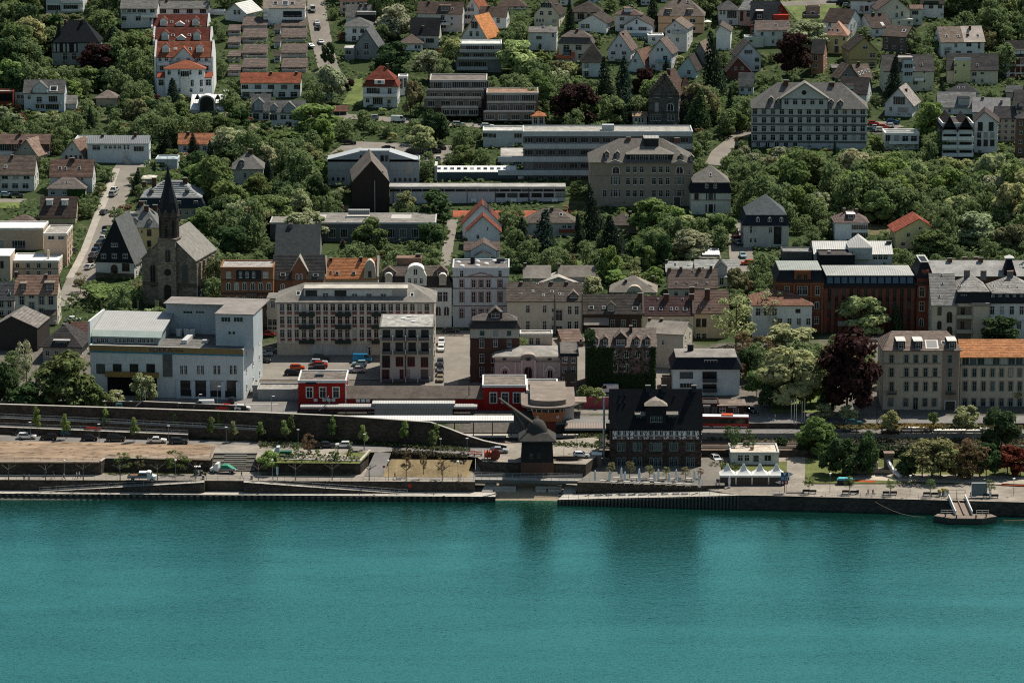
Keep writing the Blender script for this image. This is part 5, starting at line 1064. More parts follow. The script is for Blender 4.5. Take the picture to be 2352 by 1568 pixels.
b=B(z,'tile_roof_house','house with pale checkered tile roof and a slate-hung window gable','house',1690,2085,430,340,185,'gx',(.55,.56,.53),(.34,.34,.32),d=14,short='the checkered pale-roofed house');b.dorm([(1925,210,325,100)],'gable',(.42,.44,.43),(.06,.06,.06));b.row(380,1,1925,1925,34,56);b.sky([(1752,262,30,14)])
b=B(z,'tile_roof_house','smaller house with pale tiled roof and two green skylights','house',1418,1700,330,290,200,'gx',(.4,.4,.38),(.34,.34,.32),d=9);b.sky([(1498,230,18,24),(1622,232,22,22)],(.2,.3,.28));b.chim([(1420,186)])
b=B(z,'flat_shed','low flat grey workshop roof behind the pale tiled houses','workshop',1675,1920,190,178,140,'flat',(.2,.19,.18),(.13,.12,.11))
b=B(z,'pergola_shed','bright white corrugated lean-to roof among dark trees','shed',1755,1905,150,138,82,'shed',(.3,.3,.3),(.66,.66,.64),d=7,rk='metal')
b=B(z,'pink_palace','ornate pink baroque-style house with grey curved roof and arched centre window','villa',-160,440,1330,1072,968,'mans',(.44,.36,.32),(.27,.25,.225),vm=1068,ins=.3,mc=(.2,.18,.16),pitch=24,oh=.5,rk='flat',d=13,zb=10.2,short='the ornate pink house')
b.win([(148,1225,76,120)],arch=True,y=-.5,fc=(.3,.24,.22));b.blk(85,215,1300,1100,-.5,'centre_bay',(.47,.36,.32),'plaster',.5);b.win([(350,1235,50,90),(-65,1235,50,90)],arch=True,fc=(.55,.45,.42));b.row(1085,1,150,150,34,34,y=-.5,fc='d');b.row(1085,2,-70,345,30,26,fc='d');b.row(1225,1,225,225,18,110,fc='d')
b.band([(-160,440,1108,1118),(-160,440,1262,1270)],(.28,.22,.2),.2);p,q,t_=b.at(80,1075,-.5),b.at(218,1075,-.5),b.at(150,1045,-.5);m=MB();m.ps([(p.x,p.z),(q.x,p.z)]+[((p.x+q.x)/2+(q.x-p.x)/2*cos(pi*i/8),p.z+(t_.z-p.z)*sin(pi*i/8))for i in range(1,8)],'y',-.6,3);m.bd('arched_gable',pl((.33,.28,.25)),b.rt)
m=MB()
for u in(30,75,90,210,225,290,435):p=b.fo(u,1150);m.box(p.x-.25,p.x+.25,-.7 if 80<u<220 else-.2,.05,0,b.he-.8)
m.bd('pilaster',pl((.56,.45,.42)),b.rt)
for u in(350,-65):
 p=b.fo(u,1175);m=MB();m.ps([(-1.4,-.9),(-1.0,.1),(-.5,.4),(0,.8),(.5,.4),(1.0,.1),(1.4,-.9),(1.0,-.9),(.6,-.1),(0,.1),(-.6,-.1),(-1,-.9)][::-1],'y',-.3,.05);m.bd('window_ornament',pl((.6,.5,.47)),b.rt,(p.x,0,p.z))
b=B(z,'pink_palace_wing','dark brown side wing of the ornate pink house with turret roofs','villa wing',445,600,1340,1060,985,'mans',(.15,.105,.085),(.12,.11,.10),vm=1040,ins=.3,pitch=30,d=14,oh=.4,zb=10.2);b.row(1080,1,495,495,30,36);b.auto(3,2)  # wing walls in a darker brown than the main house
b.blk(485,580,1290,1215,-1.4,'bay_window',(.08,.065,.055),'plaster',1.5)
b=B(z,'ivy_house','red house overgrown with dark ivy, brown roof with five pointed dormers','tenement',680,1318,1385,978,812,'gx',(.17,.11,.11),(.185,.15,.13),pitch=44,d=12,short='the ivy-covered house')
b.dorm([(765,888,970,50),(855,886,970,54),(1145,886,970,54),(1243,886,972,56)],'gable',(.06,.05,.045),(.14,.11,.095));b.dorm([(998,850,975,110)],'gable',(.06,.05,.045),(.14,.11,.095),n=2)
b.row(1050,4,955,1250,34,62,arch=True);b.row(1170,2,950,1050,36,62);b.row(1070,2,760,855,30,56);b.row(1185,2,755,855,30,50);b.chim([(1092,790,.4),(690,782,.5)],c=DBROWN)
IVY=b
b=B(z,'gable_block','plain beige building with grey asymmetrical roof and blank sunlit side wall','tenement',1215,1570,1165,860,745,'gx',(.50,.45,.36),(.22,.195,.17),d=12,yaw=-14,rk='flat',short='the plain beige building');b.chim([(1265,757,.5),(1375,765,.5)]);b.win([(1388,940,26,34)]);b.sides(3,2,which='r')
b=B(z,'brick_shed','small brick shed with sloping brown roof and white antenna, behind the pink house','shed',460,660,985,938,825,'shed',(.11,.075,.055),(.15,.105,.085),d=9,yaw=7,wk='brick',oh=.2);b.row(925,1,632,632,20,30)
b=B(z,'low_wing','low cream wing with four windows behind the ornate pink house','wing',75,370,970,872,866,'flat',(.52,.46,.36),(.3,.28,.25),d=5,trim=(.5,.48,.44));b.row(930,2,178,238,36,60)
b=B(z,'modern_house','modern white house with black roof storey and large balcony','house',1478,2090,1400,1180,1010,'mans',(.62,.64,.65),(.23,.21,.19),vm=1075,ins=1.0,mc=(.022,.024,.03),d=12,pitch=20,oh=.7,rk='flat',zb=9.6,short='the modern white black-roofed house')
b.row(1240,1,1602,1602,110,50,fc='d',sy='m');b.row(1335,1,1602,1602,108,40,sy='m');b.row(1240,1,1815,1815,118,56,fc='d',sy='m');b.balc([(1750,1880,1300),(1750,1880,1390)],(.05,.055,.06),1.2,1.0);b.row(1125,1,1825,1825,110,46,y=.4,sy='m');b.chim([(1640,962,.5)],w=1.5,c=(.03,.03,.033));b.sides(3,2,which='l');b.row(1345,1,1815,1815,116,40,fc='d',sy='m')
b=B(z,'modern_annex','dark tiled annex roof behind the modern white house','annex',1880,2085,1120,1095,1015,'gx',(.4,.4,.38),(.06,.056,.055),d=9,pitch=35)
b=B(z,'small_shed','small brown shed wall beside the modern white house','shed',1375,1470,1355,1275,1262,'flat',(.22,.17,.14),(.4,.38,.35),d=3,rect=False)
z=(3,2)
b=B(z,'fluted_roof_house','pale long house with ribbed white-grey roof and projecting hipped wing','house',425,1140,232,130,15,'gx',(.52,.54,.54),(.46,.45,.43),pitch=32,d=13,rk='metal',short='the ribbed pale-roofed house');b.row(160,3,985,1080,36,36);b.dorm([(850,70,168,210)],'hip',(.50,.52,.52),(.46,.45,.43),n=3,rk='metal');b.chim([(1110,10,.4)],c=SLATE,w=1.4)
b=B(z,'slate_box','black slate-clad roof block with flat top on the red brick office building','roof block',470,795,300,150,95,'flat',(.022,.025,.03),(.09,.08,.075),d=9,wk='slate',short='the black slate roof block');b.blk(550,580,135,105,4,'roof_plant',(.3,.29,.27),'plaster',1.5)
b=B(z,'slate_box','lower dark grey roof block behind the copper-roofed brick pavilion','roof block',135,405,220,118,108,'flat',(.10,.10,.10),(.2,.2,.19),d=8,wk='slate')
b=B(z,'brick_office','large dark red brick office building with pale ribbed roof and blue skylights','office',510,1352,850,425,232,'mans',(.095,.043,.032),(.32,.32,.30),vm=325,ins=.8,mc=(.02,.022,.026),d=16,pitch=24,wk='brick',rk='metal',short='the red brick office building')
p0=b.fo(510,425)
for i in range(12):
 u=568+i*67;p=b.at(u,368,.25);m=MB();m.box(-.75,.75,-.1,.3,-.85,.85);o=m.bd('skylight',mat('paint',(.05,.10,.15),.4),b.rt,(p.x,.1,p.z));o.rotation_euler=(-.25,0,0)
m=MB()
for i in range(13):p=b.fo(530+i*66.5,500);m.box(p.x-.5,p.x+.5,-.45,.05,0,b.he-.6)
m.bd('brick_pier',mat('brick',(.15,.058,.042)),b.rt)
for v,h in((478,66),(600,66)):b.row(v,12,563,1295,40,h,fc='d',arch=True)
b.row(690,12,563,1295,40,40,fc='d');b.band([(515,1350,530,560),(515,1350,712,742)],(.03,.03,.033),.1)
b.blk(640,760,790,745,-.5,'entrance_canopy',(.3,.3,.29),'metal',.5)
b=B(z,'brick_pavilion','ornate red brick pavilion with copper-grey hipped roof at the end of the office','office',75,505,850,378,215,'mans',(.15,.06,.038),(.25,.27,.245),vm=275,ins=.9,mc=(.02,.024,.03),d=15,pitch=20,wk='brick',rk='metal',short='the ornate brick pavilion')
b.blk(240,395,385,280,-.15,'brick_gable',(.19,.075,.042),'brick',2.5);b.win([(285,342,36,60),(345,342,36,60)],y=-.16,arch=True,fc='b');b.row(465,1,175,175,40,70,sur=(.25,.12,.06));b.row(465,2,290,340,40,70,sur=(.25,.12,.06));b.row(465,1,455,455,40,70,sur=(.25,.12,.06));b.row(600,1,448,448,40,66,arch=True);b.row(735,1,444,444,36,60);b.band([(75,505,512,524),(75,505,395,406),(75,505,650,660)],(.24,.12,.06),.16)
m=MB()
for u in(238,395,500):p=b.fo(u,500);m.box(p.x-.3,p.x+.3,-.3,.05,0,b.he-.5)
m.bd('pilaster',mat('brick',(.22,.085,.05)),b.rt)
b=B(z,'brick_tower_house','narrow bright red brick bay house with steep slate cap beside the office','office',1358,1500,850,345,180,'mans',(.20,.065,.042),(.5,.49,.46),vm=200,ins=1.2,mc=(.02,.022,.028),d=12,pitch=30,wk='brick',rk='metal',short='the narrow red brick bay house')
b.row(475,1,1415,1415,46,78,sur=(.36,.16,.1));b.row(610,1,1412,1412,40,74,sur=(.36,.16,.1));b.win([(1408,755,40,70)],arch=True);b.dorm([(1440,265,345,60)],'gable',(.24,.08,.05),(.7,.69,.66))if False else b.blk(1410,1480,345,275,.1,'dormer',(.24,.08,.05),'brick',2);b.band([(1358,1500,540,552),(1358,1500,395,410)],(.12,.05,.035),.2);b.balc([(1380,1480,400)],(.03,.03,.03),1,.9,False);b.row(315,1,1445,1445,30,40,fc='b')
b=B(z,'long_stone_roof','long tenement row with pale patchy roof and slate-capped corner turrets','tenement',1490,2480,420,330,192,'gx',(.15,.08,.06),(.33,.32,.305),d=13,pitch=40,rk='flat',short='the pale patchy long roof');b.chim([(1670,170),(1955,165),(1805,160,.6),(1915,160,.6)],c=RBROWN,w=1.3)
for u in(2225,):
 m=MB();q0,q1,t_=b.at(2165,325,-.3),b.at(2285,325,-.3),b.at(2225,185,-.3)
 m.solid([(q0 .x,-.3,q0 .z),(q1 .x,-.3,q1 .z),(q1 .x,5,q1 .z),(q0 .x,5,q0 .z),(q0 .x+1.3,1.2,t_.z),(q1 .x-1.3,1.2,t_.z),(q1 .x-1.3,4,t_.z),(q0 .x+1.3,4,t_.z)],[(3,2,1,0),(4,5,6,7),(0,1,5,4),(1,2,6,5),(2,3,7,6),(3,0,4,7)]);m.bd('slate_cap',mat('slate',DSLATE),b.rt);m=MB();m.lt([(1.9,0),(1.9,.3),(.2,1.0)],4,((q0 .x+q1 .x)/2,2.6,t_.z));m.bd('cap_finial',pl((.6,.58,.55)),b.rt)
 b.blk(2195,2262,330,280,-.5,'dormer',(.24,.08,.05),'brick',2)
b=B(z,'cream_row','cream house with slim grey roof and tall arched stair windows, first of the pale row','tenement',1500,1722,915,592,312,'gx',(.54,.49,.38),(.27,.26,.245),d=15,pitch=44,short='the cream house with arched stair windows');b.win([(1576,650,34,72),(1667,708,46,92),(1574,780,36,70),(1667,830,46,70)],arch=True,fc='b');b.sky([(1596,328,20,16),(1603,405,22,18),(1574,520,20,18)],(.75,.75,.72));b.sides(3,2,which='l')
b=B(z,'cream_row','cream house with loggia balconies and black slate upper storey, middle of the pale row','tenement',1724,2035,915,575,310,'mans',(.55,.49,.38),(.30,.285,.265),vm=475,ins=.6,mc=(.022,.025,.03),d=14,pitch=44,short='the cream house with loggia balconies');b.blk(1728,1872,915,610,-.05,'loggia',(.2,.17,.13),'plaster',.2);b.balc([(1728,1875,715),(1728,1875,850)],(.45,.4,.32),1.2,1.0);b.row(655,1,1790,1790,34,60,y=-.06,fc='b');b.row(780,1,1785,1785,34,60,y=-.06,fc='b');b.win([(1963,672,38,76)],arch=True,fc='b');b.row(522,2,1782,1815,20,40,y=.3);b.chim([(1828,282),(1980,285)],w=1.5,c=(.14,.13,.13));b.sky([(1765,422,20,16)],(.8,.8,.78));b.blk(1870,2040,605,580,-1.2,'bay_roof',(.3,.27,.24),'flat',1.2);b.blk(1880,2030,915,607,-.9,'bay_front',(.54,.48,.37),'plaster',.9)
b=B(z,'white_row','white house with slate band of small windows, last of the pale row','tenement',2038,2480,915,578,320,'mans',(.58,.60,.60),(.30,.285,.265),vm=490,ins=.6,mc=(.022,.025,.03),d=14,pitch=44,short='the white house with the slate band');b.row(525,5,2065,2330,26,36,y=.3);b.row(645,5,2060,2420,36,68);b.row(780,4,2080,2420,40,70);b.sky([(2072,430,20,14),(2204,430,20,14),(2290,436,16,12)],(.8,.8,.78));b.chim([(2225,290)],w=1.5,c=(.14,.13,.13));b.band([(2038,2480,735,745)],(.42,.43,.43))
b=B(z,'white_villa','white villa with red hipped roof half hidden behind the big trees','villa',-140,400,900,600,442,'hip',(.56,.59,.60),(.20,.105,.075),d=14,ins=7,pitch=38,short='the white villa behind the trees');b.row(650,1,275,275,40,30,fc='d');b.row(750,4,110,370,36,56);b.row(660,3,-90,60,40,60);b.sides(2,3,which='r');b.chim([(90,420,.5)],w=1.2)
b=B(z,'flat_shed','flat grey roof building behind the big hotel by the copper beech','annex',880,1190,935,918,842,'flat',(.3,.27,.25),(.19,.17,.155),d=0);b.chim([(1022,815,.6)])
b=B(z,'hotel','large beige hotel with brown tiled roof, box dormers and pale window frames','hotel',1052,1752,1560,1015,832,'hip',(.44,.37,.29),(.20,.155,.13),d=13.5,ins=2.6,oh=.4,zb=8.3,short='the large beige hotel')
b.dorm([(1222,930,1005,72),(1380,932,1005,72),(1690,930,1004,72)],'shed',(.05,.045,.045),(.5,.48,.45));b.sky([(1610,950,34,36)],(.75,.75,.73));b.sky([(1503,965,120,76)],(.6,.58,.55))
for v,h,sur in((1092,66,None),(1215,70,'s'),(1345,76,'s')):b.row(v,1,1136,1136,34,h,fc='t',sur=(.27,.21,.17));b.row(v,4,1272,1535,34,h,fc='t',sur=(.27,.21,.17));b.row(v,1,1672,1672,34,h,fc='t',sur=(.27,.21,.17))
b.row(1490,2,1128,1265,36,66,fc='t',sur=(.27,.21,.17));b.row(1500,1,1355,1355,40,100,fc='t');b.row(1490,2,1442,1528,36,66,fc='t',sur=(.27,.21,.17));b.blk(1592,1756,1560,1012,-.07,'brown_bay',(.25,.20,.165),'plaster',.1)
b.band([(1052,1590,1130,1137),(1215,1590,1255,1262)],(.22,.17,.14));b.balc([(1090,1180,1412),(1630,1720,1412)],(.04,.045,.05),.9,.9,False);b.sides(4,3,which='l');b.door([(1672,1520,90,90)],(.04,.03,.03));b.row(1092,1,1672,1672,34,66,y=-.08,fc='t');b.row(1215,1,1672,1672,34,70,y=-.08,fc='t');b.row(1345,1,1668,1668,34,76,y=-.08,fc='t')
b=B(z,'hotel','long beige hotel wing with bright orange tiled roof and glazed top storey','hotel',1758,2560,1535,1062,916,'gx',(.45,.39,.31),(.66,.29,.135),pitch=42,oh=.5,zb=8.3,short='the hotel wing with the orange roof')
b.row(1105,11,1815,2520,56,72,fc='t',sy='m');b.band([(1758,2560,1145,1152)],(.12,.16,.16),.3)
for v,h in((1218,68),(1342,78)):b.row(v,9,1812,2480,34,h,fc='t',sur=(.27,.21,.17))
b.row(1490,9,1808,2480,36,64,fc='t',sur=(.3,.24,.19))
z=(0,0);RT=(.145,.045,.034)
b=B(z,'red_tiled_terraces','white stepped apartment building with three red tiled roof tiers and arched dormers','apartment block',1440,1950,862,525,385,'gx',(.62,.66,.68),(.24,.085,.05),pitch=42,oh=.3,short='the white red-tiled terraces')
b.dorm([(1525,400,488,66),(1835,402,488,66)],'gable',WHITE,RT,n=2);b.sky([(1612,452,30,22),(1748,452,30,22)],(.75,.75,.75))
q0,q1,t_=b.at(1570,560,-.6),b.at(1800,560,-.6),b.at(1685,440,-.6);m=MB();m.ps([(q0 .x,q0 .z),(q1 .x,q1 .z),(t_.x,t_.z)],'y',-.6,5);o=m.bd('gable',pl((.64,.67,.68)),b.rt);xm=t_.x;s_=(t_.z-q0 .z)/(xm-q0 .x)
m=MB();m.ps([(q0 .x-.5,q0 .z-.5*s_),(xm,t_.z),(q1 .x+.5,q1 .z-.5*s_),(q1 .x+.5,q1 .z-.5*s_+.3),(xm,t_.z+.3),(q0 .x-.5,q0 .z-.5*s_+.3)][::-1],'y',-.9,6);m.bd('gable_roof',mat('tile',(.24,.085,.05)),b.rt)
b.row(545,2,1638,1730,34,26,y=-.6);b.row(545,2,1470,1895,26,32);b.row(545,2,1530,1825,30,28);b.balc([(1445,1560,600),(1800,1940,600)],(.6,.64,.65));b.row(625,2,1485,1900,34,40)
def sub(u0,u1,vb,ve,vr,y,dd,nm):
 a,c,e,r=b.at(u0,vb,y),b.at(u1,ve,y),b.at((u0+u1)/2,ve,y),b.at((u0+u1)/2,vr,y+dd*.45)
 m=MB();m.box(a.x,c.x,y,.02,-3,c.z);m.bd(nm,pl((.62,.66,.68)),b.rt);h=(c.x-a.x)/2;xm=(a.x+c.x)/2;z0=c.z
 m=MB();m.solid([(a.x-.5,y-.5,z0-.1),(c.x+.5,y-.5,z0-.1),(c.x+.5,.4,z0-.1),(a.x-.5,.4,z0-.1),(a.x-.5,y-.5,z0+.15),(c.x+.5,y-.5,z0+.15),(c.x+.5,.4,z0+.15),(a.x-.5,.4,z0+.15),(xm-h*.1,y+dd*.45,r.z),(xm+h*.1,y+dd*.45,r.z)],[(3,2,1,0),(0,1,5,4),(1,2,6,5),(2,3,7,6),(3,0,4,7),(4,5,9,8),(5,6,9),(6,7,8,9),(7,4,8)]);m.bd('pavilion_roof',mat('tile',(.27,.095,.055)),b.rt)
sub(1520,1878,862,635,552,-5.5,7,'pavilion');m=MB();a,c=b.at(1440,862,-5),b.at(1950,716,-5);m.box(a.x,c.x,-5,.02,-3,c.z);m.bd('lower_storey',pl((.60,.64,.66)),b.rt)
m=MB()
for u0,u1 in((1440,1520),(1756,1952)):p_,q_,t2=b.at(u0,718,-5.3),b.at(u1,718,-5.3),b.at(u0,668,-2.5);m.ps([(-5.3,p_.z),(-2.5,t2 .z),(-2.5,t2 .z+.25),(-5.3,p_.z+.25)][::-1],'x',p_.x,q_.x)
m.bd('lower_roof',mat('tile',(.26,.07,.04)),b.rt)
b.blk(1660,1738,862,640,-5.9,'bay',(.58,.6,.58),'plaster',.5);b.row(680,1,1698,1698,70,46,y=-5.9,sy='m');b.row(668,4,1555,1840,28,36,y=-5.5);b.row(765,4,1600,1850,26,52,y=-5.5);b.row(760,2,1480,1915,44,50,y=-5);b.row(830,4,1560,1850,30,30,y=-5.5)
for i,(ve,vr,u0,u1)in enumerate(((378,262,1420,1930),(248,138,1405,1905))):
 c=B(z,'red_tiled_terraces',['middle tier of the red-tiled stepped building with two dormers','topmost tier of the red-tiled stepped building with two dormers'][i],'apartment block',u0,u1,ve+30,ve,vr,'gx',WHITE,RT,pitch=42,oh=.2)
 d=ve-378 if i==0 else ve-378
 c.dorm([(1520-13*(i+1)+10,vr+18,ve-5,64),(1810-13*i,vr+18,ve-5,64)],'gable',WHITE,RT,n=2);c.dorm([(1665-12*i,vr+62,ve-4,80)],'gable',WHITE,WHITE);c.sky([(1590-13*i,vr+66,28,20),(1740-18*i,vr+64,28,20)],(.75,.75,.75))
 for x in(-c.w/2-.3,c.w/2+.3):sl=(c.hr-c.he)/(c.d/2);m=MB();m.ps([(-.6,c.he-4),(c.d+.5,c.he-4),(c.d+.5,c.he+.4),(c.d/2,c.hr+.7),(-.6,c.he+.2)],'x',x-.3,x+.3);m.bd('fire_wall',pl((.74,.74,.73)),c.rt)
for x in(-b.w/2-.3,b.w/2+.3):sl=(b.hr-b.he)/(b.d/2);m=MB();m.ps([(-.6,0),(b.d+.5,0),(b.d+.5,b.he+.4),(b.d/2,b.hr+.7),(-.6,b.he+.2)],'x',x-.3,x+.3);m.bd('fire_wall',pl((.74,.74,.73)),b.rt)
Z3={c:ZN[(c,3)]for c in range(4)}
def xu(u,y,z=5):return(u-U0)*((y+CD)*CPS-(z-CH)*SP)/CF
def zat(x,y,v):
 k=(V0-v)/CF;dy=y+CD
 return CH+dy*(k*CPS-SP)/(CPS+k*SP)
PAVE=mat('paving',(.245,.215,.18),.9,.3);ASPH=mat('paving',(.17,.16,.15),.9,.2);LAWN=mat('lawn',(.105,.115,.04));DRY=mat('lawn',(.24,.18,.10));SOIL=mat('soil',(.27,.195,.135))
RIPW=mat('stone',(.062,.053,.044),.9);GRAV=mat('paving',(.36,.31,.25),.95,.3);BALL=mat('soil',(.13,.105,.085));CONCM=mat('paving',(.38,.35,.305),.9,.2)
def patch(name,pts,z,m,zb=-4,kind='structure',side=None):
 ''
 b=MB();n=len(pts)
 a=sum(pts[i][0]*pts[(i+1)%n][1]-pts[(i+1)%n][0]*pts[i][1]for i in range(n))
 if a<0:pts=pts[::-1]
 b.poly([(x,y,z)for x,y in pts])
 b.mi=1
 for i in range(n):
  (x0,y0),(x1,y1)=pts[i],pts[(i+1)%n];b.poly([(x0,y0,zb),(x1,y1,zb),(x1,y1,z),(x0,y0,z)])
 o=b.bd(name,[m,side or RIPW])
 if kind:st_(o,kind)
 return o
def pz(L,z):return[tuple(at_z(u,v,z)[:2])for u,v in L]
def wr(name,label,pts,th=.45,m=None,group=None,cat='wall',cap=True,zb=-1):
 ''
 b=MB()
 for(x0,y0,z0),(x1,y1,z1)in zip(pts[:-1],pts[1:]):
  d=Vector((x1-x0,y1-y0,0)).normalized();n=Vector((-d.y,d.x,0))*th
  V=[(x0,y0,zb),(x1,y1,zb),(x1+n.x,y1+n.y,zb),(x0+n.x,y0+n.y,zb),(x0,y0,z0),(x1,y1,z1),(x1+n.x,y1+n.y,z1),(x0+n.x,y0+n.y,z0)]
  b.solid(V,[(3,2,1,0),(0,1,5,4),(1,2,6,5),(2,3,7,6),(3,0,4,7),(4,5,6,7)])
  if cap:
   e=Vector((d.y,-d.x,0))*.08;n2=n*1.15
   V=[(x0+e.x,y0+e.y,z0+.003),(x1+e.x,y1+e.y,z1+.003),(x1+n2 .x,y1+n2 .y,z1+.003),(x0+n2 .x,y0+n2 .y,z0+.003)]
   b.solid(V+[(p[0],p[1],p[2]+.15)for p in V],[(3,2,1,0),(0,1,5,4),(1,2,6,5),(2,3,7,6),(3,0,4,7),(4,5,6,7)],1)
 o=b.bd(name,[m or RIPW,CONCM]);tag(o,label,cat,group);return o
def rail(label,pts,h=1.05,step=2.0,r=.035,c=(.32,.33,.33),group='railings along the river',bars=2):
 b=MB()
 for(a,q)in zip(pts[:-1],pts[1:]):
  a,q=Vector(a),Vector(q);L=(q-a).length;n=max(1,int(L/step))
  for i in range(n+1):p=a.lerp(q,i/n);b.bm_(p,p+Vector((0,0,h)),r)
  for k in range(bars):hh=h*(k+1)/bars;b.bm_(a+Vector((0,0,hh)),q+Vector((0,0,hh)),r)
 o=b.bd('railing',mat('paint',c,.5,.1));tag(o,label,'railing',group);return o
XL,XR=-230,230
q0,q1,q2=at_z(0,1132.7,1.2),at_z(1098,1139,1.2),at_z(1138,1140,1.2)
qs=(q2 .y-q0 .y)/(q2 .x-q0 .x)
patch('quay',[(XL,q0 .y+qs*(XL-q0 .x)),(q2 .x,q2 .y),(q2 .x,7.4),(xu(1091,7),7.4),(XL,9.8)],1.2,CONCM,-3,side=mat('stone',(.045,.048,.043),.8))
b=MB()
for i in range(150):
 x=XL+i*1.48
 if x<q2 .x-.6:y=q0 .y+qs*(x-q0 .x);b.ps([(x,y-.32),(x+.55,y-.32),(x+.8,y-.02),(x-.25,y-.02)],'z',-2,.95)
o=b.bd('sheet_piling',mat('metal',(.05,.052,.047),.6));tag(o,'dark ribbed sheet piling facing the river under the long lower quay','quay wall',short=None)
yw=lambda x:9.4-.018*(x+118)
xE=xu(1091,8)
patch('promenade',[(XL,yw(XL)),(xE,yw(xE)),(xE,22),(XL,22)],3.66,PAVE,-3)
b=MB()
def ramp(u0,v0,u1,v1,yo):
 x0,x1=xu(u0,8),xu(u1,8);y0,y1=yw(x0)-yo,yw(x1)-yo;z0,z1=zat(x0,y0,v0),zat(x1,y1,v1)
 V=[(x0,y0,1.0),(x1,y1,1.0),(x1,y1+yo-.02,1.0),(x0,y0+yo-.02,1.0),(x0,y0,z0),(x1,y1,z1),(x1,y1+yo-.02,z1),(x0,y0+yo-.02,z0)]
 mb=MB();mb.solid(V,[(3,2,1,0),(0,1,5,4),(1,2,6,5),(2,3,7,6),(3,0,4,7)],1);mb.poly(V[4:8],0)
 o=mb.bd('ramp',[CONCM,RIPW]);st_(o);return[Vector((x0,y0,z0)),Vector((x1,y1,z1))]
R1=ramp(90,1129,470,1107.2,1.7);R2=ramp(560,1107,936,1134,1.7)
rail('thin railing down the sloping ramp below the white flatbed truck',R1);rail('thin railing down the sloping ramp below the bare pollarded trees',R2)
rail('long thin railing along the edge of the eastern promenade',[(XL,yw(XL)+.15,3.66),(xE,yw(xE)+.15,3.66)],step=2.6)
yb=14.4
patch('upper_terrace',[(XL,yb),(xu(232,yb),yb),(xu(232,yb),17.7),(xu(487,17.7),17.7),(xu(487,17.7),24),(xu(587,17.7),24),(xu(587,17.7),17.2),(xu(828,yb),14.8),(xu(828,yb),24),(xu(905,24),25),(xu(1080,24),24),(xu(1110,yb),15),(xu(1345,yb),12.2),(xu(1375,24),22),(xu(1375,40),40),(xu(1060,29),29.5),(xu(588,38),38.5),(XL,49)],6.68,PAVE,0)
def zs_(name,L,z,m,kind='structure'):
 b=MB();b.poly([(p[0],p[1],z)for p in L]);o=b.bd(name,m)
 if kind:st_(o,kind)
 return o
zs_('bare_earth',pz([(-300,1062),(228,1062),(238,1052),(484,1056),(496,1024),(478,1019),(-300,1008)],6.7),6.7,SOIL)
zs_('street',pz([(-300,1007),(460,1018),(588,1022),(1000,1040),(1120,1052),(1135,1030),(900,1016),(588,1008),(-300,996)],6.705),6.705,ASPH)
zs_('lawn',pz([(600,1062),(826,1064),(850,1040),(800,1036),(780,1046),(620,1040),(600,1044)],6.712),6.712,LAWN)
zs_('gravel_path',pz([(665,1056),(800,1059),(800,1044),(690,1038)],6.722),6.722,GRAV)
zs_('lawn',pz([(880,1093),(1075,1094),(1100,1056),(900,1053)],3.9),3.69,DRY)
def sheet3(name,P3,m):
 b=MB();b.poly(P3);o=b.bd(name,m);st_(o);return o
A=[at_z(u,v,z)for u,v,z in((878,1093,3.7),(1072,1094,3.7),(1085,1056,6.3),(898,1054,6.3))];sheet3('lawn_slope',A,DRY)
A=[at_z(u,v,z)for u,v,z in((836,1093,3.72),(880,1093,3.72),(898,1040,6.72),(862,1036,6.72))];sheet3('ramp_road',A,ASPH)
zs_('lawn',pz([(240,1088),(484,1088),(470,1081),(245,1081)],3.68),3.68,LAWN);zs_('grass_verge',pz([(600,1091),(810,1092),(800,1089),(600,1088)],3.68),3.68,LAWN)
for i,(pts,lab)in enumerate([([(XL,yb-.05),(xu(232,yb),yb-.05),(xu(243,17.7),17.6)],'long dark stone garden wall below the bare earth field'),([(xu(243,17.7),17.55),(xu(487,17.7),17.55)],'dark stone wall behind the small leafy trees and white truck'),([(xu(592,17.2),17.1),(xu(828,yb),14.7),(xu(852,26),26)],'dark stone wall below the garden with clipped bushes')]):
 wr('garden_wall',lab,[(x,y,6.75)for x,y in pts],group=None)
rail('thin fence on top of the wall below the bare earth field',[(XL,yb+.5,6.7),(xu(232,yb),yb+.5,6.7)],group='fences',h=.9);rail('thin fence on the wall behind the small leafy trees',[(xu(243,17.7),18.2,6.7),(xu(484,17.7),18.2,6.7),(xu(490,26),29,6.7)],group='fences',h=.9);rail('thin fence on the wall below the clipped bushes',[(xu(600,17.7),17.7,6.7),(xu(826,15),15.3,6.7)],group='fences',h=.9)
b=MB();x0,x1=xu(487,20),xu(587,20)
for i in range(9):b.box(x0+(2.8 if i%2 else 0),x1-(2.2 if i%2 else 0),17.5+i*.72,17.5+(i+1)*.72+.02,3.0,3.66+(i+1)*.335)
for i in range(18):b.box(x0,x0+2.78,17.5+i*.36,17.5+(i+1)*.36,2.9,3.66+(i+1)*.167);b.box(x1-2.18,x1,17.5+i*.36,17.5+(i+1)*.36,2.9,3.66+(i+1)*.167)
o=b.bd('stairs',mat('paving',(.2,.185,.16)));tag(o,'broad stone steps with low seating tiers up to the terrace behind the green-loaded truck','steps')
b=MB();x0,x1=xu(1093,20),xu(1108,20)
for i in range(14):b.box(x0,x1,16+i*.42,16+(i+1)*.42,3.0,3.66+(i+1)*.215)
o=b.bd('stairs',mat('paving',(.2,.19,.17)));tag(o,'narrow railed stairway next to the orange cable drums','steps')
for dx,l in((-.1,'metal stair railing on the lawn side of the narrow stairway'),(x1-x0+.1,'metal stair railing on the crane side of the narrow stairway')):rail(l,[(x0+dx,15.5,3.7),(x0+dx,22,6.7)],c=(.6,.6,.58),group=None,step=.7,bars=3)
ywl=lambda u:47-.0160*u
pts=[]
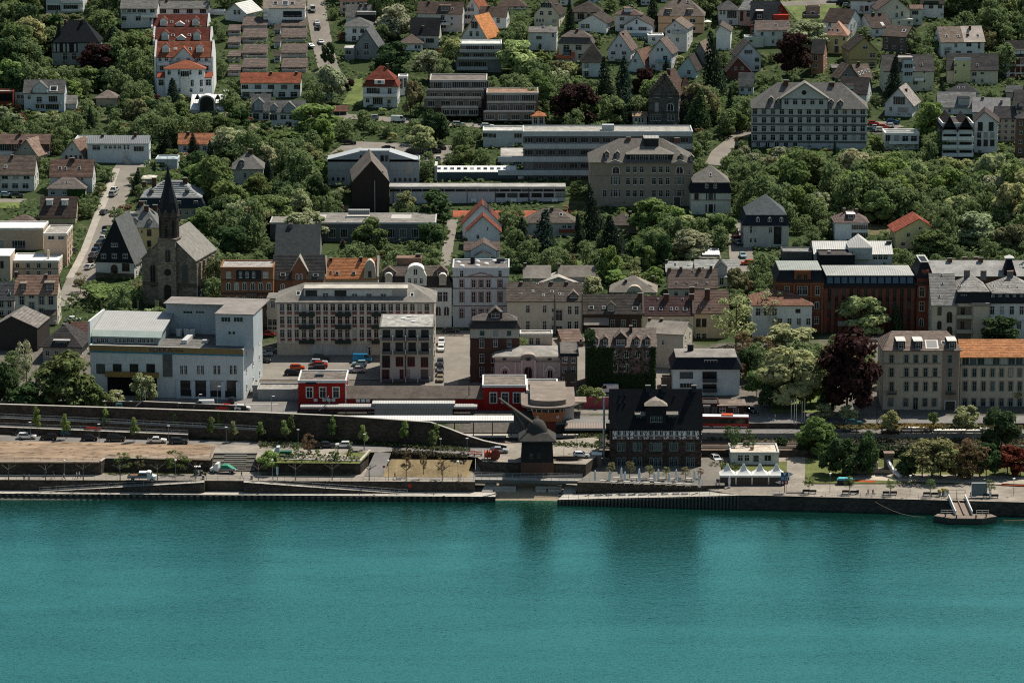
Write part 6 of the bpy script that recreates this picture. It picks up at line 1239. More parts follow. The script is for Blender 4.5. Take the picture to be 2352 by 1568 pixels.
for u,v in((-900,925),(0,929),(588,945.5),(800,957),(988,970.5),(1030,985),(1063,998),(1110,1013),(1163,1024)):
 y=ywl(u);x=xu(u,y);pts.append((x,y,min(13.2,zat(x,y,v))))
wr('retaining_wall','long high dark stone retaining wall that slopes down to street level near the crane',pts,.7,mat('stone',(.062,.05,.04),.9),zb=0,cat='wall')
for(ua,va,ub,vb,yo,lab)in((-400,940,600,988,2.0,'upper'),(-400,964,440,998,4.0,'lower')):
 xa,xb=xu(ua,45),xu(ub,45);ya,yb_=ywl(ua)-yo,ywl(ub)-yo;za,zb_=zat(xa,ya,va),max(6.75,zat(xb,yb_,vb))
 V=[(xa,ya,5),(xb,yb_,5),(xb,yb_+1.98,5),(xa,ya+1.98,5),(xa,ya,za),(xb,yb_,zb_),(xb,yb_+1.98,zb_),(xa,ya+1.98,za)]
 mb=MB();mb.solid(V,[(3,2,1,0),(0,1,5,4),(1,2,6,5),(2,3,7,6),(3,0,4,7)],1);mb.poly(V[4:8],0);o=mb.bd('walkway',[CONCM,mat('stone',(.062,.05,.04),.9)]);st_(o)
 rail(f'thin metal railing on the {lab} ramp against the high retaining wall',[V[4],V[5]],group=None,r=.03)
yq=ywl(300)
patch('road',[(XL,51.5),(xu(0,48),48),(xu(660,40),39),(xu(686,60),60),(xu(690,78),78),(XL,79)],8.9,ASPH,3)
zs_('road_marking',[(xu(566,66),66),(xu(640,66),66),(xu(640,66),66.3),(xu(566,66),66.3)],8.93,pl((.6,.58,.55)))
wr('low_wall','low dark wall between the upper road and the supermarket forecourt',[(XL,62,10.6),(xu(330,62),62,10.4),(xu(566,58),58,10.2)],.4,zb=6)
patch('railway_bed',[(xu(640,41),40.2),(xu(1000,33),32.4),(xu(1168,30),29.5),(xu(1380,33),33),(XR,33),(XR,47),(xu(1400,47),47),(xu(1400,60),60),(xu(640,60),60)],5.0,BALL,1)
patch('platform',[(xu(690,44),43.2),(xu(1320,43),43.2),(xu(1320,43),46.8),(xu(690,44),46.8)],5.85,CONCM,3);patch('platform',[(xu(690,54),53.5),(xu(1300,53),53.5),(xu(1300,53),60.5),(xu(690,54),60.5)],5.9,CONCM,3)
b=MB()
for y in(35.2,36.7,39.4,40.9,49.2,50.7):
 x0=xu(1395,y)if y>45 and 0 else xu(760 if y>42 else 1175,y)
 b.box(x0,XR if y<45 else xu(1330,y),y-.04,y+.04,5.02,5.2)
o=b.bd('railway_tracks',mat('metal',(.10,.07,.055),.5));st_(o)
f=[(1280,1147.2,1.2),(1420,1143.5,1.8),(1560,1140.5,2.5),(1700,1137,3.2)]
F=[at_z(*q)for q in f];BK=[Vector((F[0].x+1.5,5.2,1.2)),Vector((F[1].x,3.6,1.8)),Vector((F[2].x,1.9,2.5)),Vector((F[3].x,.5,3.2))]
b=MB()
for i in range(3):b.poly([F[i],F[i+1],BK[i+1],BK[i]],0);b.poly([(F[i].x,F[i].y,-3),(F[i+1].x,F[i+1].y,-3),F[i+1],F[i]],1)
b.poly([(F[0].x,F[0].y,-3),F[0],BK[0],(BK[0].x,BK[0].y,-3)],1);o=b.bd('ramp_quay',[CONCM,mat('stone',(.045,.048,.043),.8)]);st_(o)
b=MB()
for i in range(52):
 x=F[0].x+.5+i*.8;t=(x-F[0].x)/(F[3].x-F[0].x);y=F[0].y+(F[3].y-F[0].y)*t;zt=1.0+2.0*t
 if t<1:b.ps([(x,y-.3),(x+.3,y-.3),(x+.45,y-.02),(x-.15,y-.02)],'z',-2,zt)
o=b.bd('sheet_piling',mat('metal',(.055,.056,.05),.6));tag(o,'dark ribbed sheet piling under the sloping quay in front of the beer garden','quay wall')
e0,e1=at_z(1764,1137.5,3.2),at_z(2352,1153,3.2);es=(e1 .y-e0 .y)/(e1 .x-e0 .x)
patch('promenade',[(F[3].x,F[3].y),(e0 .x,e0 .y),(XR,e1 .y+es*(XR-e1 .x)),(XR,7),(xu(1640,6),7),(xu(1610,3),3.2),(F[3].x-6,.9)],3.2,PAVE,-4,side=mat('stone',(.06,.055,.048),.9))
patch('beer_garden_terrace',[(xu(1326,4),5.6),(xu(1480,3),4.2),(xu(1612,2),2.2),(xu(1665,3),3.0),(xu(1665,3),30),(xu(1352,22),30),(xu(1345,12),12)],4.0,mat('paving',(.16,.145,.125)),0)
patch('park',[(xu(1655,7),7.2),(XR,7.2),(XR,32),(xu(1655,32),32)],3.4,LAWN,0)
for nm,L,m_ in(('path',[(1806,1130),(1848,1130),(1850,1036),(1808,1036)],PAVE),('gravel_path',[(1940,1100),(2420,1116),(2420,1098),(2300,1092),(1950,1085)],GRAV),('forecourt',[(1640,1060),(1806,1060),(1806,1036),(1640,1036)],PAVE),('flower_bed',[(1962,1105),(2010,1107),(2010,1103),(1965,1102)],mat('lawn',(.3,.05,.02))),('flower_bed',[(2300,1113),(2370,1116),(2370,1112),(2300,1110)],mat('lawn',(.3,.05,.02)))):zs_(nm,pz(L,3.42+.006*len(L[0])),3.43,m_)
patch('bus_station',[(xu(1400,47),44.5),(XR,44.0),(XR,49.5),(xu(1400,50),50)],6.55,ASPH,3,side=mat('paving',(.26,.25,.235)))
patch('road',[(xu(1300,50),49.5),(XR,49.5),(XR,57.5),(xu(1860,57),58.5),(xu(1300,66),66)],7.9,ASPH,4)
for i in range(14):x=62+i*5;zs_('road_marking',[(x,53.2),(x+2.2,53.2),(x+2.2,53.4),(x,53.4)],7.92,pl((.6,.58,.55)))
zs_('crossing_marking',pz([(1326,952),(1370,952),(1374,944),(1334,944)],7.93),7.93,mat('metal',(.5,.48,.45),.8))
zs_('lawn',[tuple(P(u,v)[:2])for u,v in((1770,950),(1900,950),(1890,905),(1770,905))],0,LAWN)if False else None
rail('thin railing along the western promenade edge',[(e0 .x,e0 .y+.2,3.2),(xu(2160,-5),e0 .y+.2+es*(xu(2160,-5)-e0 .x),3.2)],step=2.6);rail('thin railing along the sloping quay below the beer garden',[F[0]+Vector((.3,.3,0)),F[1]+Vector((0,.3,0)),F[2]+Vector((0,.3,0)),F[3]+Vector((0,.3,0))],step=2.2)
rail('dark railing at the edge of the beer garden terrace',[(xu(1330,5),5.7,4),(xu(1480,4),4.4,4),(xu(1640,3),2.6,4)],step=2.4,group=None)
def quad3(name,L,m,side=None):
 b=MB();b.poly(L);o=b.bd(name,m);st_(o);return o
bx0,bx1=q2 .x-.5,F[0].x+.5
quad3('beach',[(bx0,.2,-1.2),(bx1,-.5,-1.2),(bx1,13,2.4),(bx0,13,2.4)],mat('paving',(.27,.215,.15)))
for x0,x1,nm in((q2 .x-.2,q2 .x+.9,'east'),(bx1-2.6,bx1-.6,'west')):quad3('slipway',[(x0,1.6,1.25),(x1,1.6,1.25),(x1+4,9.5,2.6),(x0+1,9.5,2.6)],CONCM)if False else None
for u0,u1,v,lab in((1106,1131,1118,'pale concrete slipway slab beside the beach under the footbridge'),(1292,1322,1119,'pale concrete landing beside the beach below the beer garden')):
 a=at_z(u0,v+11,1.3);c=at_z(u1,v-10,2.6);mb=MB();mb.solid([(a.x,a.y,-2),(c.x,a.y,-2),(c.x+1,c.y,-2),(a.x+1,c.y,-2),(a.x,a.y,1.3),(c.x,a.y,1.3),(c.x+1,c.y,2.6),(a.x+1,c.y,2.6)],[(3,2,1,0),(0,1,5,4),(1,2,6,5),(2,3,7,6),(3,0,4,7),(4,5,6,7)]);o=mb.bd('slipway',CONCM);tag(o,lab,'slipway')
mb=MB()
for k,(u0,u1,v)in enumerate(((1135,1185,1112),(1230,1258,1113),(1255,1290,1114))):
 a,c=at_z(u0,v,2.6),at_z(u1,v,2.6);o=MB();o.box(a.x,c.x,8.8+k*.02,10,1.2,2.2);o.box(a.x,c.x,8.0,8.8,1.0,1.7);t=o.bd('stone_block',CONCM);tag(t,['long pale stone block at the head of the beach, toward the quay','short pale stone block in the middle of the beach edge','pale stone block at the beach edge by the beer garden'][k],'stone block')
rt=empty('footbridge',(0,0,0));tag(rt,'dark steel footbridge crossing the little inlet in front of the crane','footbridge',short='the steel footbridge')
ba,bb=Vector((xu(1088,9),9.6,3.7)),Vector((xu(1338,8),7.4,3.9));m=MB()
def strip(mb,a,b_,w,z0,z1):
 V=[(a.x,a.y,a.z+z0),(b_.x,b_.y,b_.z+z0),(b_.x,b_.y+w,b_.z+z0),(a.x,a.y+w,a.z+z0)];mb.solid(V+[(p[0],p[1],p[2]+z1-z0)for p in V],[(3,2,1,0),(0,1,5,4),(1,2,6,5),(2,3,7,6),(3,0,4,7),(4,5,6,7)])
strip(m,ba,bb,2.4,-.25,0);m.bd('deck',mat('paving',(.3,.28,.25)),rt);m=MB();strip(m,ba+Vector((0,-.2,0)),bb+Vector((0,-.2,0)),.18,-.7,-.05);strip(m,ba+Vector((0,2.42,0)),bb+Vector((0,2.42,0)),.18,-.7,-.05);m.bd('girder',mat('paint',(.10,.105,.105),.5),rt)
for k,yy in((0,-.1),(1,2.45)):
 m=MB();a,c=ba+Vector((0,yy,0)),bb+Vector((0,yy,0))
 for h in(.35,.7,1.05):m.bm_(a+Vector((0,0,h)),c+Vector((0,0,h)),.04)
 for i in range(15):p=a.lerp(c,i/14);m.bm_(p,p+Vector((0,0,1.05)),.035)
 m.bd('railing',mat('paint',(.3,.31,.31),.4),rt)
cx,cy=xu(1234,12),12.0;hw=3.75
rt=empty('harbour_crane',(cx,cy,3.0));tag(rt,'old timber treadwheel crane tower with slate dome and two long lifting beams','crane',short='the old harbour crane')
m=MB();m.box(-hw-.1,hw+.1,0,7.4,-3,zat(cx,cy,1062)-3);m.bd('stone_base',mat('brick',(.12,.065,.045)),rt)
zb0,ze=zat(cx,cy,1062)-3,zat(cx,cy,1012)-3;m=MB()
m.solid([(-hw-.05,0,zb0),(hw+.05,0,zb0),(hw+.05,7.3,zb0),(-hw-.05,7.3,zb0),(-hw+.25,.3,ze),(hw-.25,.3,ze),(hw-.25,7,ze),(-hw+.25,7,ze)],[(3,2,1,0),(4,5,6,7),(0,1,5,4),(1,2,6,5),(2,3,7,6),(3,0,4,7)]);m.bd('timber_tower',mat('slate',(.028,.028,.028),.8),rt)
zr=ze+1.5;m=MB();m.solid([(-hw-.7,-.7,ze-.25),(hw+.7,-.7,ze-.25),(hw+.7,8,ze-.25),(-hw-.7,8,ze-.25),(-hw-.6,-.6,ze+.05),(hw+.6,-.6,ze+.05),(hw+.6,7.9,ze+.05),(-hw-.6,7.9,ze+.05),(-2.5,1.2,zr),(2.5,1.2,zr),(2.5,6.2,zr),(-2.5,6.2,zr)],[(3,2,1,0),(0,1,5,4),(1,2,6,5),(2,3,7,6),(3,0,4,7),(4,5,9,8),(5,6,10,9),(6,7,11,10),(7,4,8,11),(8,9,10,11)])
SLM=mat('slate',(.06,.056,.052),.8);m.bd('skirt_roof',SLM,rt)
m=MB();m.lt([(2.5,-.7),(2.45,.1),(2.3,.8),(1.95,1.7),(1.4,2.4),(.75,2.8),(.3,2.9),(.02,2.92)],16,(0,3.7,zr));m.bd('dome',SLM,rt,smooth=True)
for k,(p,q,r_,nm)in enumerate(((Vector((0,0,0)),(1146,914),.42,'jib'),(Vector((0,0,0)),(1178,938),.2,'strut'))):
 u,v=q;yt=cy-3.0;tip=Vector((xu(u,yt,18)-cx,yt-cy,zat(xu(u,yt),yt,v)-3));st=Vector((-1.2 if k==0 else-2.6,3.0,zr+2.2 if k==0 else zr+.4));m=MB();m.bm_(st,tip,r_,r2=r_*.6);m.bd(nm,mat('paint',(.12,.105,.09),.8),rt)
for u in(1220,1238):x=xu(u,12)-cx;fr,pm=win_mesh(.7,1.1,'b');o=inst('window',fr,rt,(x,.12,zb0+1.7));inst('pane',pm,o)
RECTS.append((cy,1190,1275,960,1088));FOOT.append((cx,cy,1,0,9,9))
b=B((2,3),'riverside_hotel','large dark hotel with huge slate roof and a white half-timbered storey, facing the river','hotel',905,1738,745,380,42,'gx',(.055,.042,.036),(.016,.018,.021),d=10,wk='stone',rk='slate',oh=.5,zb=4.0,short='the big half-timbered hotel')
HT=b;b.blk(922,1722,500,388,-.12,'plaster_storey',(.78,.80,.80),'plaster',.2)
m=MB();a,c=b.at(922,500,-.12),b.at(1722,388,-.12);zl,zh=a.z,c.z
def X(u):return b.at(u,440,-.12).x
for z0 in(zl,zl+(zh-zl)*.3,zl+(zh-zl)*.72,zh-.22):m.box(a.x,c.x,-.2,-.1,z0,z0+.13)
wins=[(975,1025),(1130,1178),(1270,1322,1362),(1455,1505),(1612,1660)]
for u in(922,964,1042,1080,1119,1198,1230,1260,1380,1412,1444,1525,1560,1599,1680,1718):m.box(X(u)-.06,X(u)+.06,-.22,-.1,zl,zh)
for u0,u1 in((1042,1080),(1115,1080),(1196,1229),(1262,1229),(1380,1411),(1442,1411),(1525,1560),(1597,1560),(958,930),(1680,1712)):
 m.bm_((X(u0),-.17,zh),(X(u1),-.17,zl+(zh-zl)*.35),.055);m.bm_((X(u1),-.165,zl+(zh-zl)*.3),(X(u0),-.165,zl),.055)
m.bd('timber_frame',mat('paint',(.055,.016,.013),.8),b.rt)
for g in wins:
 b.row(433,len(g),g[0]+10,g[-1]+10,28,52,y=-.2)
 m=MB()
 for u in g:x=X(u+10);m.box(x-.5,x+.5,-.19,-.1,zl+.2,zl+(zh-zl)*.27)
 m.bd('lattice_panel',mat('paint',(.16,.10,.09)),b.rt)
for v,h in((565,66),(705,70)):
 for g in((985,1022),(1130,1172),(1283,1321,1358),(1465,1505),(1620,1657)):b.row(v,len(g),g[0],g[-1],32,h,fc='t',sur=(.10,.095,.09))
sk_=[(992,92),(1040,92),(992,163),(1040,163),(1265,92),(1378,95),(1495,95),(1615,97),(1617,165)]
b.sky([(u,v,12,18)for u,v in sk_],(.02,.05,.07))
p=b.slope(1325,330);y0=p.y
for ua,ub in((1135,1225),(1425,1520)):
 q0,q1,q2_=b.at(ua,325,y0+.4),b.at(ub,272,y0+.4),b.at(ub,168,y0+3.6);m=MB();m.box(q0 .x,q1 .x,y0+.4,y0+5,q0 .z-1,q1 .z);o=m.bd('dormer',mat('slate',DSLATE),b.rt)
 m=MB();m.ps([(y0+.1,q1 .z-.1),(y0+4.6,q2_.z),(y0+4.6,q2_.z+.2),(y0+.1,q1 .z+.15)],'x',q0 .x-.2,q1 .x+.2);m.bd('dormer_roof',mat('slate',(.22,.205,.175)),o)
 for u in(ua+28,ub-22):pp=b.at(u,302,y0+.4);fr,pm=win_mesh(1.0,1.0,'t');inst('window',fr,o,(pp.x,y0+.4,pp.z))
q0,q1=b.at(1228,345,y0-.6),b.at(1418,190,y0-.6);m=MB();m.box(q0 .x,q1 .x,y0-.6,y0+5,q0 .z-.6,q1 .z);o=m.bd('dormer',mat('slate',(.02,.02,.022)),b.rt)
tp=b.at(1328,112,y0+2).z;xm=(q0 .x+q1 .x)/2;m=MB();m.solid([(q0 .x-.3,y0-.9,q1 .z),(q1 .x+.3,y0-.9,q1 .z),(q1 .x+.3,y0+6,q1 .z),(q0 .x-.3,y0+6,q1 .z),(xm-1.1,y0+.3,q1 .z+(tp-q1 .z)*.7),(xm+1.1,y0+.3,q1 .z+(tp-q1 .z)*.7),(xm,y0+2.5,tp),(xm,y0+6,tp)],[(3,2,1,0),(0,1,5,4),(4,5,6),(1,2,7,6,5),(0,4,6,7,3),(2,3,7)]);m.bd('dormer_roof',mat('slate',(.25,.215,.18)),o)
for u in(1288,1325,1362):pp=b.at(u,312,y0-.6);fr,pm=win_mesh(.9,1.4,'t');inst('window',fr,o,(pp.x,y0-.6,pp.z))
q=b.fo(867,600);m=MB();m.bm_((-b.w/2-1.5,4,1),(-b.w/2-1.5,4,b.fo(867,140).z),.28,n=8);m.bd('steel_chimney',mat('metal',(.30,.38,.40),.35),b.rt)
b.chim([(1250,5,.5),(1395,5,.5),(1672,5,.5)],w=1.1,c=(.03,.035,.04));b.sides(3,3,which='r')
b=B((1,3),'station_building','bright red station house with white cornice and framed windows, beside the sunken tracks','station building',392,830,315,-34,-117,'flat',REDP,(.17,.145,.125),d=12,zb=6.0,par=.3,trim=(.55,.56,.56),short='the red station house');RS=b
b.row(68,3,492,735,50,84,sur=(.6,.6,.58));m=MB();m.box(b.w/2-.25,b.w/2+.06,-.07,.3,0,b.he-.4);m.bd('pilaster',pl((.6,.6,.58)),b.rt);b.blk(545,620,-50,-100,5,'roof_hut',(.09,.11,.115),'plaster',1.5)
for u in(548,628,670,712):pp=b.fo(u,135);m=MB();m.box(pp.x-.45,pp.x+.45,-.45,-.01,pp.z-.35,pp.z+.35);m.bd('air_conditioner',pl((.6,.6,.58)),b.rt)
pp,p2=b.fo(458,-20),b.fo(555,-10);m=MB();m.box(pp.x,p2 .x,-.2,-.13,pp.z-.35,pp.z+.25);m.bd('sign',mat('paint',(.02,.02,.025)),b.rt);b.sides(2,2,which='r')
b=B((1,3),'station_hall','long low station hall with sloping grey-brown roof between the two red houses','station building',838,2080,315,118,12,'gx',(.30,.02,.016),(.115,.095,.082),pitch=26,zb=6.2,off=1,oh=.5,rk='flat',short='the low station hall')
b.blk(1385,1840,72,45,5.2,'skylight_box',(.3,.36,.38),'plaster',2.5);
for i in range(8):pp=b.at(1420+i*55,58,5.2);m=MB();m.box(pp.x-.5,pp.x+.5,5.05,5.19,pp.z-.25,pp.z+.25);m.bd('roof_window',GLASS(),b.rt)
for u in(938,985,1030):pp=b.fo(u,138);m=MB();m.box(pp.x-.5,pp.x+.5,-.55,-.02,pp.z-.4,pp.z+.4);m.bd('air_conditioner',pl((.62,.62,.6)),b.rt)
b=B((1,3),'station_building','second red station house with white framed windows next to the rounded signal box','station building',2082,2480,315,8,-66,'flat',REDP,(.165,.14,.12),d=12,zb=6.0,par=.3,trim=(.55,.56,.56),short='the second red station house');b.row(118,3,2180,2395,52,84,sur=(.6,.6,.58))
b=B((2,3),'station_wing','dark red station wing with white-edged flat roof and three rows of wide windows','station building',135,420,330,58,-20,'flat',(.13,.018,.014),(.185,.155,.135),d=13,zb=6.0,trim=(.6,.6,.58));b.row(108,1,190,190,90,44,sy='m');b.row(205,1,190,190,90,44,sy='m');b.row(300,1,190,190,90,50,sy='m')
sx,sy=xu(176+1176,50),50;rt=empty('signal_box',(xu(1259,48),48,5.9));tag(rt,'round-nosed orange signal box cabin with brown flat roof on a tall red pillar','signal box',short='the orange signal box')
def lobe(w,d0,d1,n=10):return[(w*cos(pi+pi*i/n),d0*-sin(pi*i/n))for i in range(n+1)]+[(w,d1),(-w,d1)]
zc=lambda v:zat(xu(1259,48),48,v)-5.9
m=MB();m.ps(lobe(1.9,1.6,2.0),'z',-1,zc(964));m.bd('pillar',pl((.16,.045,.03)),rt)
m=MB();L0,L1=lobe(3.3,2.0,6),lobe(4.1,2.8,8);n=len(L0);m.solid([(x,y,zc(964))for x,y in L0]+[(x,y,zc(942))for x,y in L1],[tuple(range(n-1,-1,-1)),tuple(range(n,2*n))]+[(i,(i+1)%n,n+(i+1)%n,n+i)for i in range(n)]);m.bd('cabin',pl((.40,.16,.08)),rt)
m=MB();m.ps(lobe(4.0,2.7,9),'z',zc(942),zc(931));m.bd('window_band',GLASS(),rt);m=MB()
for i in range(9):t=pi+pi*i/8;m.bm_((4.05*cos(t),2.75*sin(t),zc(942)),(4.05*cos(t),2.75*sin(t),zc(931)),.09)
m.bd('window_frame',pl((.6,.6,.57)),rt)
m=MB();m.ps(lobe(6.6,4.6,19),'z',zc(931),zc(931)+.45);m.bd('roof',mat('flat',(.20,.165,.14)),rt);m=MB();m.ps(lobe(4.4,2.6,20),'z',zc(931)+.452,zc(931)+1.7);m.bd('upper_roof',mat('flat',(.21,.175,.145)),rt)
m=MB();m.box(1.5,6.4,6,19,-1,zc(931)-.02);m.bd('rear_wall',pl((.6,.6,.57)),rt);m=MB();m.box(6.41,9.5,8,14,zc(942),zc(942)+.3);m.bd('canopy',mat('flat',(.25,.2,.17)),rt)
for x in(-2.6,2.3):m=MB();m.lt([(.42,0),(.42,.25)],10);o=m.bd('porthole',pl((.5,.48,.42)),rt,(x,-1.9,zc(953)));o.rotation_euler=(pi/2,0,0)
RECTS.append((48,1222,1322,880,985));FOOT.append((xu(1259,48),44,1,0,14,24))
def canopy(u0,u1,v0,v1,zr_,lab,y0,y1,zg,c=(.66,.65,.62),n=5,name='platform_canopy',gr=None):
 x0,x1=xu(u0,y0),xu(u1,y0);z0,z1=zat((x0+x1)/2,y0,v1),zat((x0+x1)/2,y1,v0)
 rt=empty(name,((x0+x1)/2,y0,zg));tag(rt,lab,'canopy',gr);h=(x1-x0)/2;m=MB()
 m.ps([(0,z0-zg),(y1-y0,z1-zg),(y1-y0,z1-zg+.2),(0,z0-zg+.2)][::-1],'x',-h,h);m.bd('roof',mat('metal',c,.6),rt);m=MB();m.box(-h,h,-.09,-.005,z0-zg-.35,z0-zg+.18);m.bd('fascia',pl((.3,.3,.29)),rt)
 for i in range(n):x=-h+.6+(2*h-1.2)*i/max(1,n-1);m=MB();m.bm_((x,(y1-y0)*.5,0),(x,(y1-y0)*.5,z0-zg),.12,n=6);m.bd('post',mat('paint',(.05,.055,.055)),rt)
 return rt
canopy(690,1096,928.5,935.5,10,'platform canopy with pale ribbed roof along the front of the red station house',56.5,60,5.9,(.33,.32,.30),9)
rt=canopy(855,1045,921,928,10,'raised corrugated hall roof standing on the station canopy',56.8,60.8,5.9,(.42,.41,.39),4,'canopy_hall');
m=MB();m.box(-9.6,9.6,-.12,0,1.5,zat(0,56.8,927.5)-5.9);m.bd('corrugated_wall',mat('metal',(.34,.33,.3),.6),rt)
canopy(690,1180,955.5,967,9.5,'long bright white platform canopy behind the retaining wall',43.5,47.2,5.85,(.58,.57,.55),12)
canopy(1297,1392,973,984.5,9,'short platform canopy with brown roof beside the half-timbered hotel',43.5,46.8,5.85,(.22,.17,.14),4)
for i,(u0,u1,v,lab)in enumerate(((1932,1974,979,'small bus shelter next to the dark round tree'),(2066,2144,982,'wide bus shelter with white roof in front of the beige hotel'),(2145,2252,988,'longest bus shelter with white roof, close to the dark tall tree'),(2252,2272,984,'short end section of the bus shelter row by the tall tree'))):
 canopy(u0,u1,v-1.5,v+2,9,lab,45.5,47.5,6.55,(.62,.58,.52),3+i,'bus_shelter','bus shelters')
b=B((2,3),'kiosk','low dark brick kiosk with pyramid tiled roof behind the red bus','kiosk',1905,2130,305,185,148,'hip',(.07,.035,.028),(.22,.17,.14),d=6,ins=2.8,zb=7.9,wk='brick',oh=.6);b.row(225,1,1935,1935,50,40);b.row(255,1,2057,2057,48,74);b.band([(1985,2062,190,200)],(.45,.44,.42),.7,'sign')
b=B((2,3),'kiosk','flat dark shop front with glass windows under the modern white house','kiosk',1752,1900,300,180,152,'flat',(.06,.035,.03),(.06,.055,.05),d=6,zb=7.9);b.row(235,2,1790,1860,50,70,fc='d');b.band([(1755,1822,180,194)],(.45,.45,.44),.5,'sign')
m=MB();p=at_z(*Z3[2](815,232),8.0);m.box(-4.2,4.2,0,.3,-1,3.3);o=m.bd('pink_hoarding',pl((.34,.075,.085)),None,p);tag(o,'plain pink board wall beside the half-timbered hotel roof','hoarding')
b=B((2,3),'pavilion','white single-storey pavilion with rusty-edged pale flat roof behind the pointed tents','pavilion',2010,2450,725,628,556,'flat',(.62,.62,.59),(.52,.44,.36),d=9,zb=3.5,trim=(.5,.49,.46),short='the white pavilion');b.row(668,2,2098,2158,42,50);b.row(672,1,2242,2242,42,48,fc='d');b.row(668,1,2350,2350,60,50,sy='m');b.blk(2190,2222,590,570,3,'roof_vent',(.15,.1,.08),'plaster',.8)
tz=3.45;TP=[(1672,1653,1690),(1709,1691,1727),(1747,1728,1765),(1783.5,1766,1803)]
for i,(ua,u0,u1)in enumerate(TP):
 y0=5.6;x0,x1=xu(u0,y0),xu(u1,y0);h=(x1-x0)/2;rt=empty('market_tent',((x0+x1)/2,y0,tz));tag(rt,['white pointed tent at the beer garden end of the tent row','white pointed tent, second from the beer garden in the tent row','white pointed tent, third from the beer garden in the tent row','white pointed tent beside the blue river signs'][i],'tent','row of white pointed tents')
 ze_,zp=zat(0,y0,1091.5)-tz,zat(0,y0+h,1063)-tz;m=MB();n=7;R_=[]
 for k in range(n):t=k/(n-1);R_.append((h*(1-t)**1.0*(1-.34*sin(pi*t))+.05*t,ze_+(zp-ze_)*t))
 V=[];F_=[]
 for r,zz in R_:
  for(sx_,sy_)in((-1,-1),(0,-1),(1,-1),(1,0),(1,1),(0,1),(-1,1),(-1,0)):V.append((sx_*r,h+sy_*r,zz-(.0 if sx_*sy_ else 0)))
 for k in range(n-1):
  for j in range(8):F_.append((k*8+j,k*8+(j+1)%8,(k+1)*8+(j+1)%8,(k+1)*8+j))
 m.solid(V,F_);m.bd('canopy',mat('plaster',(.74,.73,.70),.7,.06),rt)
 m=MB()
 for s_ in(0,2*h-.04):m.box(-h,h,s_,s_+.04,ze_-.4,ze_-.002)
 m.bd('valance',pl((.72,.71,.68)),rt);m=MB();m.box(-h+.03,h-.03,.06,.14,-.3,ze_-.4);m.bd('timber_front',mat('brick',(.075,.06,.05)),rt)
 m=MB()
 for s_ in(-h+.05,h-.05):m.bm_((s_,.0,0),(s_,.0,ze_-.1),.06)
 m.bd('post',pl((.6,.6,.6)),rt)
RECTS.append((5.6,1650,1806,1060,1116));FOOT.append((xu(1728,6),5,1,0,17,6))
b=B((0,2),'church','grey stone parish church with tall octagonal belfry and dark needle spire','church',1312,1802,585,182,-58,'gy',(.20,.168,.135),(.24,.225,.205),d=19,yaw=-13,apex=1540,wk='stone',rk='slate',oh=.25,short='the church');CB=b
b.win([(1405,325,50,190),(1702,325,50,190)],arch=True,fc=(.12,.10,.085));b.band([(1312,1802,402,412)],(.12,.1,.08),.15);b.sides(1,5,which='r',w=1.4,h=5.0,arch=True,fc=(.15,.13,.11));m=MB()
for i in range(6):y=b.d*i/5.0;m.box(b.w/2,b.w/2+.55,max(.05,y-.35),min(b.d-.05,y+.35),0,b.he-1.0)
m.bd('buttress',mat('stone',(.30,.25,.2)),b.rt)
STM=mat('stone',(.24,.20,.16),.9);pa,pb=b.fo(1462,300),b.fo(1630,300);tc=(pa.x+pb.x)/2;tw=(pb.x-pa.x)/2;zt1,zt0=b.at(1545,205,-1).z,b.at(1545,-5,-1).z
m=MB();m.box(tc-tw,tc+tw,-1.2,2*tw-1.2,-3,zt1);m.box(tc-tw+.15,tc+tw-.15,-1.05,2*tw-1.35,zt1+.003,zt0);o=m.bd('tower',STM,b.rt);TW=o
m=MB();m.box(tc-tw-.2,tc+tw+.2,-1.4,2*tw-1.0,zt1-.25,zt1+.1);m.box(tc-tw-.1,tc+tw+.1,-1.3,2*tw-1.1,zt0-.1,zt0+.25);m.bd('string_course',mat('stone',(.24,.2,.16)),b.rt)
cyt=tw-1.2;r8=tw/cos(pi/8)*.98
zB=b.at(1545,0,-1).z
z2=ZN[(0,1)];Zs=b.Z;b.Z=z2
zg,zs,zx=b.at(1545,850,cyt-tw).z,b.at(1545,425,cyt).z,b.at(1545,335,cyt).z
zcl=b.at(1540,972,cyt-tw).z
m=MB();m.lt([(r8,zt0),(r8,zg)],8,(tc,cyt,0));m.bd('belfry',mat('stone',(.07,.058,.05),.9),b.rt)
for i in range(8):
 t=2*pi*i/8;o=MB();o.ps([(-tw*.42,-.3),(tw*.42,-.3),(0,2.0)],'y',-.16,.3);q=o.bd('gablet',mat('stone',(.10,.085,.07)),b.rt,(tc+tw*sin(t),cyt-tw*cos(t),zg-1.0),t)
 if i in(0,1,7,2,6):o=MB();o.ps([(-.32,-2.6),(.32,-2.6),(.32,1.4),(0,2.2),(-.32,1.4)],'y',-.05,.1);o.bd('belfry_window',mat('paint',(.012,.012,.013)),b.rt,(tc+tw*sin(t),cyt-tw*cos(t),zg-4.3),t)
m=MB();m.lt([(r8+.12,zg-.2),(r8*.86,zg+2.6),(r8*.42,zg+(zs-zg)*.55),(.1,zs)],8,(tc,cyt,0));m.bd('spire',mat('slate',(.022,.025,.03),.55),b.rt)
m=MB();m.bm_((tc,cyt,zs-.3),(tc,cyt,zx),.05);m.bm_((tc-.6,cyt,zx-.9),(tc+.6,cyt,zx-.9),.05);m.lt([(.05,0),(.22,.2),(.05,.4)],8,(tc,cyt,zs));m.bd('cross',mat('metal',(.2,.17,.1),.4),b.rt)
m=MB()
for i in range(12):t=pi*i/6;m.bm_((.75*sin(t),0,.75*cos(t)),(.98*sin(t),0,.98*cos(t)),.05)
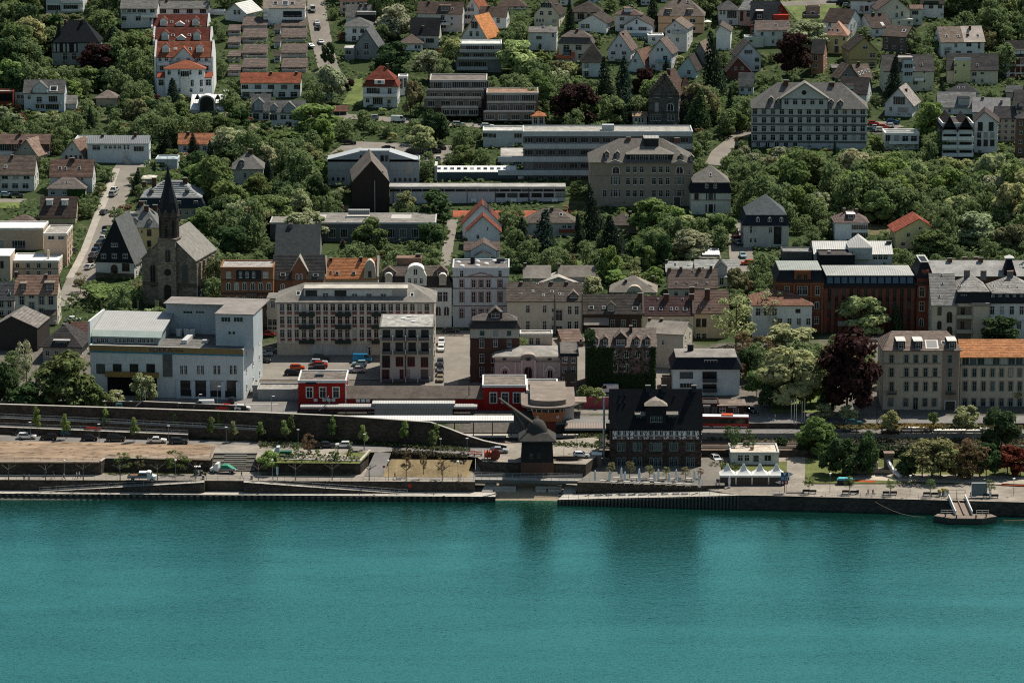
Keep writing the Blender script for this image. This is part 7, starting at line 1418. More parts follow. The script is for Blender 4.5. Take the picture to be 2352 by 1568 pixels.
m.bm_((0,0,0),(.2,0,.75),.05);m.bm_((0,0,0),(-.5,0,.15),.05);m.bd('clock',mat('metal',(.5,.33,.16),.4),b.rt,(tc,cyt-tw-.12,zcl))
b.Z=Zs
fr,pm=arch_mesh(1.7,4.4,(.2,.17,.14));pp=b.at(1541,152,-1.2);o=inst('window',fr,b.rt,(pp.x,-1.05,pp.z));inst('pane',pm,o)
m=MB();m.lt([(1.0,0),(1.0,.12)],14);pp=b.at(1541,297,-1.2);o=m.bd('round_window',mat('paint',(.03,.026,.023)),b.rt,(pp.x,-1.2,pp.z));o.rotation_euler=(pi/2,0,0)
pp=b.at(1541,475,-1.2);m=MB();m.ps([(-1,-2.2),(1,-2.2),(1,1)]+[(cos(pi*i/8),1+sin(pi*i/8))for i in range(1,8)]+[(-1,1)],'y',-.1,.1);m.bd('door',mat('paint',(.03,.022,.018)),b.rt,(pp.x,-1.2,pp.z))
b=B((0,2),'supermarket','large white supermarket with yellow and blue fascia, lettering and stepped grey roofs','supermarket',838,2238,1425,985,850,'flat',(.52,.555,.56),(.17,.165,.155),d=24,yaw=-7.5,zb=8.9,par=.1,short='the white supermarket');EB=b
a0,a1=b.fo(840,985),b.fo(2236,985);ht=b.he
m=MB();m.box(-b.w/2-.1,b.w/2+.1,-.3,-.125,ht-1.35,ht+.12);m.bd('fascia',mat('paint',(.21,.14,.055),.6),b.rt);m=MB();m.box(-b.w/2-.1,b.w/2+.1,-.3,-.005,ht-1.72,ht-1.355);m.bd('blue_stripe',mat('paint',(.02,.16,.24),.6),b.rt)
def text(s,size,loc,col,parent,name='lettering',rz=0,ext=.03):
 cu=bpy.data.curves.new(name,'FONT');cu.body=s;cu.size=size;cu.extrude=ext;cu.align_x='CENTER';cu.align_y='CENTER'
 t=bpy.data.objects.new('tmp',cu);link(t);dg=bpy.context.evaluated_depsgraph_get();me=bpy.data.meshes.new_from_object(t.evaluated_get(dg));bpy.data.objects.remove(t)
 me.materials.clear();me.materials.append(mat('paint',col,.6));o=inst(name,me,parent,loc,(pi/2,0,rz));return o
pp=b.fo(1480,985);o=text('EDEKA',1.75,(pp.x,-.34,ht-.62),(.012,.03,.075),b.rt);o.scale=(1.12,1,1);pp=b.fo(1640,985);text('nolte',1.2,(pp.x,-.34,ht-.7),(.06,.045,.02),b.rt)
b.blk(1498,1578,1255,1006,-.25,'tall_window',(.02,.02,.025),'plaster',.3,True);b.row(1180,4,925,1385,72,76,fc='d',sy='m')
for u in(1688,1842,1993,2143):b.row(1192,2,u-19,u+19,27,72)
for u0,u1 in((1648,1745),(1780,1898),(1930,2048),(2084,2180)):b.blk(u0,u1,1385,1290,-.1,'shop_window',(.05,.1,.12),'plaster',.3,True)
b.blk(965,1448,1255,1225,-1.2,'entrance_fascia',(.26,.16,.05),'paint',1.2);b.blk(990,1440,1425,1258,-.1,'entrance',(.012,.012,.013),'plaster',.2);b.blk(1640,2185,1430,1388,-.12,'dark_base',(.03,.03,.032),'plaster',.2)
for i in range(5):x=b.fo(1640+i*137,1300).x;m=MB();m.box(x-.5,x+.5,-.4,.02,0,b.fo(1640,1285).z);m.bd('pier',pl((.5,.54,.55)),b.rt)
L=lambda u,v,y:b.at(u,v,y)
p0,p1=L(848,940,3.0),L(1455,900,3.0);pt=L(1150,660,18);m=MB();zf=L(1100,895,3.0).z;zm=L(1100,845,4.2).z
m.ps([(3.0,ht-.5),(17.5,ht-.5),(17.5,pt.z-.2),(3.0,zf-.1)],'x',p0 .x,p1 .x);m.bd('upper_storey',pl((.28,.31,.32)),b.rt)
m=MB();m.ps([(2.6,zf),(4.6,zm),(18,pt.z),(18,pt.z+.3),(4.6,zm+.3),(2.6,zf+.25)][::-1],'x',p0 .x-.1,p1 .x+.8);m.bd('upper_roof',mat('metal',(.33,.33,.32),.7,.2),b.rt);m=MB();m.ps([(2.5,zf+.05),(4.62,zm+.32),(4.62,zm+.36),(2.5,zf+.3)][::-1],'x',p0 .x-.1,p1 .x+.8);m.bd('green_roof_strip',mat('paint',(.3,.36,.33),.7),b.rt)
for u,n in((942,3),(1142,5),(1340,4)):
 for i in range(n):pp=L(u+(i-(n-1)/2)*38,920,3.0);b.pwin(pp.x,pp.z,.95,1.3,2.98)
m=MB();m.box(p0 .x-.9,p0 .x-.35,2.4,18,ht-1,pt.z+.6);m.bd('fire_wall',pl((.55,.56,.55)),b.rt)
r0,r1=L(1982,910,3.5),L(2325,690,3.5);m=MB();m.box(r0 .x,r1 .x,3.5,15,ht-.4,r1 .z);m.bd('roof_block',pl((.43,.48,.50)),b.rt)
for u in(2075,2190):pp=L(u,730,3.5);b.pwin(pp.x,pp.z,2.4,1.3,3.5,sy='m')
for u in(2110,2148):pp=L(u,852,3.5);b.pwin(pp.x,pp.z,.7,.95,3.5)
s0,s1=L(1527,720,17),L(1985,585,17);m=MB();m.box(s0 .x,r0 .x+.02,17,23.9,ht-.4,s1 .z);m.bd('roof_block',pl((.40,.44,.46)),b.rt)
for u in(1725,1838):pp=L(u,662,17);b.pwin(pp.x,pp.z,2.4,.8,17,sy='m')
m=MB();m.box(s0 .x-.2,r1 .x+.2,15.01,24.1,s1 .z+.003,s1 .z+.2);m.box(r0 .x-.2,r1 .x+.2,3.3,15,r1 .z+.003,r1 .z+.2);m.bd('block_roof',mat('flat',(.22,.2,.185)),b.rt)
m=MB();m.box(-b.w/2+8,-b.w/2+9,3,4,0,.1)if False else None
for u,v in((1640,735),(1715,712),(1762,708)):pp=L(u,v,14);m.lt([(.8,0),(.8,1.6),(.9,1.65),(.9,1.9)],10,(pp.x,14,ht))
pp,pq=L(1690,900,4),L(1715,770,12);m.box(pp.x-.7,pp.x+.7,4,12,ht+.1,ht+1.1);pp=L(1880,840,6);m.box(pp.x-.7,pp.x+.7,6,7.2,ht+.1,ht+.8);m.bd('ventilation_plant',mat('metal',(.55,.55,.54),.4),b.rt)
b.sides(3,3,which='r')
b=B((1,2),'garage_row','low grey garages with curved pale roofs on the road beside the red station house','garage',15,392,1470,1382,1310,'flat',(.30,.30,.29),(.34,.32,.29),zb=8.9,d=7);b=B((1,2),'garage_row','small grey garage block at the corner of the supermarket','garage',-30,12,1440,1345,1290,'flat',(.30,.30,.29),(.34,.32,.29),zb=8.9,d=6)
KEEP=[]
CLEAR=[]
def inpoly(x,y,L):
 c=False;j=len(L)-1
 for i in range(len(L)):
  if(L[i][1]>y)!=(L[j][1]>y)and x<(L[j][0]-L[i][0])*(y-L[i][1])/(L[j][1]-L[i][1])+L[i][0]:c=not c
  j=i
 return c
def road(name,px,w,m,lift=.16,keep=True):
 L=[P(u,v)for u,v in px];S=[]
 for a,q in zip(L[:-1],L[1:]):
  n=max(2,int((q-a).length/4));S+=[a.lerp(q,i/n)for i in range(n)]
 S.append(L[-1]);b=MB();rows=[]
 for i,p in enumerate(S):
  d=(S[min(i+1,len(S)-1)]-S[max(i-1,0)]);d.z=0;d.normalize();n=Vector((-d.y,d.x,0));r=[]
  for k in(-1,-.34,.34,1):q=p+n*w*.5*k;r.append((q.x,q.y,tn_(q.x,q.y)+lift))
  rows.append(r)
  if keep and i%2==0:KEEP.append((p.y,*proj(p)))
 for r0,r1 in zip(rows[:-1],rows[1:]):
  for k in range(3):b.poly([r0[k],r0[k+1],r1[k+1],r1[k]])
 st_(b.bd(name,m));CLEAR.append([r[0][:2]for r in rows]+[r[3][:2]for r in rows[::-1]])
def area(name,px,m,lift=.12,keep=True,n=10):
 C=[P(u,v)for u,v in px];b=MB()
 g=[[None]*(n+1)for _ in range(n+1)]
 for i in range(n+1):
  for j in range(n+1):
   s,t=i/n,j/n;x=(C[0].x*(1-s)+C[1].x*s)*(1-t)+(C[3].x*(1-s)+C[2].x*s)*t;y=(C[0].y*(1-s)+C[1].y*s)*(1-t)+(C[3].y*(1-s)+C[2].y*s)*t
   g[i][j]=(x,y,tn_(x,y)+lift)
   if keep and i%3==0 and j%3==0:KEEP.append((y,*proj(g[i][j])))
 for i in range(n):
  for j in range(n):b.poly([g[i][j],g[i+1][j],g[i+1][j+1],g[i][j+1]])
 st_(b.bd(name,m));CLEAR.append([c[:2]for c in C])
ROADM=mat('paving',(.20,.18,.155),.9,.2);GRASS=mat('lawn',(.11,.14,.045));PVM=mat('paving',(.33,.30,.26),.9)
road('street',[(330,378),(295,380),(272,430),(248,492),(226,560),(196,618),(172,676),(130,704)],8.5,ROADM);road('pavement',[(268,388),(250,440),(218,512),(196,570),(160,640)],2.2,PVM,.2,False)
road('street',[(722,-20),(729,40),(740,100),(752,150),(770,190)],7.5,ROADM);road('street',[(700,262),(790,268),(900,276),(1020,285),(1140,292),(1290,296),(1480,298)],6,ROADM)
road('street',[(1014,905),(1016,840),(1022,785),(1030,768)],8.5,ROADM);road('street',[(900,764),(1000,766),(1090,768)],7,ROADM);road('alley',[(1040,505),(1030,560),(1022,612)],3.2,ROADM)
road('street',[(1712,302),(1690,322),(1655,350),(1640,380)],6,ROADM);road('street',[(1705,505),(1700,560),(1706,625)],7,ROADM);road('street',[(2000,296),(2060,285)],9,ROADM);road('driveway',[(-60,462),(60,462)],4,ROADM);road('street',[(3060*.25+1764-765,12),(1940,5)],5,ROADM,keep=False)
area('car_park',[(585,873),(872,873),(872,800),(595,806)],ROADM);area('car_park',[(740,365),(1040,375),(1040,335),(800,325)],ROADM);area('sports_court',[(1040,499),(1340,499),(1340,484),(1040,484)],mat('lawn',(.28,.085,.05)));area('car_park',[(1990,308),(2060,308),(2060,280),(2000,280)],ROADM)
area('lawn',[(786,240),(832,244),(838,180),(815,182)],GRASS);area('meadow',[(1830,48),(1900,46),(1950,-10),(1780,-10)],mat('lawn',(.12,.15,.055)));area('park_lawn',[(1768,948),(1905,948),(1890,906),(1768,906)],GRASS);area('lawn',[(-20,478),(44,480),(46,462),(-20,460)],GRASS);area('lawn',[(1885,525),(2140,560),(2100,525),(1900,505)],mat('lawn',(.13,.11,.06)),keep=False)
area('garden',[(1290,612),(1470,612),(1470,598),(1290,598)],GRASS,keep=False);area('yard',[(1042,872),(1092,872),(1086,772),(1046,772)],ROADM,keep=False);area('courtyard',[(1085,885),(1540,905),(1530,780),(1090,770)],ROADM,keep=False);area('forecourt',[(1330,960),(1560,960),(1540,900),(1330,890)],ROADM,keep=False)
def leafmesh(name,pts,nrm,size,mats):
 ''
 n=len(pts);nrm=nrm/np.linalg.norm(nrm,axis=1)[:,None]
 r=RNG.normal(size=(n,3));a=np.cross(nrm,r);a/=np.linalg.norm(a,axis=1)[:,None];c=np.cross(nrm,a)
 s=(size*RNG.uniform(.6,1.3,n))[:,None];a=a*s;c=c*s*RNG.uniform(.55,1,n)[:,None]
 V=np.stack([pts-a-c*.3,pts+a*.2-c,pts+a+c*.3,pts-a*.2+c],1).reshape(-1,3)
 me=bpy.data.meshes.new(name);me.vertices.add(4*n);me.vertices.foreach_set('co',V.ravel().astype(np.float32));me.loops.add(4*n);me.loops.foreach_set('vertex_index',np.arange(4*n,dtype=np.int32));me.polygons.add(n);me.polygons.foreach_set('loop_start',np.arange(0,4*n,4,dtype=np.int32))
 me.update();me.validate()
 for m in mats:me.materials.append(m)
 return me
LEAF=mat('leaf',objcol=True)
def crown(kind,n=2600,seed=0):
 R=np.random.default_rng(seed);P_,N_=[],[]
 if kind in('broad','sparse','umbrella','column','shrub'):
  k={'broad':24,'sparse':22,'umbrella':22,'column':16,'shrub':12}[kind]
  for i in range(k):
   th=i*2.399+R.uniform(0,.9);zz=R.uniform(.02,.98);rr=np.sqrt(max(0,1-(1.75*zz-.75)**2*.86))*.38*R.uniform(.55,1.0)
   if kind=='umbrella':zz=.55+.3*R.uniform();rr=.42*R.uniform(.1,1)
   if kind=='column':rr=.22*R.uniform(.2,1)*(1.1-zz*.7)
   c=np.array([rr*cos(th),rr*sin(th),.10+zz*.76]);rad=R.uniform(.12,.22)*(.75 if kind=='sparse' else 1)
   q=int(n/k);d=R.normal(size=(q,3));d/=np.linalg.norm(d,axis=1)[:,None];rs=rad*R.uniform(.55,1.08,q)[:,None]
   p=c+d*rs*np.array([1,1,.62 if kind!='umbrella' else .35]);P_.append(p);N_.append(d+R.normal(size=(q,3))*.5+np.array([.15,.1,.75]))
  size={'broad':.041,'sparse':.026,'umbrella':.033,'column':.034,'shrub':.055}[kind]
 else:
  for L in range(17):
   f=L/17;z=.06+.92*f;rad=.5*(1-f)**.85+.015;q=int(n*(1-f*.9)/9.5);th=R.uniform(0,2*pi,q);nb=7+int(4*(1-f));th=np.round(th/(2*pi)*nb)/nb*2*pi+R.normal(size=q)*.13+L
   r=rad*np.sqrt(R.uniform(.03,1,q))*R.uniform(.85,1.12,q);p=np.stack([r*np.cos(th),r*np.sin(th),z-r*.22+R.normal(size=q)*.012],1);P_.append(p);N_.append(np.stack([np.cos(th)*.7,np.sin(th)*.7,np.full(q,.9)],1)+R.normal(size=(q,3))*.4)
  size=.03
 return leafmesh('crown',np.concatenate(P_),np.concatenate(N_),size,[LEAF])
CROWNS={'broad':[crown('broad',4200,i)for i in range(7)],'conifer':[crown('conifer',2400,20+i)for i in range(3)],'sparse':[crown('sparse',1300,30+i)for i in range(3)],'column':[crown('column',1500,40+i)for i in range(3)],'umbrella':[crown('umbrella',1800,50)],'shrub':[crown('shrub',700,60+i)for i in range(4)]}
def trunkmesh(seed,limbs=True):
 R=random.Random(seed);m=MB();m.bm_((0,0,-.05),(0,0,.45),.022,n=7,r2=.015);m.bm_((0,0,.45),(.02,0,.8),.015,n=6,r2=.005)
 for i in range(7 if limbs else 0):
  t=i*2.4+R.random();z=.3+.06*i;m.bm_((0,0,z),(.26*cos(t),.26*sin(t),z+.22),.009,n=5,r2=.003)
 me=m.mesh('trunk');me.materials.append(mat('brick',(.075,.058,.045)));return me
TRUNKS=[trunkmesh(i)for i in range(3)];STEM=trunkmesh(9,False)
TINTS={'g':((0.151,0.206,0.073),'mid-green'),'b':((0.199,0.272,0.085),'bright green'),'p':((0.350,0.383,0.175),'pale yellow-green'),'s':((0.369,0.393,0.231),'silvery pale'),'d':((0.064,0.106,0.043),'dark green'),'k':((0.027,0.046,0.029),'very dark green'),'c':((0.039,0.066,0.048),'blue-green'),'u':((0.049,0.025,0.022),'deep purple'),'o':((0.214,0.212,0.103),'olive-brown'),'r':((0.146,0.040,0.026),'reddish'),'n':((0.171,0.116,0.064),'russet brown'),'i':((0.446,0.299,0.219),'pink blossoming')}
TREES=[]
def tree(x,y,z,h,w,kind='broad',tint='g',name=None,clear=None,manual=True):
 nm=name or{'conifer':'conifer_tree','column':'young_tree','shrub':'shrub','umbrella':'spreading_tree'}.get(kind,'copper_beech' if tint=='u' and h>7 else 'broadleaf_tree')
 rt=empty(nm,(x,y,z),random.uniform(0,6.28));j=random.uniform(.85,1.15)
 f=clear if clear is not None else{'broad':.05 if h<14 else .1,'conifer':.03,'sparse':.16,'column':.28,'umbrella':.0,'shrub':-.08}[kind]
 c=TINTS[tint][0];c=tuple(a*j*random.uniform(.93,1.07)for a in c)
 if kind!='shrub':inst('trunk',STEM if kind in('conifer','column')else random.choice(TRUNKS),rt,(0,0,0),(0,0,0),(max(.35,w*.09)/.05*.5,max(.35,w*.09)/.05*.5,h))
 e=random.uniform(.86,1.18)if kind in('broad','sparse','shrub')else 1;inst('crown',random.choice(CROWNS[kind]),rt,(0,0,h*f),(random.uniform(-.1,.1),random.uniform(-.1,.1),random.uniform(0,6)),(w*1.08*e,w*1.08/e,h*(1-f)*1.06),c)
 TREES.append((rt,nm,tint,h,w,kind));return rt
def T(u,vt,vb,w,kind='broad',tint='g',z=None,**k):
 p=P(u,vb)if z is None else at_z(u,vb,z);h=zat(p.x,p.y,vt)-p.z;s=pxm(p.y,p.z)
 FOOT.append((p.x,p.y-.8,1,0,1.6,1.6));tree(p.x,p.y,p.z,h,w/s,kind,tint,**k);MT.append((p.x,p.y,w/s*.42))
MT=[]
for a in[(222,97,180,92,'broad','u'),(1321,190,283,108,'broad','u'),(1478,152,235,58,'broad','u'),(1819,74,180,88,'broad','u'),(1945,757,952,138,'broad','u'),(800,178,205,26,'broad','u'),(400,178,255,52,'conifer','k'),(262,60,120,56,'conifer','c'),(390,248,302,34,'conifer','k'),(314,384,446,30,'conifer','k'),(445,305,352,34,'conifer','k'),(487,322,372,30,'conifer','k'),(618,368,438,42,'conifer','k'),(1640,70,222,66,'conifer','k'),(1392,130,258,60,'conifer','k'),(1430,128,222,54,'conifer','c'),(1532,136,170,28,'conifer','k'),(1674,200,290,32,'conifer','k'),(1600,204,300,72,'conifer','d'),(1366,422,545,60,'conifer','k'),(1404,492,590,78,'conifer','k'),(1331,490,575,40,'conifer','k'),(1246,480,590,80,'conifer','c'),(1536,465,545,46,'conifer','k'),(1200,500,570,46,'conifer','k'),(2049,124,232,50,'conifer','k'),(1974,108,152,24,'conifer','k'),(1921,322,392,26,'conifer','k'),(2164,182,210,20,'conifer','k'),(1309,-5,72,30,'conifer','k'),(1500,-8,46,40,'conifer','k'),(2061,698,768,40,'conifer','d'),(1440,200,270,70,'conifer','c'),(1870,700,705,4,'conifer','d'),(754,97,155,30,'broad','d'),(1002,246,330,66,'broad','d'),(1190,92,170,96,'broad','p'),(1042,86,160,52,'broad','p'),(902,12,90,84,'broad','s'),(762,148,240,72,'broad','s'),(985,113,185,66,'broad','s'),(905,93,185,88,'broad','d'),(728,238,312,108,'broad','b'),(943,184,266,44,'broad','o'),(970,288,352,74,'broad','p'),(1065,334,385,50,'broad','g'),(930,440,495,50,'broad','p'),(996,436,516,90,'broad','d'),(703,484,560,92,'broad','s'),(772,508,552,30,'broad','b'),(853,498,580,80,'broad','g'),(985,513,585,66,'broad','d'),(525,414,500,96,'broad','g'),(478,474,545,80,'broad','g'),(532,514,600,80,'broad','d'),(450,344,440,92,'broad','d'),(525,289,360,86,'broad','s'),(630,450,520,90,'broad','g'),(590,400,470,70,'broad','g'),(690,330,400,80,'broad','o'),(650,300,360,90,'broad','g'),(730,400,480,60,'broad','d'),(1490,453,540,86,'broad','b'),(1502,520,570,66,'broad','g'),(1587,524,598,92,'broad','s'),(1396,566,645,50,'broad','b'),(1457,585,634,38,'sparse','p'),(1491,566,622,34,'broad','b'),(1522,540,618,44,'broad','d'),(1411,618,654,54,'broad','b'),(1500,613,656,48,'broad','b'),(1360,628,680,54,'broad','s'),(1690,614,682,52,'broad','o'),(1723,644,676,30,'broad','i'),(1312,582,612,24,'broad','n'),(2133,526,582,82,'broad','g'),(2240,487,562,92,'broad','s'),(2322,516,582,76,'broad','o'),(1856,49,122,96,'broad','s'),(2137,230,328,72,'broad','b'),(487,588,694,48,'broad','o'),(258,652,698,138,'umbrella','b'),(145,812,940,132,'broad','g'),(62,778,900,60,'sparse','s'),(8,826,935,70,'broad','d'),(225,800,900,40,'sparse','s'),(332,852,930,62,'broad','p'),(215,880,945,70,'broad','g'),(60,880,945,80,'broad','d'),(268,895,935,44,'broad','p'),(1690,672,800,122,'sparse','p'),(1772,662,770,100,'sparse','s'),(1815,742,800,110,'broad','p'),(1812,790,938,140,'broad','p'),(1790,820,930,90,'broad','p'),(1862,830,930,70,'broad','g'),(1705,758,838,66,'sparse','n'),(1752,770,830,60,'sparse','n'),(1985,676,768,100,'broad','p'),(2292,718,795,82,'broad','d'),(2335,862,925,66,'broad','p'),(1480,815,890,70,'sparse','d'),(185,622,672,40,'sparse','o'),(1200,775,800,34,'sparse','b'),(1722,800,872,60,'broad','d'),(1738,850,912,50,'broad','g'),(1700,830,880,40,'sparse','n'),(1760,880,935,40,'broad','d'),(1900,880,948,44,'broad','d'),(1560,830,885,40,'broad','d'),(1348,880,930,44,'broad','g'),(1370,890,935,40,'broad','p')]:T(*a)
for a in[(1870,953,1046,92,'broad','g',3.4),(1938,1003,1092,72,'broad','d',3.4),(1995,992,1090,56,'broad','d',3.4),(2140,1003,1100,132,'sparse','o',3.4),(2160,1014,1098,84,'broad','o',3.4),(2085,1036,1092,56,'broad','d',3.4),(2200,1016,1097,76,'broad','n',3.4),(2265,1016,1096,62,'broad','d',3.4),(1905,1030,1088,50,'broad','d',3.4),(2118,1010,1096,80,'sparse','o',3.4),(2225,1003,1098,96,'sparse','n',3.4),(2250,1020,1095,70,'sparse','d',3.4),(2300,933,1050,88,'broad','d',3.4),(2314,1024,1092,78,'broad','r',3.4),(2344,1030,1092,50,'broad','r',3.4),(1376,995,1033,32,'sparse','p',6.68),(1680,975,1035,50,'sparse','d',5),(1720,984,1034,36,'sparse','d',5),(1796,1000,1036,30,'broad','d',3.4),(1894,926,964,40,'broad','p',7.9),(1948,929,968,42,'broad','p',7.9),(2046,939,986,42,'broad','p',7.9),(2143,946,974,22,'broad','g',7.9),(2219,929,986,64,'broad','p',7.9),(285,1034,1083,46,'sparse','g',3.7),(322,1042,1083,36,'sparse','o',3.7),(408,1031,1086,60,'sparse','g',3.7),(620,1036,1078,54,'broad','b',4.5),(933,1034,1084,26,'sparse','n',4.8),(973,1042,1087,22,'sparse','n',4.8),(1014,1048,1088,22,'sparse','n',4.8),(708,994,1040,40,'sparse','n',6.7),(805,1012,1052,18,'sparse','g',6.7),(772,1022,1056,20,'sparse','g',6.7),(680,1016,1050,22,'sparse','g',6.7)]:T(*a[:6],z=a[6])
for u,vt,vb in[(86,929,1002),(152,947,1008),(246,933,998),(310,954,1013),(405,943,1001),(487,954,1009),(503,944,1004),(535,965,1014),(598,966,1014),(656,962,1019),(671,949,1014),(764,951,1017),(836,973,1032),(928,961,1024),(992,984,1034),(1002,969,1024),(-4,948,990)]:T(u,vt,vb,31,'column',random.choice('gbb')if u!=535 else 'o',z=6.7)
for u,vt,vb in[(1403,1060,1100),(1446,1057,1099),(1492,1067,1101),(1530,1069,1099),(1574,1071,1101),(1609,1073,1098)]:T(u,vt,vb,25 if u<1600 else 18,'sparse','o' if u<1600 else 'n',z=4.0,clear=.3)
for u,vb in[(1858,1132),(1951,1134),(2045,1137),(2137,1139),(2276,1141)]:T(u,vb-42,vb,28,'sparse','g',z=3.2,clear=.35,name='promenade_tree')
PM=MB();PM.bm_((0,0,0),(0,0,2.4),.13,n=8,r2=.1)
for i in range(5):
 t=i*1.2566+.3;q=Vector((1.0*cos(t),.7*sin(t),2.9));PM.bm_((0,0,2.25),q,.085,n=6,r2=.06)
 for k in(-.5,.5):e=q+Vector((.75*cos(t+k),.5*sin(t+k),.35));PM.bm_(q,e,.045,n=5,r2=.03);PM.lt([(.04,-.09),(.09,0),(.04,.09)],6,e)
pme=PM.mesh('branches');pme.materials.append(mat('brick',(.13,.115,.095)))
POL=[]
for u,vb in[(20,1103),(105,1103),(191,1102),(276,1102),(362,1102),(450,1099),(594,1102),(679,1102),(763,1102),(848,1103),(933,1104),(1017,1104)]:
 p=at_z(u,vb,3.66);r=empty('pollarded_tree',p,random.uniform(-.3,.3));inst('trunk_and_branches',pme,r,sc=(1,1,1.12));POL.append((r,u))
ORD=['first','second','third','fourth','fifth','sixth','seventh','eighth','ninth','tenth','eleventh','twelfth','thirteenth','fourteenth','fifteenth','sixteenth','seventeenth']
for i,(r,u)in enumerate(POL):tag(r,f'bare pollarded plane tree on the promenade, {ORD[11 - i]} counting from the footbridge','tree','pollarded trees along the promenade')
def cv_(x,y,z,h,w):
 s=pxm(y,z);u,v=proj((x,y,z));ut=proj((x,y,z+h))[1];a=w*s*.5
 for by,u0,u1,v0,v1 in RECTS:
  if by<=y+.5:continue
  ow=min(u+a,u1)-max(u-a,u0);oh=min(v,v1)-max(ut,v0)
  if ow>2 and oh>3:return True
 for by,ku,kv in KEEP:
  if by>y and abs(ku-u)<a*.85 and ut+2<kv<v:return True
 return False
WOOD=[[(0,0),(130,0),(150,60),(345,70),(345,300),(0,300)],[(345,215),(800,260),(770,560),(430,560),(345,380)],[(1690,305),(2352,300),(2380,560),(1690,500)],[(2080,-20),(2400,-20),(2400,120),(2260,120),(2250,50)],[(1100,60),(1330,150),(1330,280),(1230,290),(1200,200)],[(1340,260),(1720,260),(1720,310),(1340,310)],[(650,470),(1040,500),(1020,600),(650,590)],[(1180,480),(1560,480),(1700,560),(1690,620),(1180,600)]]
n_t=n_s=0
cand=[]
for gy in np.arange(82,640,6.2):
 hw=150*(gy+780)/860
 for gx in np.arange(-hw,hw,6.4):cand.append((gx+random.uniform(-2.6,2.6),gy+random.uniform(-2.6,2.6)))
random.shuffle(cand);placed=[]
cand.sort(key=lambda c:not any(inpoly(*proj((c[0],c[1],tn_(*c))),L)for L in WOOD));EXTRA=[]
for x,y in cand:
 z=tn_(x,y);u,v=proj((x,y,z))
 if y<150 and not(250<u<620 or u<200 and v>800 or u>1690):continue
 if u<-60 or u>2410 or in_foot(x,y,1.2)or any(inpoly(x,y,L)for L in CLEAR):continue
 wood=any(inpoly(u,v,L)for L in WOOD)or y>556
 big=wood or random.random()<.3
 h=random.choice((7.5,9,10.5,12,14,16))*random.uniform(.92,1.08)if big else random.uniform(2.5,6);w=min(11.5,h*random.uniform(.72,1.08))if big else h*random.uniform(.9,1.3)
 if any((x-a)**2+(y-b_)**2<(r+w*.22)**2 for a,b_,r in MT):continue
 ok=False
 for _ in range(6):
  if not cv_(x,y,z,h,w):ok=True;break
  h*=.68;w*=.74
 if not ok or h<.9:continue
 md=w*.30 if big else w*.4
 if any((x-a)**2+(y-b_)**2<max(md,r)**2 for a,b_,r in placed):continue
 placed.append((x,y,w*.30));cand_kind=random.random()
 if h>4.2 and n_t<205:
  right=u>1690 and 300<v<560
  t=random.choice('ggbbpps' if right else 'gggddbpsok');k='conifer' if t=='k' else 'broad';n_t+=1;tree(x,y,z,h,w*(.6 if k=='conifer' else 1),k,t,manual=False)
 elif h>4.2:EXTRA.append((x,y,z,h,w))
 elif n_s<290:n_s+=1;tree(x,y,z,h,max(w,h*.8),'shrub',random.choice('gggbbdppson' if random.random()<.9 else 'rui'),manual=False)
LOD=[leaf_arrays for leaf_arrays in(crown('broad',1300,70),crown('broad',1300,71),crown('broad',1300,72))]
if EXTRA:
 AV=[]
 for(x,y,z,h,w)in EXTRA:
  me=random.choice(LOD);co=np.empty(len(me.vertices)*3,np.float32);me.vertices.foreach_get('co',co);co=co.reshape(-1,3);t=random.uniform(0,6);R_=np.array([[cos(t),-sin(t),0],[sin(t),cos(t),0],[0,0,1]])
  AV.append((co*np.array([w,w,h]))@R_.T+np.array([x,y,z]))
 V=np.concatenate(AV);n=len(V)//4;me=bpy.data.meshes.new('woodland');me.vertices.add(4*n);me.vertices.foreach_set('co',V.ravel().astype(np.float32));me.loops.add(4*n);me.loops.foreach_set('vertex_index',np.arange(4*n,dtype=np.int32));me.polygons.add(n);me.polygons.foreach_set('loop_start',np.arange(0,4*n,4,dtype=np.int32));me.update();me.validate();me.materials.append(LEAF)
 o=bpy.data.objects.new('woodland_foliage',me);link(o);o.color=(.16,.21,.09,1);st_(o,'stuff')
print('EXTRA',len(EXTRA),'trees',n_t,'shrubs',n_s)
pp,nn=[],[]
for i in range(110000):
 y=84+560*random.random();x=random.uniform(-1,1)*158*(y+780)/860
 if y<150 and not(-60<x<-4-(150-y)*.5 and 0 or x>55 and y<110 or x<-95 and y<92):continue
 if in_foot(x,y,.6)or any(inpoly(x,y,L)for L in CLEAR):continue
 s=sin(x*.19+2*sin(y*.11))+sin(y*.23+1.3*sin(x*.13))
 if s<-.6:continue
 hh=min(2.4,.4+.8*(s+.6))*random.random();pp.append((x,y,tn_(x,y)+hh+.1));nn.append((random.gauss(0,.6),random.gauss(-.2,.6),1))
me=leafmesh('undergrowth',np.array(pp),np.array(nn),.62,[LEAF]);
o=bpy.data.objects.new('undergrowth',me);link(o);o.color=(.12,.165,.068,1);st_(o,'stuff')
def bed(name,L,z,n,col,hh=.7,size=.3):
 pz_=pz(L,z);xs=[p[0]for p in pz_];ys=[p[1]for p in pz_];A_=[];c=0
 while len(A_)<n and c<n*30:
  c+=1;x,y=random.uniform(min(xs),max(xs)),random.uniform(min(ys),max(ys))
  if inpoly(x,y,pz_):A_.append((x,y,z+random.random()*hh))
 me=leafmesh(name,np.array(A_),RNG.normal(size=(len(A_),3))*.6+np.array([0,-.1,1]),size,[LEAF]);o=bpy.data.objects.new(name,me);link(o);o.color=(*col,1);st_(o,'stuff')
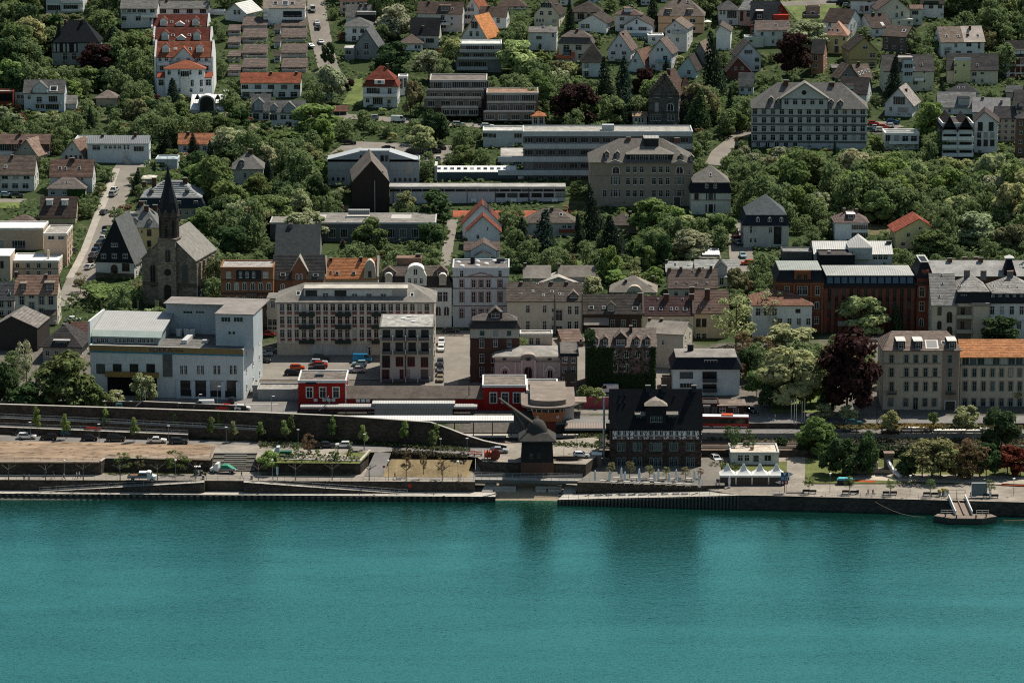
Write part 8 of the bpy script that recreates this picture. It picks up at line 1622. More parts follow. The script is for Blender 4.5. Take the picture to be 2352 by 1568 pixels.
for a in[([(390,1008),(600,1014),(800,1020),(1000,1034),(1080,1038),(1078,1032),(800,1013),(600,1007)],6.7,2200,(.075,.085,.035)),([(590,1018),(760,1022),(760,1030),(600,1028)],6.7,500,(.06,.075,.03)),([(900,1042),(1075,1054),(1075,1047),(905,1036)],6.7,900,(.06,.055,.035)),([(1230,1022),(1400,1030),(1400,1024),(1230,1014)],6.7,500,(.07,.09,.035)),([(1620,1012),(2400,1022),(2400,1002),(1620,998)],5.0,2600,(.10,.105,.05)),([(1830,1048),(2352,1056),(2352,1044),(1830,1038)],3.5,3600,(.04,.062,.03),2.8,.4),([(1320,1006),(1400,1008),(1400,996),(1320,994)],5.0,500,(.09,.10,.045)),([(1895,985),(2070,990),(2070,978),(1895,974)],7.95,700,(.16,.13,.05)),([(2070,983),(2170,984),(2170,979),(2070,978)],7.95,300,(.20,.14,.045)),([(2150,986),(2352,988),(2352,980),(2150,978)],7.95,500,(.10,.10,.05)),([(600,1060),(820,1062),(830,1050),(640,1040)],6.7,350,(.06,.08,.03),.5),([(1630,1076),(1700,1078),(1700,1068),(1630,1066)],3.5,300,(.09,.11,.045))]:bed('planting_bed_foliage',*a)
for u,v,w in[(694,1046,14),(710,1043,12),(698,1054,13),(730,1042,13),(736,1052,14),(760,1046,12),(772,1056,18),(800,1048,10),(670,1048,12)]:T(u,v-w*.9,v,w,'shrub','g',z=6.7,name='clipped_bush')
iv=[]
for i in range(8200):
 x=random.uniform(-1,1)*IVY.w/2;zz=random.uniform(0,IVY.he);f=(x+IVY.w/2)/IVY.w
 if .38<f<.92 and zz>IVY.he*.38 and random.random()<.9:continue
 iv.append((x,-.12-random.random()*(.35+.45*max(0,sin(x*1.1+2*sin(zz*.7)))),zz))
for i in range(900):iv.append((-IVY.w/2+random.uniform(-.3,2.2),random.uniform(-.5,5),IVY.he+random.uniform(-.5,3.6)))
me=leafmesh('ivy',np.array(iv),RNG.normal(size=(len(iv),3))*.5+np.array([0,-1,.4]),.28,[LEAF]);inst('ivy',me,IVY.rt,color=(.042,.066,.027))
def prof(kind):
 if kind=='van':return 4.9,1.95,[(0,.35),(4.9,.35),(4.9,1.0),(4.55,1.15),(3.75,2.15),(.1,2.2),(0,2.1)],[(3.0,1.25),(4.45,1.2),(3.75,2.02),(3.0,2.02)]
 if kind=='suv':return 4.5,1.82,[(0,.35),(4.5,.35),(4.5,.85),(4.3,1.0),(3.25,1.08),(2.6,1.62),(.45,1.68),(.05,1.1)],[(.55,1.1),(3.1,1.1),(2.55,1.55),(.68,1.58)]
 if kind=='estate':return 4.6,1.78,[(0,.3),(4.6,.3),(4.6,.72),(4.4,.85),(3.3,.95),(2.55,1.42),(.6,1.46),(.05,.95)],[(.5,.97),(3.15,.97),(2.5,1.36),(.75,1.38)]
 if kind=='sedan':return 4.5,1.78,[(0,.3),(4.5,.3),(4.5,.7),(4.3,.82),(3.2,.92),(2.6,1.38),(1.35,1.4),(.75,.98),(.05,.92)],[(.95,.95),(3.05,.94),(2.55,1.32),(1.4,1.33)]
 return 3.9,1.7,[(0,.3),(3.9,.3),(3.9,.72),(3.7,.85),(2.9,.95),(2.2,1.45),(.55,1.48),(.05,.98)],[(.4,.98),(2.78,.98),(2.15,1.38),(.65,1.4)]
CARM={}
def carmesh(kind):
 if kind in CARM:return CARM[kind]
 L,W,pr,gl=prof(kind);h=W/2;m=MB();n=len(pr);zt=max(p[1]for p in pr)
 def ins(z):return h*(1-.16*max(0,z-.9)/max(.3,zt-.9))if z>.9 else h*(.96 if z<.4 else 1)
 V=[(x-L/2,-ins(z),z)for x,z in pr]+[(x-L/2,ins(z),z)for x,z in pr]
 m.solid(V,[tuple(range(n)),tuple(range(2*n-1,n-1,-1))]+[(i,n+i,n+(i+1)%n,(i+1)%n)for i in range(n)])
 me=m.mesh('body');me.materials.append(mat('car',objcol=True))
 g=MB()
 for s in(-1,1):g.poly([(x-L/2,s*(ins(z)+.015),z)for x,z in(gl if s<0 else gl[::-1])])
 top=[p for p in pr if p[1]>.8];f=sorted(top,key=lambda p:-p[0])
 for(a,b_)in((max((p for p in pr if .8<p[1]<1.2),key=lambda p:p[0]if kind=='van' else p[0]-(p[0]>L*.85)*9),max((p for p in pr if p[1]>zt-.12),key=lambda p:p[0])),(min((p for p in pr if .8<p[1]<1.2),key=lambda p:p[0]-.0),min((p for p in pr if p[1]>zt-.12),key=lambda p:p[0]))):
  if kind=='van' and a[0]<1:continue
  d=1 if a[0]>L/2 else-1;p0=(a[0]*.92+b_[0]*.08,a[1]*.92+b_[1]*.08);p1=(a[0]*.1+b_[0]*.9,a[1]*.1+b_[1]*.9);q=[(p0[0]-L/2+.03*d,-ins(p0[1])*.9,p0[1]+.03),(p0[0]-L/2+.03*d,ins(p0[1])*.9,p0[1]+.03),(p1[0]-L/2+.03*d,ins(p1[1])*.88,p1[1]+.02),(p1[0]-L/2+.03*d,-ins(p1[1])*.88,p1[1]+.02)];g.poly(q if d>0 else q[::-1])
 gm=g.mesh('windows');gm.materials.append(mat('paint',(.012,.014,.016),.1))
 CARM[kind]=(me,gm,L,W);return CARM[kind]
m=MB();m.lt([(.2,-.11),(.32,-.1),(.32,.1),(.2,.11)],12);m.mi=1;m.lt([(.17,-.12),(.17,.12)],8);WHL=m.mesh('wheel');WHL.materials.append(mat('paint',(.012,.012,.012),.9));WHL.materials.append(mat('metal',(.4,.4,.4),.4))
m=MB();m.box(-.04,.04,-.2,.2,-.08,.08);HL=m.mesh('headlight');HL.materials.append(mat('paint',(.7,.7,.7),.2));m=MB();m.box(-.04,.04,-.2,.2,-.1,.1);TL=m.mesh('tail_light');TL.materials.append(mat('paint',(.25,.01,.01),.3))
CC={'w':((.75,.75,.74),'white'),'k':((.012,.012,.014),'black'),'s':((.42,.44,.45),'silver'),'g':((.12,.125,.13),'grey'),'d':((.035,.04,.045),'dark grey'),'b':((.02,.07,.16),'blue'),'B':((.015,.22,.42),'bright blue'),'l':((.30,.42,.46),'pale blue'),'r':((.42,.02,.015),'red'),'o':((.55,.075,.02),'orange-red'),'n':((.30,.24,.16),'beige'),'t':((.03,.10,.12),'teal-blue')}
CARS=[]
def car(u,v,hd,kind,c,z=None,where=None):
 p=P(u,v)if z is None else at_z(u,v,z);zz=p.z+(.16 if z is None else .02);me,gm,L,W=carmesh(kind);nm={'van':'parked_van'}.get(kind,'parked_car');r=empty(nm,(p.x,p.y,zz),radians(hd));col=CC[c][0]
 inst('body',me,r,color=col);inst('windows',gm,r)
 for sx in(-L*.31,L*.31):
  for sy in(-W/2+.06,W/2-.06):inst('wheel',WHL,r,(sx,sy,.32),(pi/2,0,0))
 for sy in(-W*.34,W*.34):inst('headlight',HL,r,(L/2-.01,sy,.66));inst('tail_light',TL,r,(-L/2+.01,sy,.8))
 CARS.append((r,CC[c][1],kind,where,u,v))
ST,PK,RD,NS,CS,TS,MR,SP2,IP='on the riverside street','in the car park by the converted factory','on the road below the supermarket','in the narrow street beside the cream front flats','on the street by the church','on the sloping street at the top','on the road below the brown terraced flats','in the school car park','behind the white flat-roofed villa'
for a in[(61,1007,0,'estate','w',6.72,ST),(112,1009,180,'hatch','k',6.72,ST),(51,998,0,'sedan','d',6.72,ST),(161,1000,0,'suv','t',6.72,ST),(211,1000,180,'van','r',6.72,ST),(206,1011,0,'hatch','k',6.72,ST),(286,1004,180,'hatch','b',6.72,ST),(266,1012,0,'suv','k',6.72,ST),(364,1005,0,'estate','g',6.72,ST),(361,1016,0,'sedan','w',6.72,ST),(410,1018,0,'estate','d',6.72,ST),(724,1028,0,'suv','k',6.72,ST),(750,1027,0,'sedan','d',6.72,ST),(788,1027,180,'hatch','w',6.72,ST),(1146,1039,0,'sedan','s',6.72,'beside the orange cable drums'),(1335,1050,0,'hatch','w',6.72,'next to the boat on display'),(1644,1058,-75,'hatch','s',3.45,'beside the half-timbered hotel'),(1641,1046,0,'sedan','k',3.45,'beside the half-timbered hotel'),(239,934,0,'suv','w',8.92,RD),(247,924,180,'estate','s',8.92,RD),(274,938,90,'hatch','t',8.92,RD),(469,938,180,'van','w',8.92,RD),(514,941,180,'hatch','r',8.92,RD),(557,942,0,'hatch','w',8.92,RD),(531,924,90,'hatch','d',8.92,RD),(607,818,0,'sedan','s',None,PK),(622,810,0,'estate','g',None,PK),(602,833,0,'sedan','d',None,PK),(683,850,0,'hatch','o',None,PK),(674,862,0,'estate','k',None,PK),(738,829,0,'suv','k',None,PK),(732,838,0,'estate','s',None,PK),(736,844,0,'hatch','r',None,PK),(728,853,180,'suv','d',None,PK),(832,832,0,'van','B',None,PK),(826,841,180,'hatch','l',None,PK),(820,856,180,'suv','s',None,PK),(1014,792,-90,'suv','w',None,NS),(1013,806,-90,'estate','w',None,NS),(1011,838,-90,'hatch','d',None,NS),(1011,851,-90,'sedan','k',None,NS),(1011,863,90,'hatch','g',None,NS),(1011,876,-90,'hatch','n',None,NS),(1035,764,0,'sedan','d',None,'on the cross street before the blue house'),(615,773,0,'hatch','r',None,'beside the converted factory'),(264,440,80,'estate','w',None,CS),(260,451,80,'suv','s',None,CS),(240,492,75,'sedan','g',None,CS),(247,531,72,'suv','d',None,CS),(245,539,72,'hatch','l',None,CS),(240,552,70,'hatch','w',None,CS),(234,561,70,'sedan','t',None,CS),(229,570,70,'estate','d',None,CS),(222,580,70,'hatch','b',None,CS),(217,590,68,'sedan','g',None,CS),(214,601,68,'hatch','k',None,CS),(207,618,66,'sedan','w',None,CS),(188,656,20,'suv','d',None,CS),(14,452,0,'hatch','l',None,'below the house with the big brown roof'),(38,453,0,'sedan','d',None,'below the house with the big brown roof'),(168,739,0,'sedan','w',None,'behind the pyramid-roofed house'),(165,583,70,'suv','d',None,'beside the stepped peach block'),(718,27,-80,'van','w',None,TS),(728,57,-80,'hatch','w',None,TS),(730,67,-80,'sedan','d',None,TS),(737,101,-75,'sedan','w',None,TS),(713,110,-60,'hatch','s',None,TS),(855,276,180,'suv','s',None,MR),(915,281,0,'van','w',None,MR),(968,285,0,'hatch','w',None,MR),(1053,291,0,'suv','s',None,MR),(1119,294,0,'estate','w',None,MR),(892,345,0,'sedan','k',None,SP2),(945,358,180,'van','d',None,SP2),(980,360,0,'hatch','k',None,SP2),(998,352,0,'estate','k',None,SP2),(1010,344,0,'sedan','d',None,SP2),(1007,369,90,'hatch','w',None,SP2),(803,332,0,'sedan','k',None,SP2),(2005,288,0,'hatch','r',None,IP),(2011,297,0,'sedan','s',None,IP),(2025,303,0,'estate','w',None,IP),(2029,296,0,'hatch','o',None,IP),(2041,294,180,'hatch','w',None,IP),(2051,286,0,'suv','b',None,IP),(1998,303,0,'hatch','t',None,IP),(1914,6,0,'estate','w',None,'at the top edge by the meadow'),(1936,11,0,'suv','k',None,'at the top edge by the meadow'),(1946,17,0,'hatch','s',None,'at the top edge by the meadow'),(1687,535,-80,'suv','w',None,'on the lane beside the slate-roofed villa'),(1690,546,-80,'hatch','r',None,'on the lane beside the slate-roofed villa'),(1695,562,-80,'sedan','t',None,'on the lane beside the slate-roofed villa'),(1706,592,-85,'hatch','l',None,'on the lane beside the slate-roofed villa'),(1717,609,180,'hatch','o',None,'on the lane beside the slate-roofed villa'),(1398,903,180,'van','w',None,'behind the half-timbered hotel roof'),(1721,850,0,'van','s',None,'beside the modern white black-roofed house'),(1959,977,0,'suv','t',7.92,'on the road by the beige hotel'),(2044,998,180,'sedan','k',6.57,'at the bus shelters'),(1723,948,-60,'estate','k',7.92,'beside the red bus')]:car(*a)
def thing(name,label,cat,p,rz,parts,group=None):
 r=empty(name,p,radians(rz));tag(r,label,cat,group)
 for nm,mb,mt in parts:mb.bd(nm,mt,r)
 return r
def bx(*a):
 m=MB()
 for q in a:m.box(*q)
 return m
def bm(*a):
 m=MB()
 for q in a:m.bm_(*q)
 return m
PT=lambda c,r=.6:mat('paint',c,r,.12)
WH,BK,GY=PT((.72,.72,.7)),PT((.015,.015,.016)),PT((.22,.23,.23))
def wheels(r,L):
 for x,y in L:inst('wheel',WHL,r,(x,y,.4),(pi/2,0,0),(1.25,1.25,1.2))
cab=lambda x:(lambda m:(m.ps([(x,.5),(x+2,.5),(x+2.05,1.1),(x+1.3,1.3),(x+.75,2.25),(x,2.3)],'y',-1,1),m)[1])(MB())
p=at_z(327,1103,3.68);r=thing('flatbed_truck','white flatbed truck with tools on its bed, on the promenade','truck',p,0,[('cab',cab(1.2),WH),('windscreen',bx((1.9,2.35,-.9,.9,1.35,2.0)),BK),('bed',bx((-3.4,1.1,-1.05,1.05,.75,.95),(-3.4,1.1,-1.05,-.98,.95,1.35),(-3.4,1.1,.98,1.05,.95,1.35),(-3.4,-3.33,-.97,.97,.95,1.35)),GY),('load_box',bx((-.6,.9,-.9,.9,.96,2.0)),PT((.08,.08,.085))),('load_lid',bx((-.7,1.0,-.95,.95,2.003,2.12)),WH),('tools',bx((-2.8,-.9,-.6,.6,.96,1.4)),PT((.2,.08,.04)))]);wheels(r,[(-2.2,-.9),(-2.2,.9),(2.3,-.9),(2.3,.9)])
p=at_z(513,1085,3.68);r=thing('flatbed_truck','flatbed truck carrying a green load in front of the broad steps','truck',p,168,[('cab',cab(1.0),WH),('windscreen',bx((1.7,2.15,-.9,.9,1.35,2.0)),BK),('bed',bx((-3.2,.9,-1.05,1.05,.75,.95),(-3.2,.9,-1.05,-.98,.95,1.3),(-3.2,.9,.98,1.05,.95,1.3)),GY),('green_load',(lambda m:(m.ps([(-2.9,.96),(.7,.96),(.3,1.9),(-1.2,2.0),(-2.2,1.4)],'y',-.8,.8),m)[1])(MB()),PT((.02,.22,.13)))]);wheels(r,[(-2,-.9),(-2,.9),(2.1,-.9),(2.1,.9)])
p=at_z(457,1091,3.68);r=thing('mini_loader','small dark wheel loader with driver canopy beside the wall','loader',p,10,[('body',bx((-1.2,.9,-.6,.6,.4,1.1)),PT((.05,.06,.06))),('canopy',bx((-1,.4,-.6,.6,2.1,2.2)),WH),('canopy_frame',bm(((-.9,-.5,1.1),(-.9,-.5,2.1),.05),((-.9,.5,1.1),(-.9,.5,2.1),.05),((.3,-.5,1.1),(.3,-.5,2.1),.05),((.3,.5,1.1),(.3,.5,2.1),.05)),BK),('bucket',bx((1.1,1.7,-.7,.7,.15,.6)),BK),('arm',bm(((.2,.4,1),(1.3,.4,.5),.08),((.2,-.4,1),(1.3,-.4,.5),.08)),PT((.4,.12,.03)))]);wheels(r,[(-.8,-.7),(-.8,.7),(.6,-.7),(.6,.7)])
p=at_z(645,1046,6.72);r=thing('utility_truck','small green utility truck among the clipped bushes','truck',p,180,[('cab',cab(.2),PT((.45,.5,.5))),('bed',bx((-2.6,.1,-.9,.9,.6,1.2)),PT((.02,.10,.06)))]);wheels(r,[(-1.6,-.8),(-1.6,.8),(1.4,-.8),(1.4,.8)])
p=at_z(1666,984,7.93);L=5.7;m=MB();m.box(-L,L,-1.25,1.25,.35,2.95)
r=thing('city_bus','red city bus with white roof and orange roof pod behind the hotel','bus',(p.x,p.y+1,p.z),-3,[('body',m,PT((.34,.02,.018),.35)),('windows',bx((-L+.3,L-.2,-1.28,1.28,1.35,2.6),(L-.3,L+.03,-1.15,1.15,1.1,2.7)),PT((.012,.014,.016),.1)),('roof',bx((-L+.05,L-.1,-1.24,1.24,2.953,3.06)),WH),('roof_pod',bx((-.9,1.9,-.8,.8,3.063,3.4)),PT((.55,.08,.025))),('white_stripe',bx((-L-.01,L-.5,-1.27,1.27,.36,.6)),WH)]);wheels(r,[(-3.4,-1.15),(-3.4,1.15),(3.3,-1.15),(3.3,1.15)])
for i,(u,v,rz)in enumerate(((1119,1054,0),(1126,1054,8),(1137,1055,90))):
 p=at_z(u,v,6.72);m=MB();m.lt([(.75,-.6),(.8,0),(.75,.6)],14);o=empty('cable_drum',(p.x,p.y,p.z),radians(rz));tag(o,['orange cable drum at the stairway end of the group','orange cable drum in the middle of the group','dark-rimmed orange cable drum on the crane side of the group'][i],'cable drum','orange cable drums');q=m.bd('cable',PT((.62,.09,.02),.4),o,(0,0,1.2));q.rotation_euler=(0,pi/2,0)
 for s in(-.62,.62):m=MB();m.lt([(1.2,-.05),(1.2,.05)],18);q=m.bd('flange',PT((.16,.025,.015)),o,(s,0,1.2));q.rotation_euler=(0,pi/2,0)
for i,(u,v)in enumerate(((1084,1045),(1098,1046))):p=at_z(u,v,6.72);thing('barrier',['orange plastic barrier, the one farther from the cable drums','orange plastic barrier next to the cable drums'][i],'barrier',p,0,[('panel',bx((-1.0,1.0,-.03,.03,.25,.45),(-1.0,1.0,-.03,.03,.85,1.05),*[(-1+k*.28,-.93+k*.28,-.03,.03,.45,.85)for k in range(8)]),PT((.6,.08,.02))),('foot',bx((-.9,-.6,-.3,.3,0,.2),(.6,.9,-.3,.3,0,.2)),BK)],'orange barriers')
def hullm(L,w,h):
 m=MB();n=9;R_=[]
 for i in range(n):t=i/(n-1)*2-1;k=(1-abs(t)**2.4);R_.append((t*L/2,max(.04,w/2*k),h*(.15+.25*t*t)))
 V=[];
 for x,hw,z0 in R_:V+=[(x,-hw,h+z0*.5),(x,-hw*.6,z0),(x,hw*.6,z0),(x,hw,h+z0*.5)]
 for i in range(n-1):
  for j in range(3):a=i*4+j;m.solid([V[a],V[a+1],V[a+5],V[a+4]],[(0,1,2,3)])
 return m
p=at_z(1303,1056,6.7);thing('wooden_boat','old dark wooden boat lying on display next to the crane','boat',p,0,[('hull',hullm(7.6,1.7,.7),PT((.06,.05,.045))),('cradle',bx((-2.5,-2.2,-.6,.6,0,.3),(2.2,2.5,-.6,.6,0,.3)),BK),('mast',bm(((-.8,0,.3),(-.8,0,3.2),.05)),BK)])
p=at_z(1371,1066,4.6);thing('transformer_hut','small brown box hut with white roof between boat and hotel','hut',(p.x,p.y,3.9),0,[('walls',bx((-1.1,1.1,0,2.2,0,3.0)),PT((.13,.11,.095))),('roof',bx((-1.25,1.25,-.15,2.35,3.003,3.15)),WH),('door',bx((-.5,.3,-.04,.02,.1,2.2)),PT((.09,.075,.065)))])
def figure(pose):
 J={'stand':dict(hl=(.09,0),hr=(-.09,0),fl=(.1,.02),fr=(-.1,-.02),kz=.5,hip=.92),'walk':dict(hl=(.09,0),hr=(-.09,0),fl=(.09,.34),fr=(-.09,-.36),kz=.5,hip=.9),'sit':dict(hl=(.09,0),hr=(-.09,0),fl=(.12,.42),fr=(-.12,.42),kz=.48,hip=.5)}[pose]
 hip=J['hip'];V=[(0,0,hip),(0,.02,hip+.3),(0,0,hip+.52),(0,.01,hip+.6),(0,.03,hip+.70),(0,.02,hip+.82)];Rr=[.14,.125,.13,.055,.095,.07];E=[(0,1),(1,2),(2,3),(3,4),(4,5)]
 def limb(start,pts):
  k=start
  for q,r in pts:V.append(q);Rr.append(r);E.append((k,len(V)-1));k=len(V)-1
 for s,f in((1,'fl'),(-1,'fr')):
  fx,fy=J[f];ky=fy*.55+.07 if pose!='sit' else .42
  limb(0,[((s*.1,.0,hip-.04),.095),((s*.1,ky,J['kz']if pose!='sit' else .5),.062),((fx,fy-(.05 if fy<0 else 0),.09),.042),((fx,fy+.15,.04),.035)])
  a=(-.28 if fy>0.1 else .25)*(pose=='walk');limb(2,[((s*.19,0,hip+.5),.06),((s*.23,a*.5-.02,hip+.24),.042),((s*.22,a+.08 if pose!='sit' else .25,hip+.02 if pose!='sit' else hip+.12),.034),((s*.215,a+.12 if pose!='sit' else .33,hip-.07 if pose!='sit' else hip+.1),.03)])
 me=bpy.data.meshes.new('person');me.from_pydata(V,E,[]);o=bpy.data.objects.new('tmp',me);link(o);sk=o.modifiers.new('s','SKIN');sub=o.modifiers.new('u','SUBSURF');sub.levels=1
 for i,d in enumerate(me.skin_vertices[0].data):d.radius=(Rr[i],Rr[i]*(.8 if i in(0,1,2)else 1));d.use_root=(i==0)
 dg=bpy.context.evaluated_depsgraph_get();nm=bpy.data.meshes.new_from_object(o.evaluated_get(dg));bpy.data.objects.remove(o)
 nm.materials.clear()
 for m_ in(mat('paint',objcol=True,col=(0,0,0)),PT((.03,.035,.05)),PT((.42,.26,.19)),PT((.05,.03,.02))):nm.materials.append(m_)
 for f in nm.polygons:
  c=f.center;f.use_smooth=True
  f.material_index=3 if c.z>hip+.79 or(c.z>hip+.68 and c.y<.0)else 2 if c.z>hip+.57 or(abs(c.x)>.17 and c.z<hip+.16 and c.z>hip-.15)else 1 if c.z<hip+.03 else 0
 nm.name='person';return nm
FIG={k:figure(k)for k in('stand','walk','sit')}
for u,v,z_,ps,rz,c,lab in[(55.5,1104.5,3.66,'stand',180,(.05,.07,.12),'person in dark jacket leaning by the promenade railing with a companion'),(67,1104.5,3.66,'stand',175,(.25,.27,.3),'person in grey top beside the dark-jacketed one at the railing'),(122,1098.5,3.66,'walk',-90,(.03,.03,.04),'person in black walking with red headgear near the garden wall'),(147,1102,3.66,'walk',90,(.3,.3,.3),'person in light top stepping along between two pollarded trees'),(176,1099,3.66,'walk',90,(.35,.36,.38),'person in pale jacket strolling on the promenade with a companion'),(182,1098,3.66,'walk',95,(.55,.54,.5),'person in white shirt strolling beside the pale-jacketed one'),(105,1094,3.66,'stand',0,(.1,.12,.2),'person standing behind a pollarded tree near the garden wall'),(555,1097,3.66,'walk',-90,(.02,.02,.025),'person in dark clothes striding past the broad steps'),(907,1099,3.66,'walk',-90,(.03,.025,.03),'person in dark clothes walking past the dry lawn'),(1059,1103,3.66,'stand',90,(.015,.015,.02),'person in black standing at the end of the promenade'),(1054,1103.5,3.66,'stand',-80,(.2,.06,.05),'smaller person beside the one in black near the footbridge'),(229,1133.5,1.2,'sit',180,(.16,.03,.03),'person sitting on the lower quay in a red top'),(1645,1122,3.25,'stand',20,(.35,.34,.33),'person in grey shirt at the end of the beer garden'),(1652,1122,3.25,'stand',-20,(.42,.35,.3),'person in beige top next to the tent row'),(1994,1134,3.65,'sit',180,(.3,.22,.2),'person sitting on a bench by the water, the one with the pale top'),(2005,1134,3.65,'sit',180,(.04,.04,.05),'person sitting on the bench by the water in dark clothes'),(2265,1135,3.2,'walk',90,(.02,.02,.025),'person in dark clothes walking behind the jetty info board'),(455,1089,4.4,'sit',-90,(.5,.5,.48),'person in white sitting in the small wheel loader'),(1780,966,7.9,'walk',90,(.25,.27,.3),'person walking by the parking area under the tall park trees')]:
 p=at_z(u,v,z_);o=inst('person',FIG[ps],None,(p.x,p.y,p.z+(.0 if ps!='sit' else-.1)),(0,0,radians(rz)),color=c);tag(o,lab,'person')
def lamp(u,v,z_,vt,lab,grp,arm=0):
 p=at_z(u,v,z_);h=zat(p.x,p.y,vt)-p.z;hd=bx((-.3,.3,-.2,.2,h,h+.12))if arm==0 else MB()
 if arm==1:hd.lt([(.12,h-.1),(.3,h+.35),(.34,h+.4),(.1,h+.5)],8)
 if arm==2:hd.box(.1,.8,-.15,.15,h,h+.12)
 thing('street_lamp',lab,'street lamp',p,0,[('pole',bm(((0,0,0),(0,0,h),.06)),GY),('lamp_head',hd,WH)],grp)
for i,(u,v,z_,vt,a,lab)in enumerate([(404,1102,3.66,1059,1,'behind the white flatbed truck'),(149,1099,3.66,1061,1,'near the east end of the garden wall'),(626,1102,3.66,1059,1,'next to the pale information stele'),(892,1104,3.66,1061,1,'beside the dry lawn and ramp road'),(1052,1106,3.66,1063,1,'close to the narrow railed stairway'),(1906,1133,3.2,1090,1,'between the first and second tree of the western promenade'),(2090,1138,3.2,1095,1,'on the western promenade opposite the climbing ropes'),(2328,1137,3.2,1102,1,'beyond the jetty near the red maples')]):lamp(u,v,z_,vt,f'slim lamp post with cone-shaped head, {lab}','promenade lamps',a)
for i,(u,v,vt)in enumerate([(70,1012,970),(228,1015,974),(388,1019,978),(520,1018,981),(685,1020,987),(837,1034,997),(1012,1038,1008),(1073,1036,1007),(1325,1037,998)]):lamp(u,v,6.7,vt,f'flat-headed street lamp on the riverside street, {ORD[i]} counting from the bare field end','lamps on the riverside street')
for i,(u,v,vt)in enumerate([(66,940,917),(101,932,896),(268,942,903),(409,940,926),(457,938,906),(624,945,910),(500,939,888),(327,933,870)]):lamp(u,v,8.9,vt,f'curved lamp post behind the high retaining wall, {ORD[[0, 1, 2, 4, 5, 7, 6, 3][i]]} from the leafy end','lamps behind the retaining wall',2)
for u,v,z_,vt,lab in[(748,950,8.9,884,'lattice mast with bracket in front of the red station house'),(1078,962,5.9,886,'lattice mast with bracket on the platform near the crane'),(327,940,8.9,884,'catenary mast with slanted arm below the supermarket'),(2014,1000,5,897,'tall dark mast behind the bus shelters')]:
 p=at_z(u,v,z_);h=zat(p.x,p.y,vt)-p.z;thing('catenary_mast',lab,'mast',p,0,[('mast',bm(((-.15,0,0),(-.15,0,h),.06),((.15,0,0),(.15,0,h),.06),*[((-.15,0,k),(.15,0,k+.6),.03)for k in np.arange(0,h-.6,1.2)]),BK),('bracket',bm(((0,0,2.2),(-1.6,-.3,.9),.1),((0,0,3.2),(.8,-.3,4.6),.1),((.8,-.3,4.6),(.9,-.3,2.2),.06)),PT((.45,.46,.45)))])
def flagp(u,v,z_,vt,c,lab,nm='flag',g=None,w=.9,fh=.62,letter=None):
 p=P(u,v)if z_ is None else at_z(u,v,z_);h=zat(p.x,p.y,vt)-p.z;m=MB();n=6
 for i in range(n):a,q=i/n,(i+1)/n;f=lambda t:.18*sin(t*5);m.solid([(.06+w*a,f(a),h*(1-fh)),(.06+w*q,f(q),h*(1-fh)-.1*q),(.06+w*q,f(q),h-.25-.2*q),(.06+w*a,f(a),h-.25-.2*a),(.06+w*a,f(a)+.03,h*(1-fh)),(.06+w*q,f(q)+.03,h*(1-fh)-.1*q),(.06+w*q,f(q)+.03,h-.25-.2*q),(.06+w*a,f(a)+.03,h-.25-.2*a)],[(0,1,2,3),(4,7,6,5),(0,4,5,1),(3,2,6,7)])
 r=thing(nm,lab,'flag',p,0,[('pole',bm(((0,0,0),(0,0,h),.05)),GY),('cloth',m,PT(c))],g);return r,h
for i,(u,v,vt)in enumerate([(425,694,652),(440,696,655),(456,700,662)]):
 r,h=flagp(u,v,None,vt,(.085,.02,.13),f'purple church banner with white emblem, {["first from the church door", "middle one of three", "outermost at the church corner"][i]}',g='church banners',w=1.3,fh=.8);m=MB();m.lt([(.34,0),(.34,.03)],8);q=m.bd('emblem',WH,r,(.7,-.22,h*.6));q.rotation_euler=(pi/2,0,0)
for i,(u,vt,vb)in enumerate([(231,687,716),(274,688,716),(315,687,716),(356,687,720)]):flagp(u,vb,None,vt,(.42,.40,.2),f'pale yellow flag behind the supermarket roof, {ORD[i]} from the lean-to roof edge',g='yellow supermarket flags',w=1.1 if i>2 else .5,fh=.8)
for i,(u,vb,vt)in enumerate([(1817,972,922),(1824,975,920),(1829,974,917),(1842,966,925),(1848,966,918)]):p=at_z(u,vb,7.9);h=zat(p.x,p.y,vt)-p.z;thing('flagpole',f'bare white flagpole at the parking bay, {ORD[i]} from the park lawn side','flagpole',p,0,[('pole',bm(((0,0,0),(0,0,h),.06)),WH),('finial',bx((-.1,.1,-.1,.1,h,h+.2)),GY)],'flagpoles')
PAR=[(1366.5,1079,1108),(1400,1080,1109),(1427,1073,1104),(1435,1082,1109),(1468,1075,1104),(1469,1083,1111),(1503,1084,1111),(1512,1076,1105),(1537,1085,1111),(1553,1077,1106),(1595,1078,1105),(1606,1088,1118),(1675,1092,1118)]
m=MB();m.lt([(.05,.35),(.26,.6),(.32,1.4),(.22,2.5),(.05,2.8)],8);PMB=m.mesh('folded_canopy');PMB.materials.append(PT((.62,.66,.68)));m=bm(((0,0,0),(0,0,.6),.035));PPO=m.mesh('pole');PPO.materials.append(GY);m=MB();m.lt([(.4,0),(.4,.12)],8);PBS=m.mesh('base');PBS.materials.append(GY)
for i,(u,vt,vb)in enumerate(PAR):p=at_z(u,vb,4.0 if u<1620 else 3.4);h=(zat(p.x,p.y,vt)-p.z)/2.8;r=empty('parasol',p);tag(r,f'closed white parasol on the beer garden terrace, {ORD[i]} counting from the footbridge','parasol','closed parasols');inst('folded_canopy',PMB,r,sc=(1,1,h));inst('pole',PPO,r);inst('base',PBS,r)
r,h=flagp(1558,1108,4.0,1093,(.66,.68,.68),'small white beach flag with a black numeral on the terrace',w=.7,fh=.75);text('2',.7,(.4,-.26,h*.65),(.02,.02,.02),r)
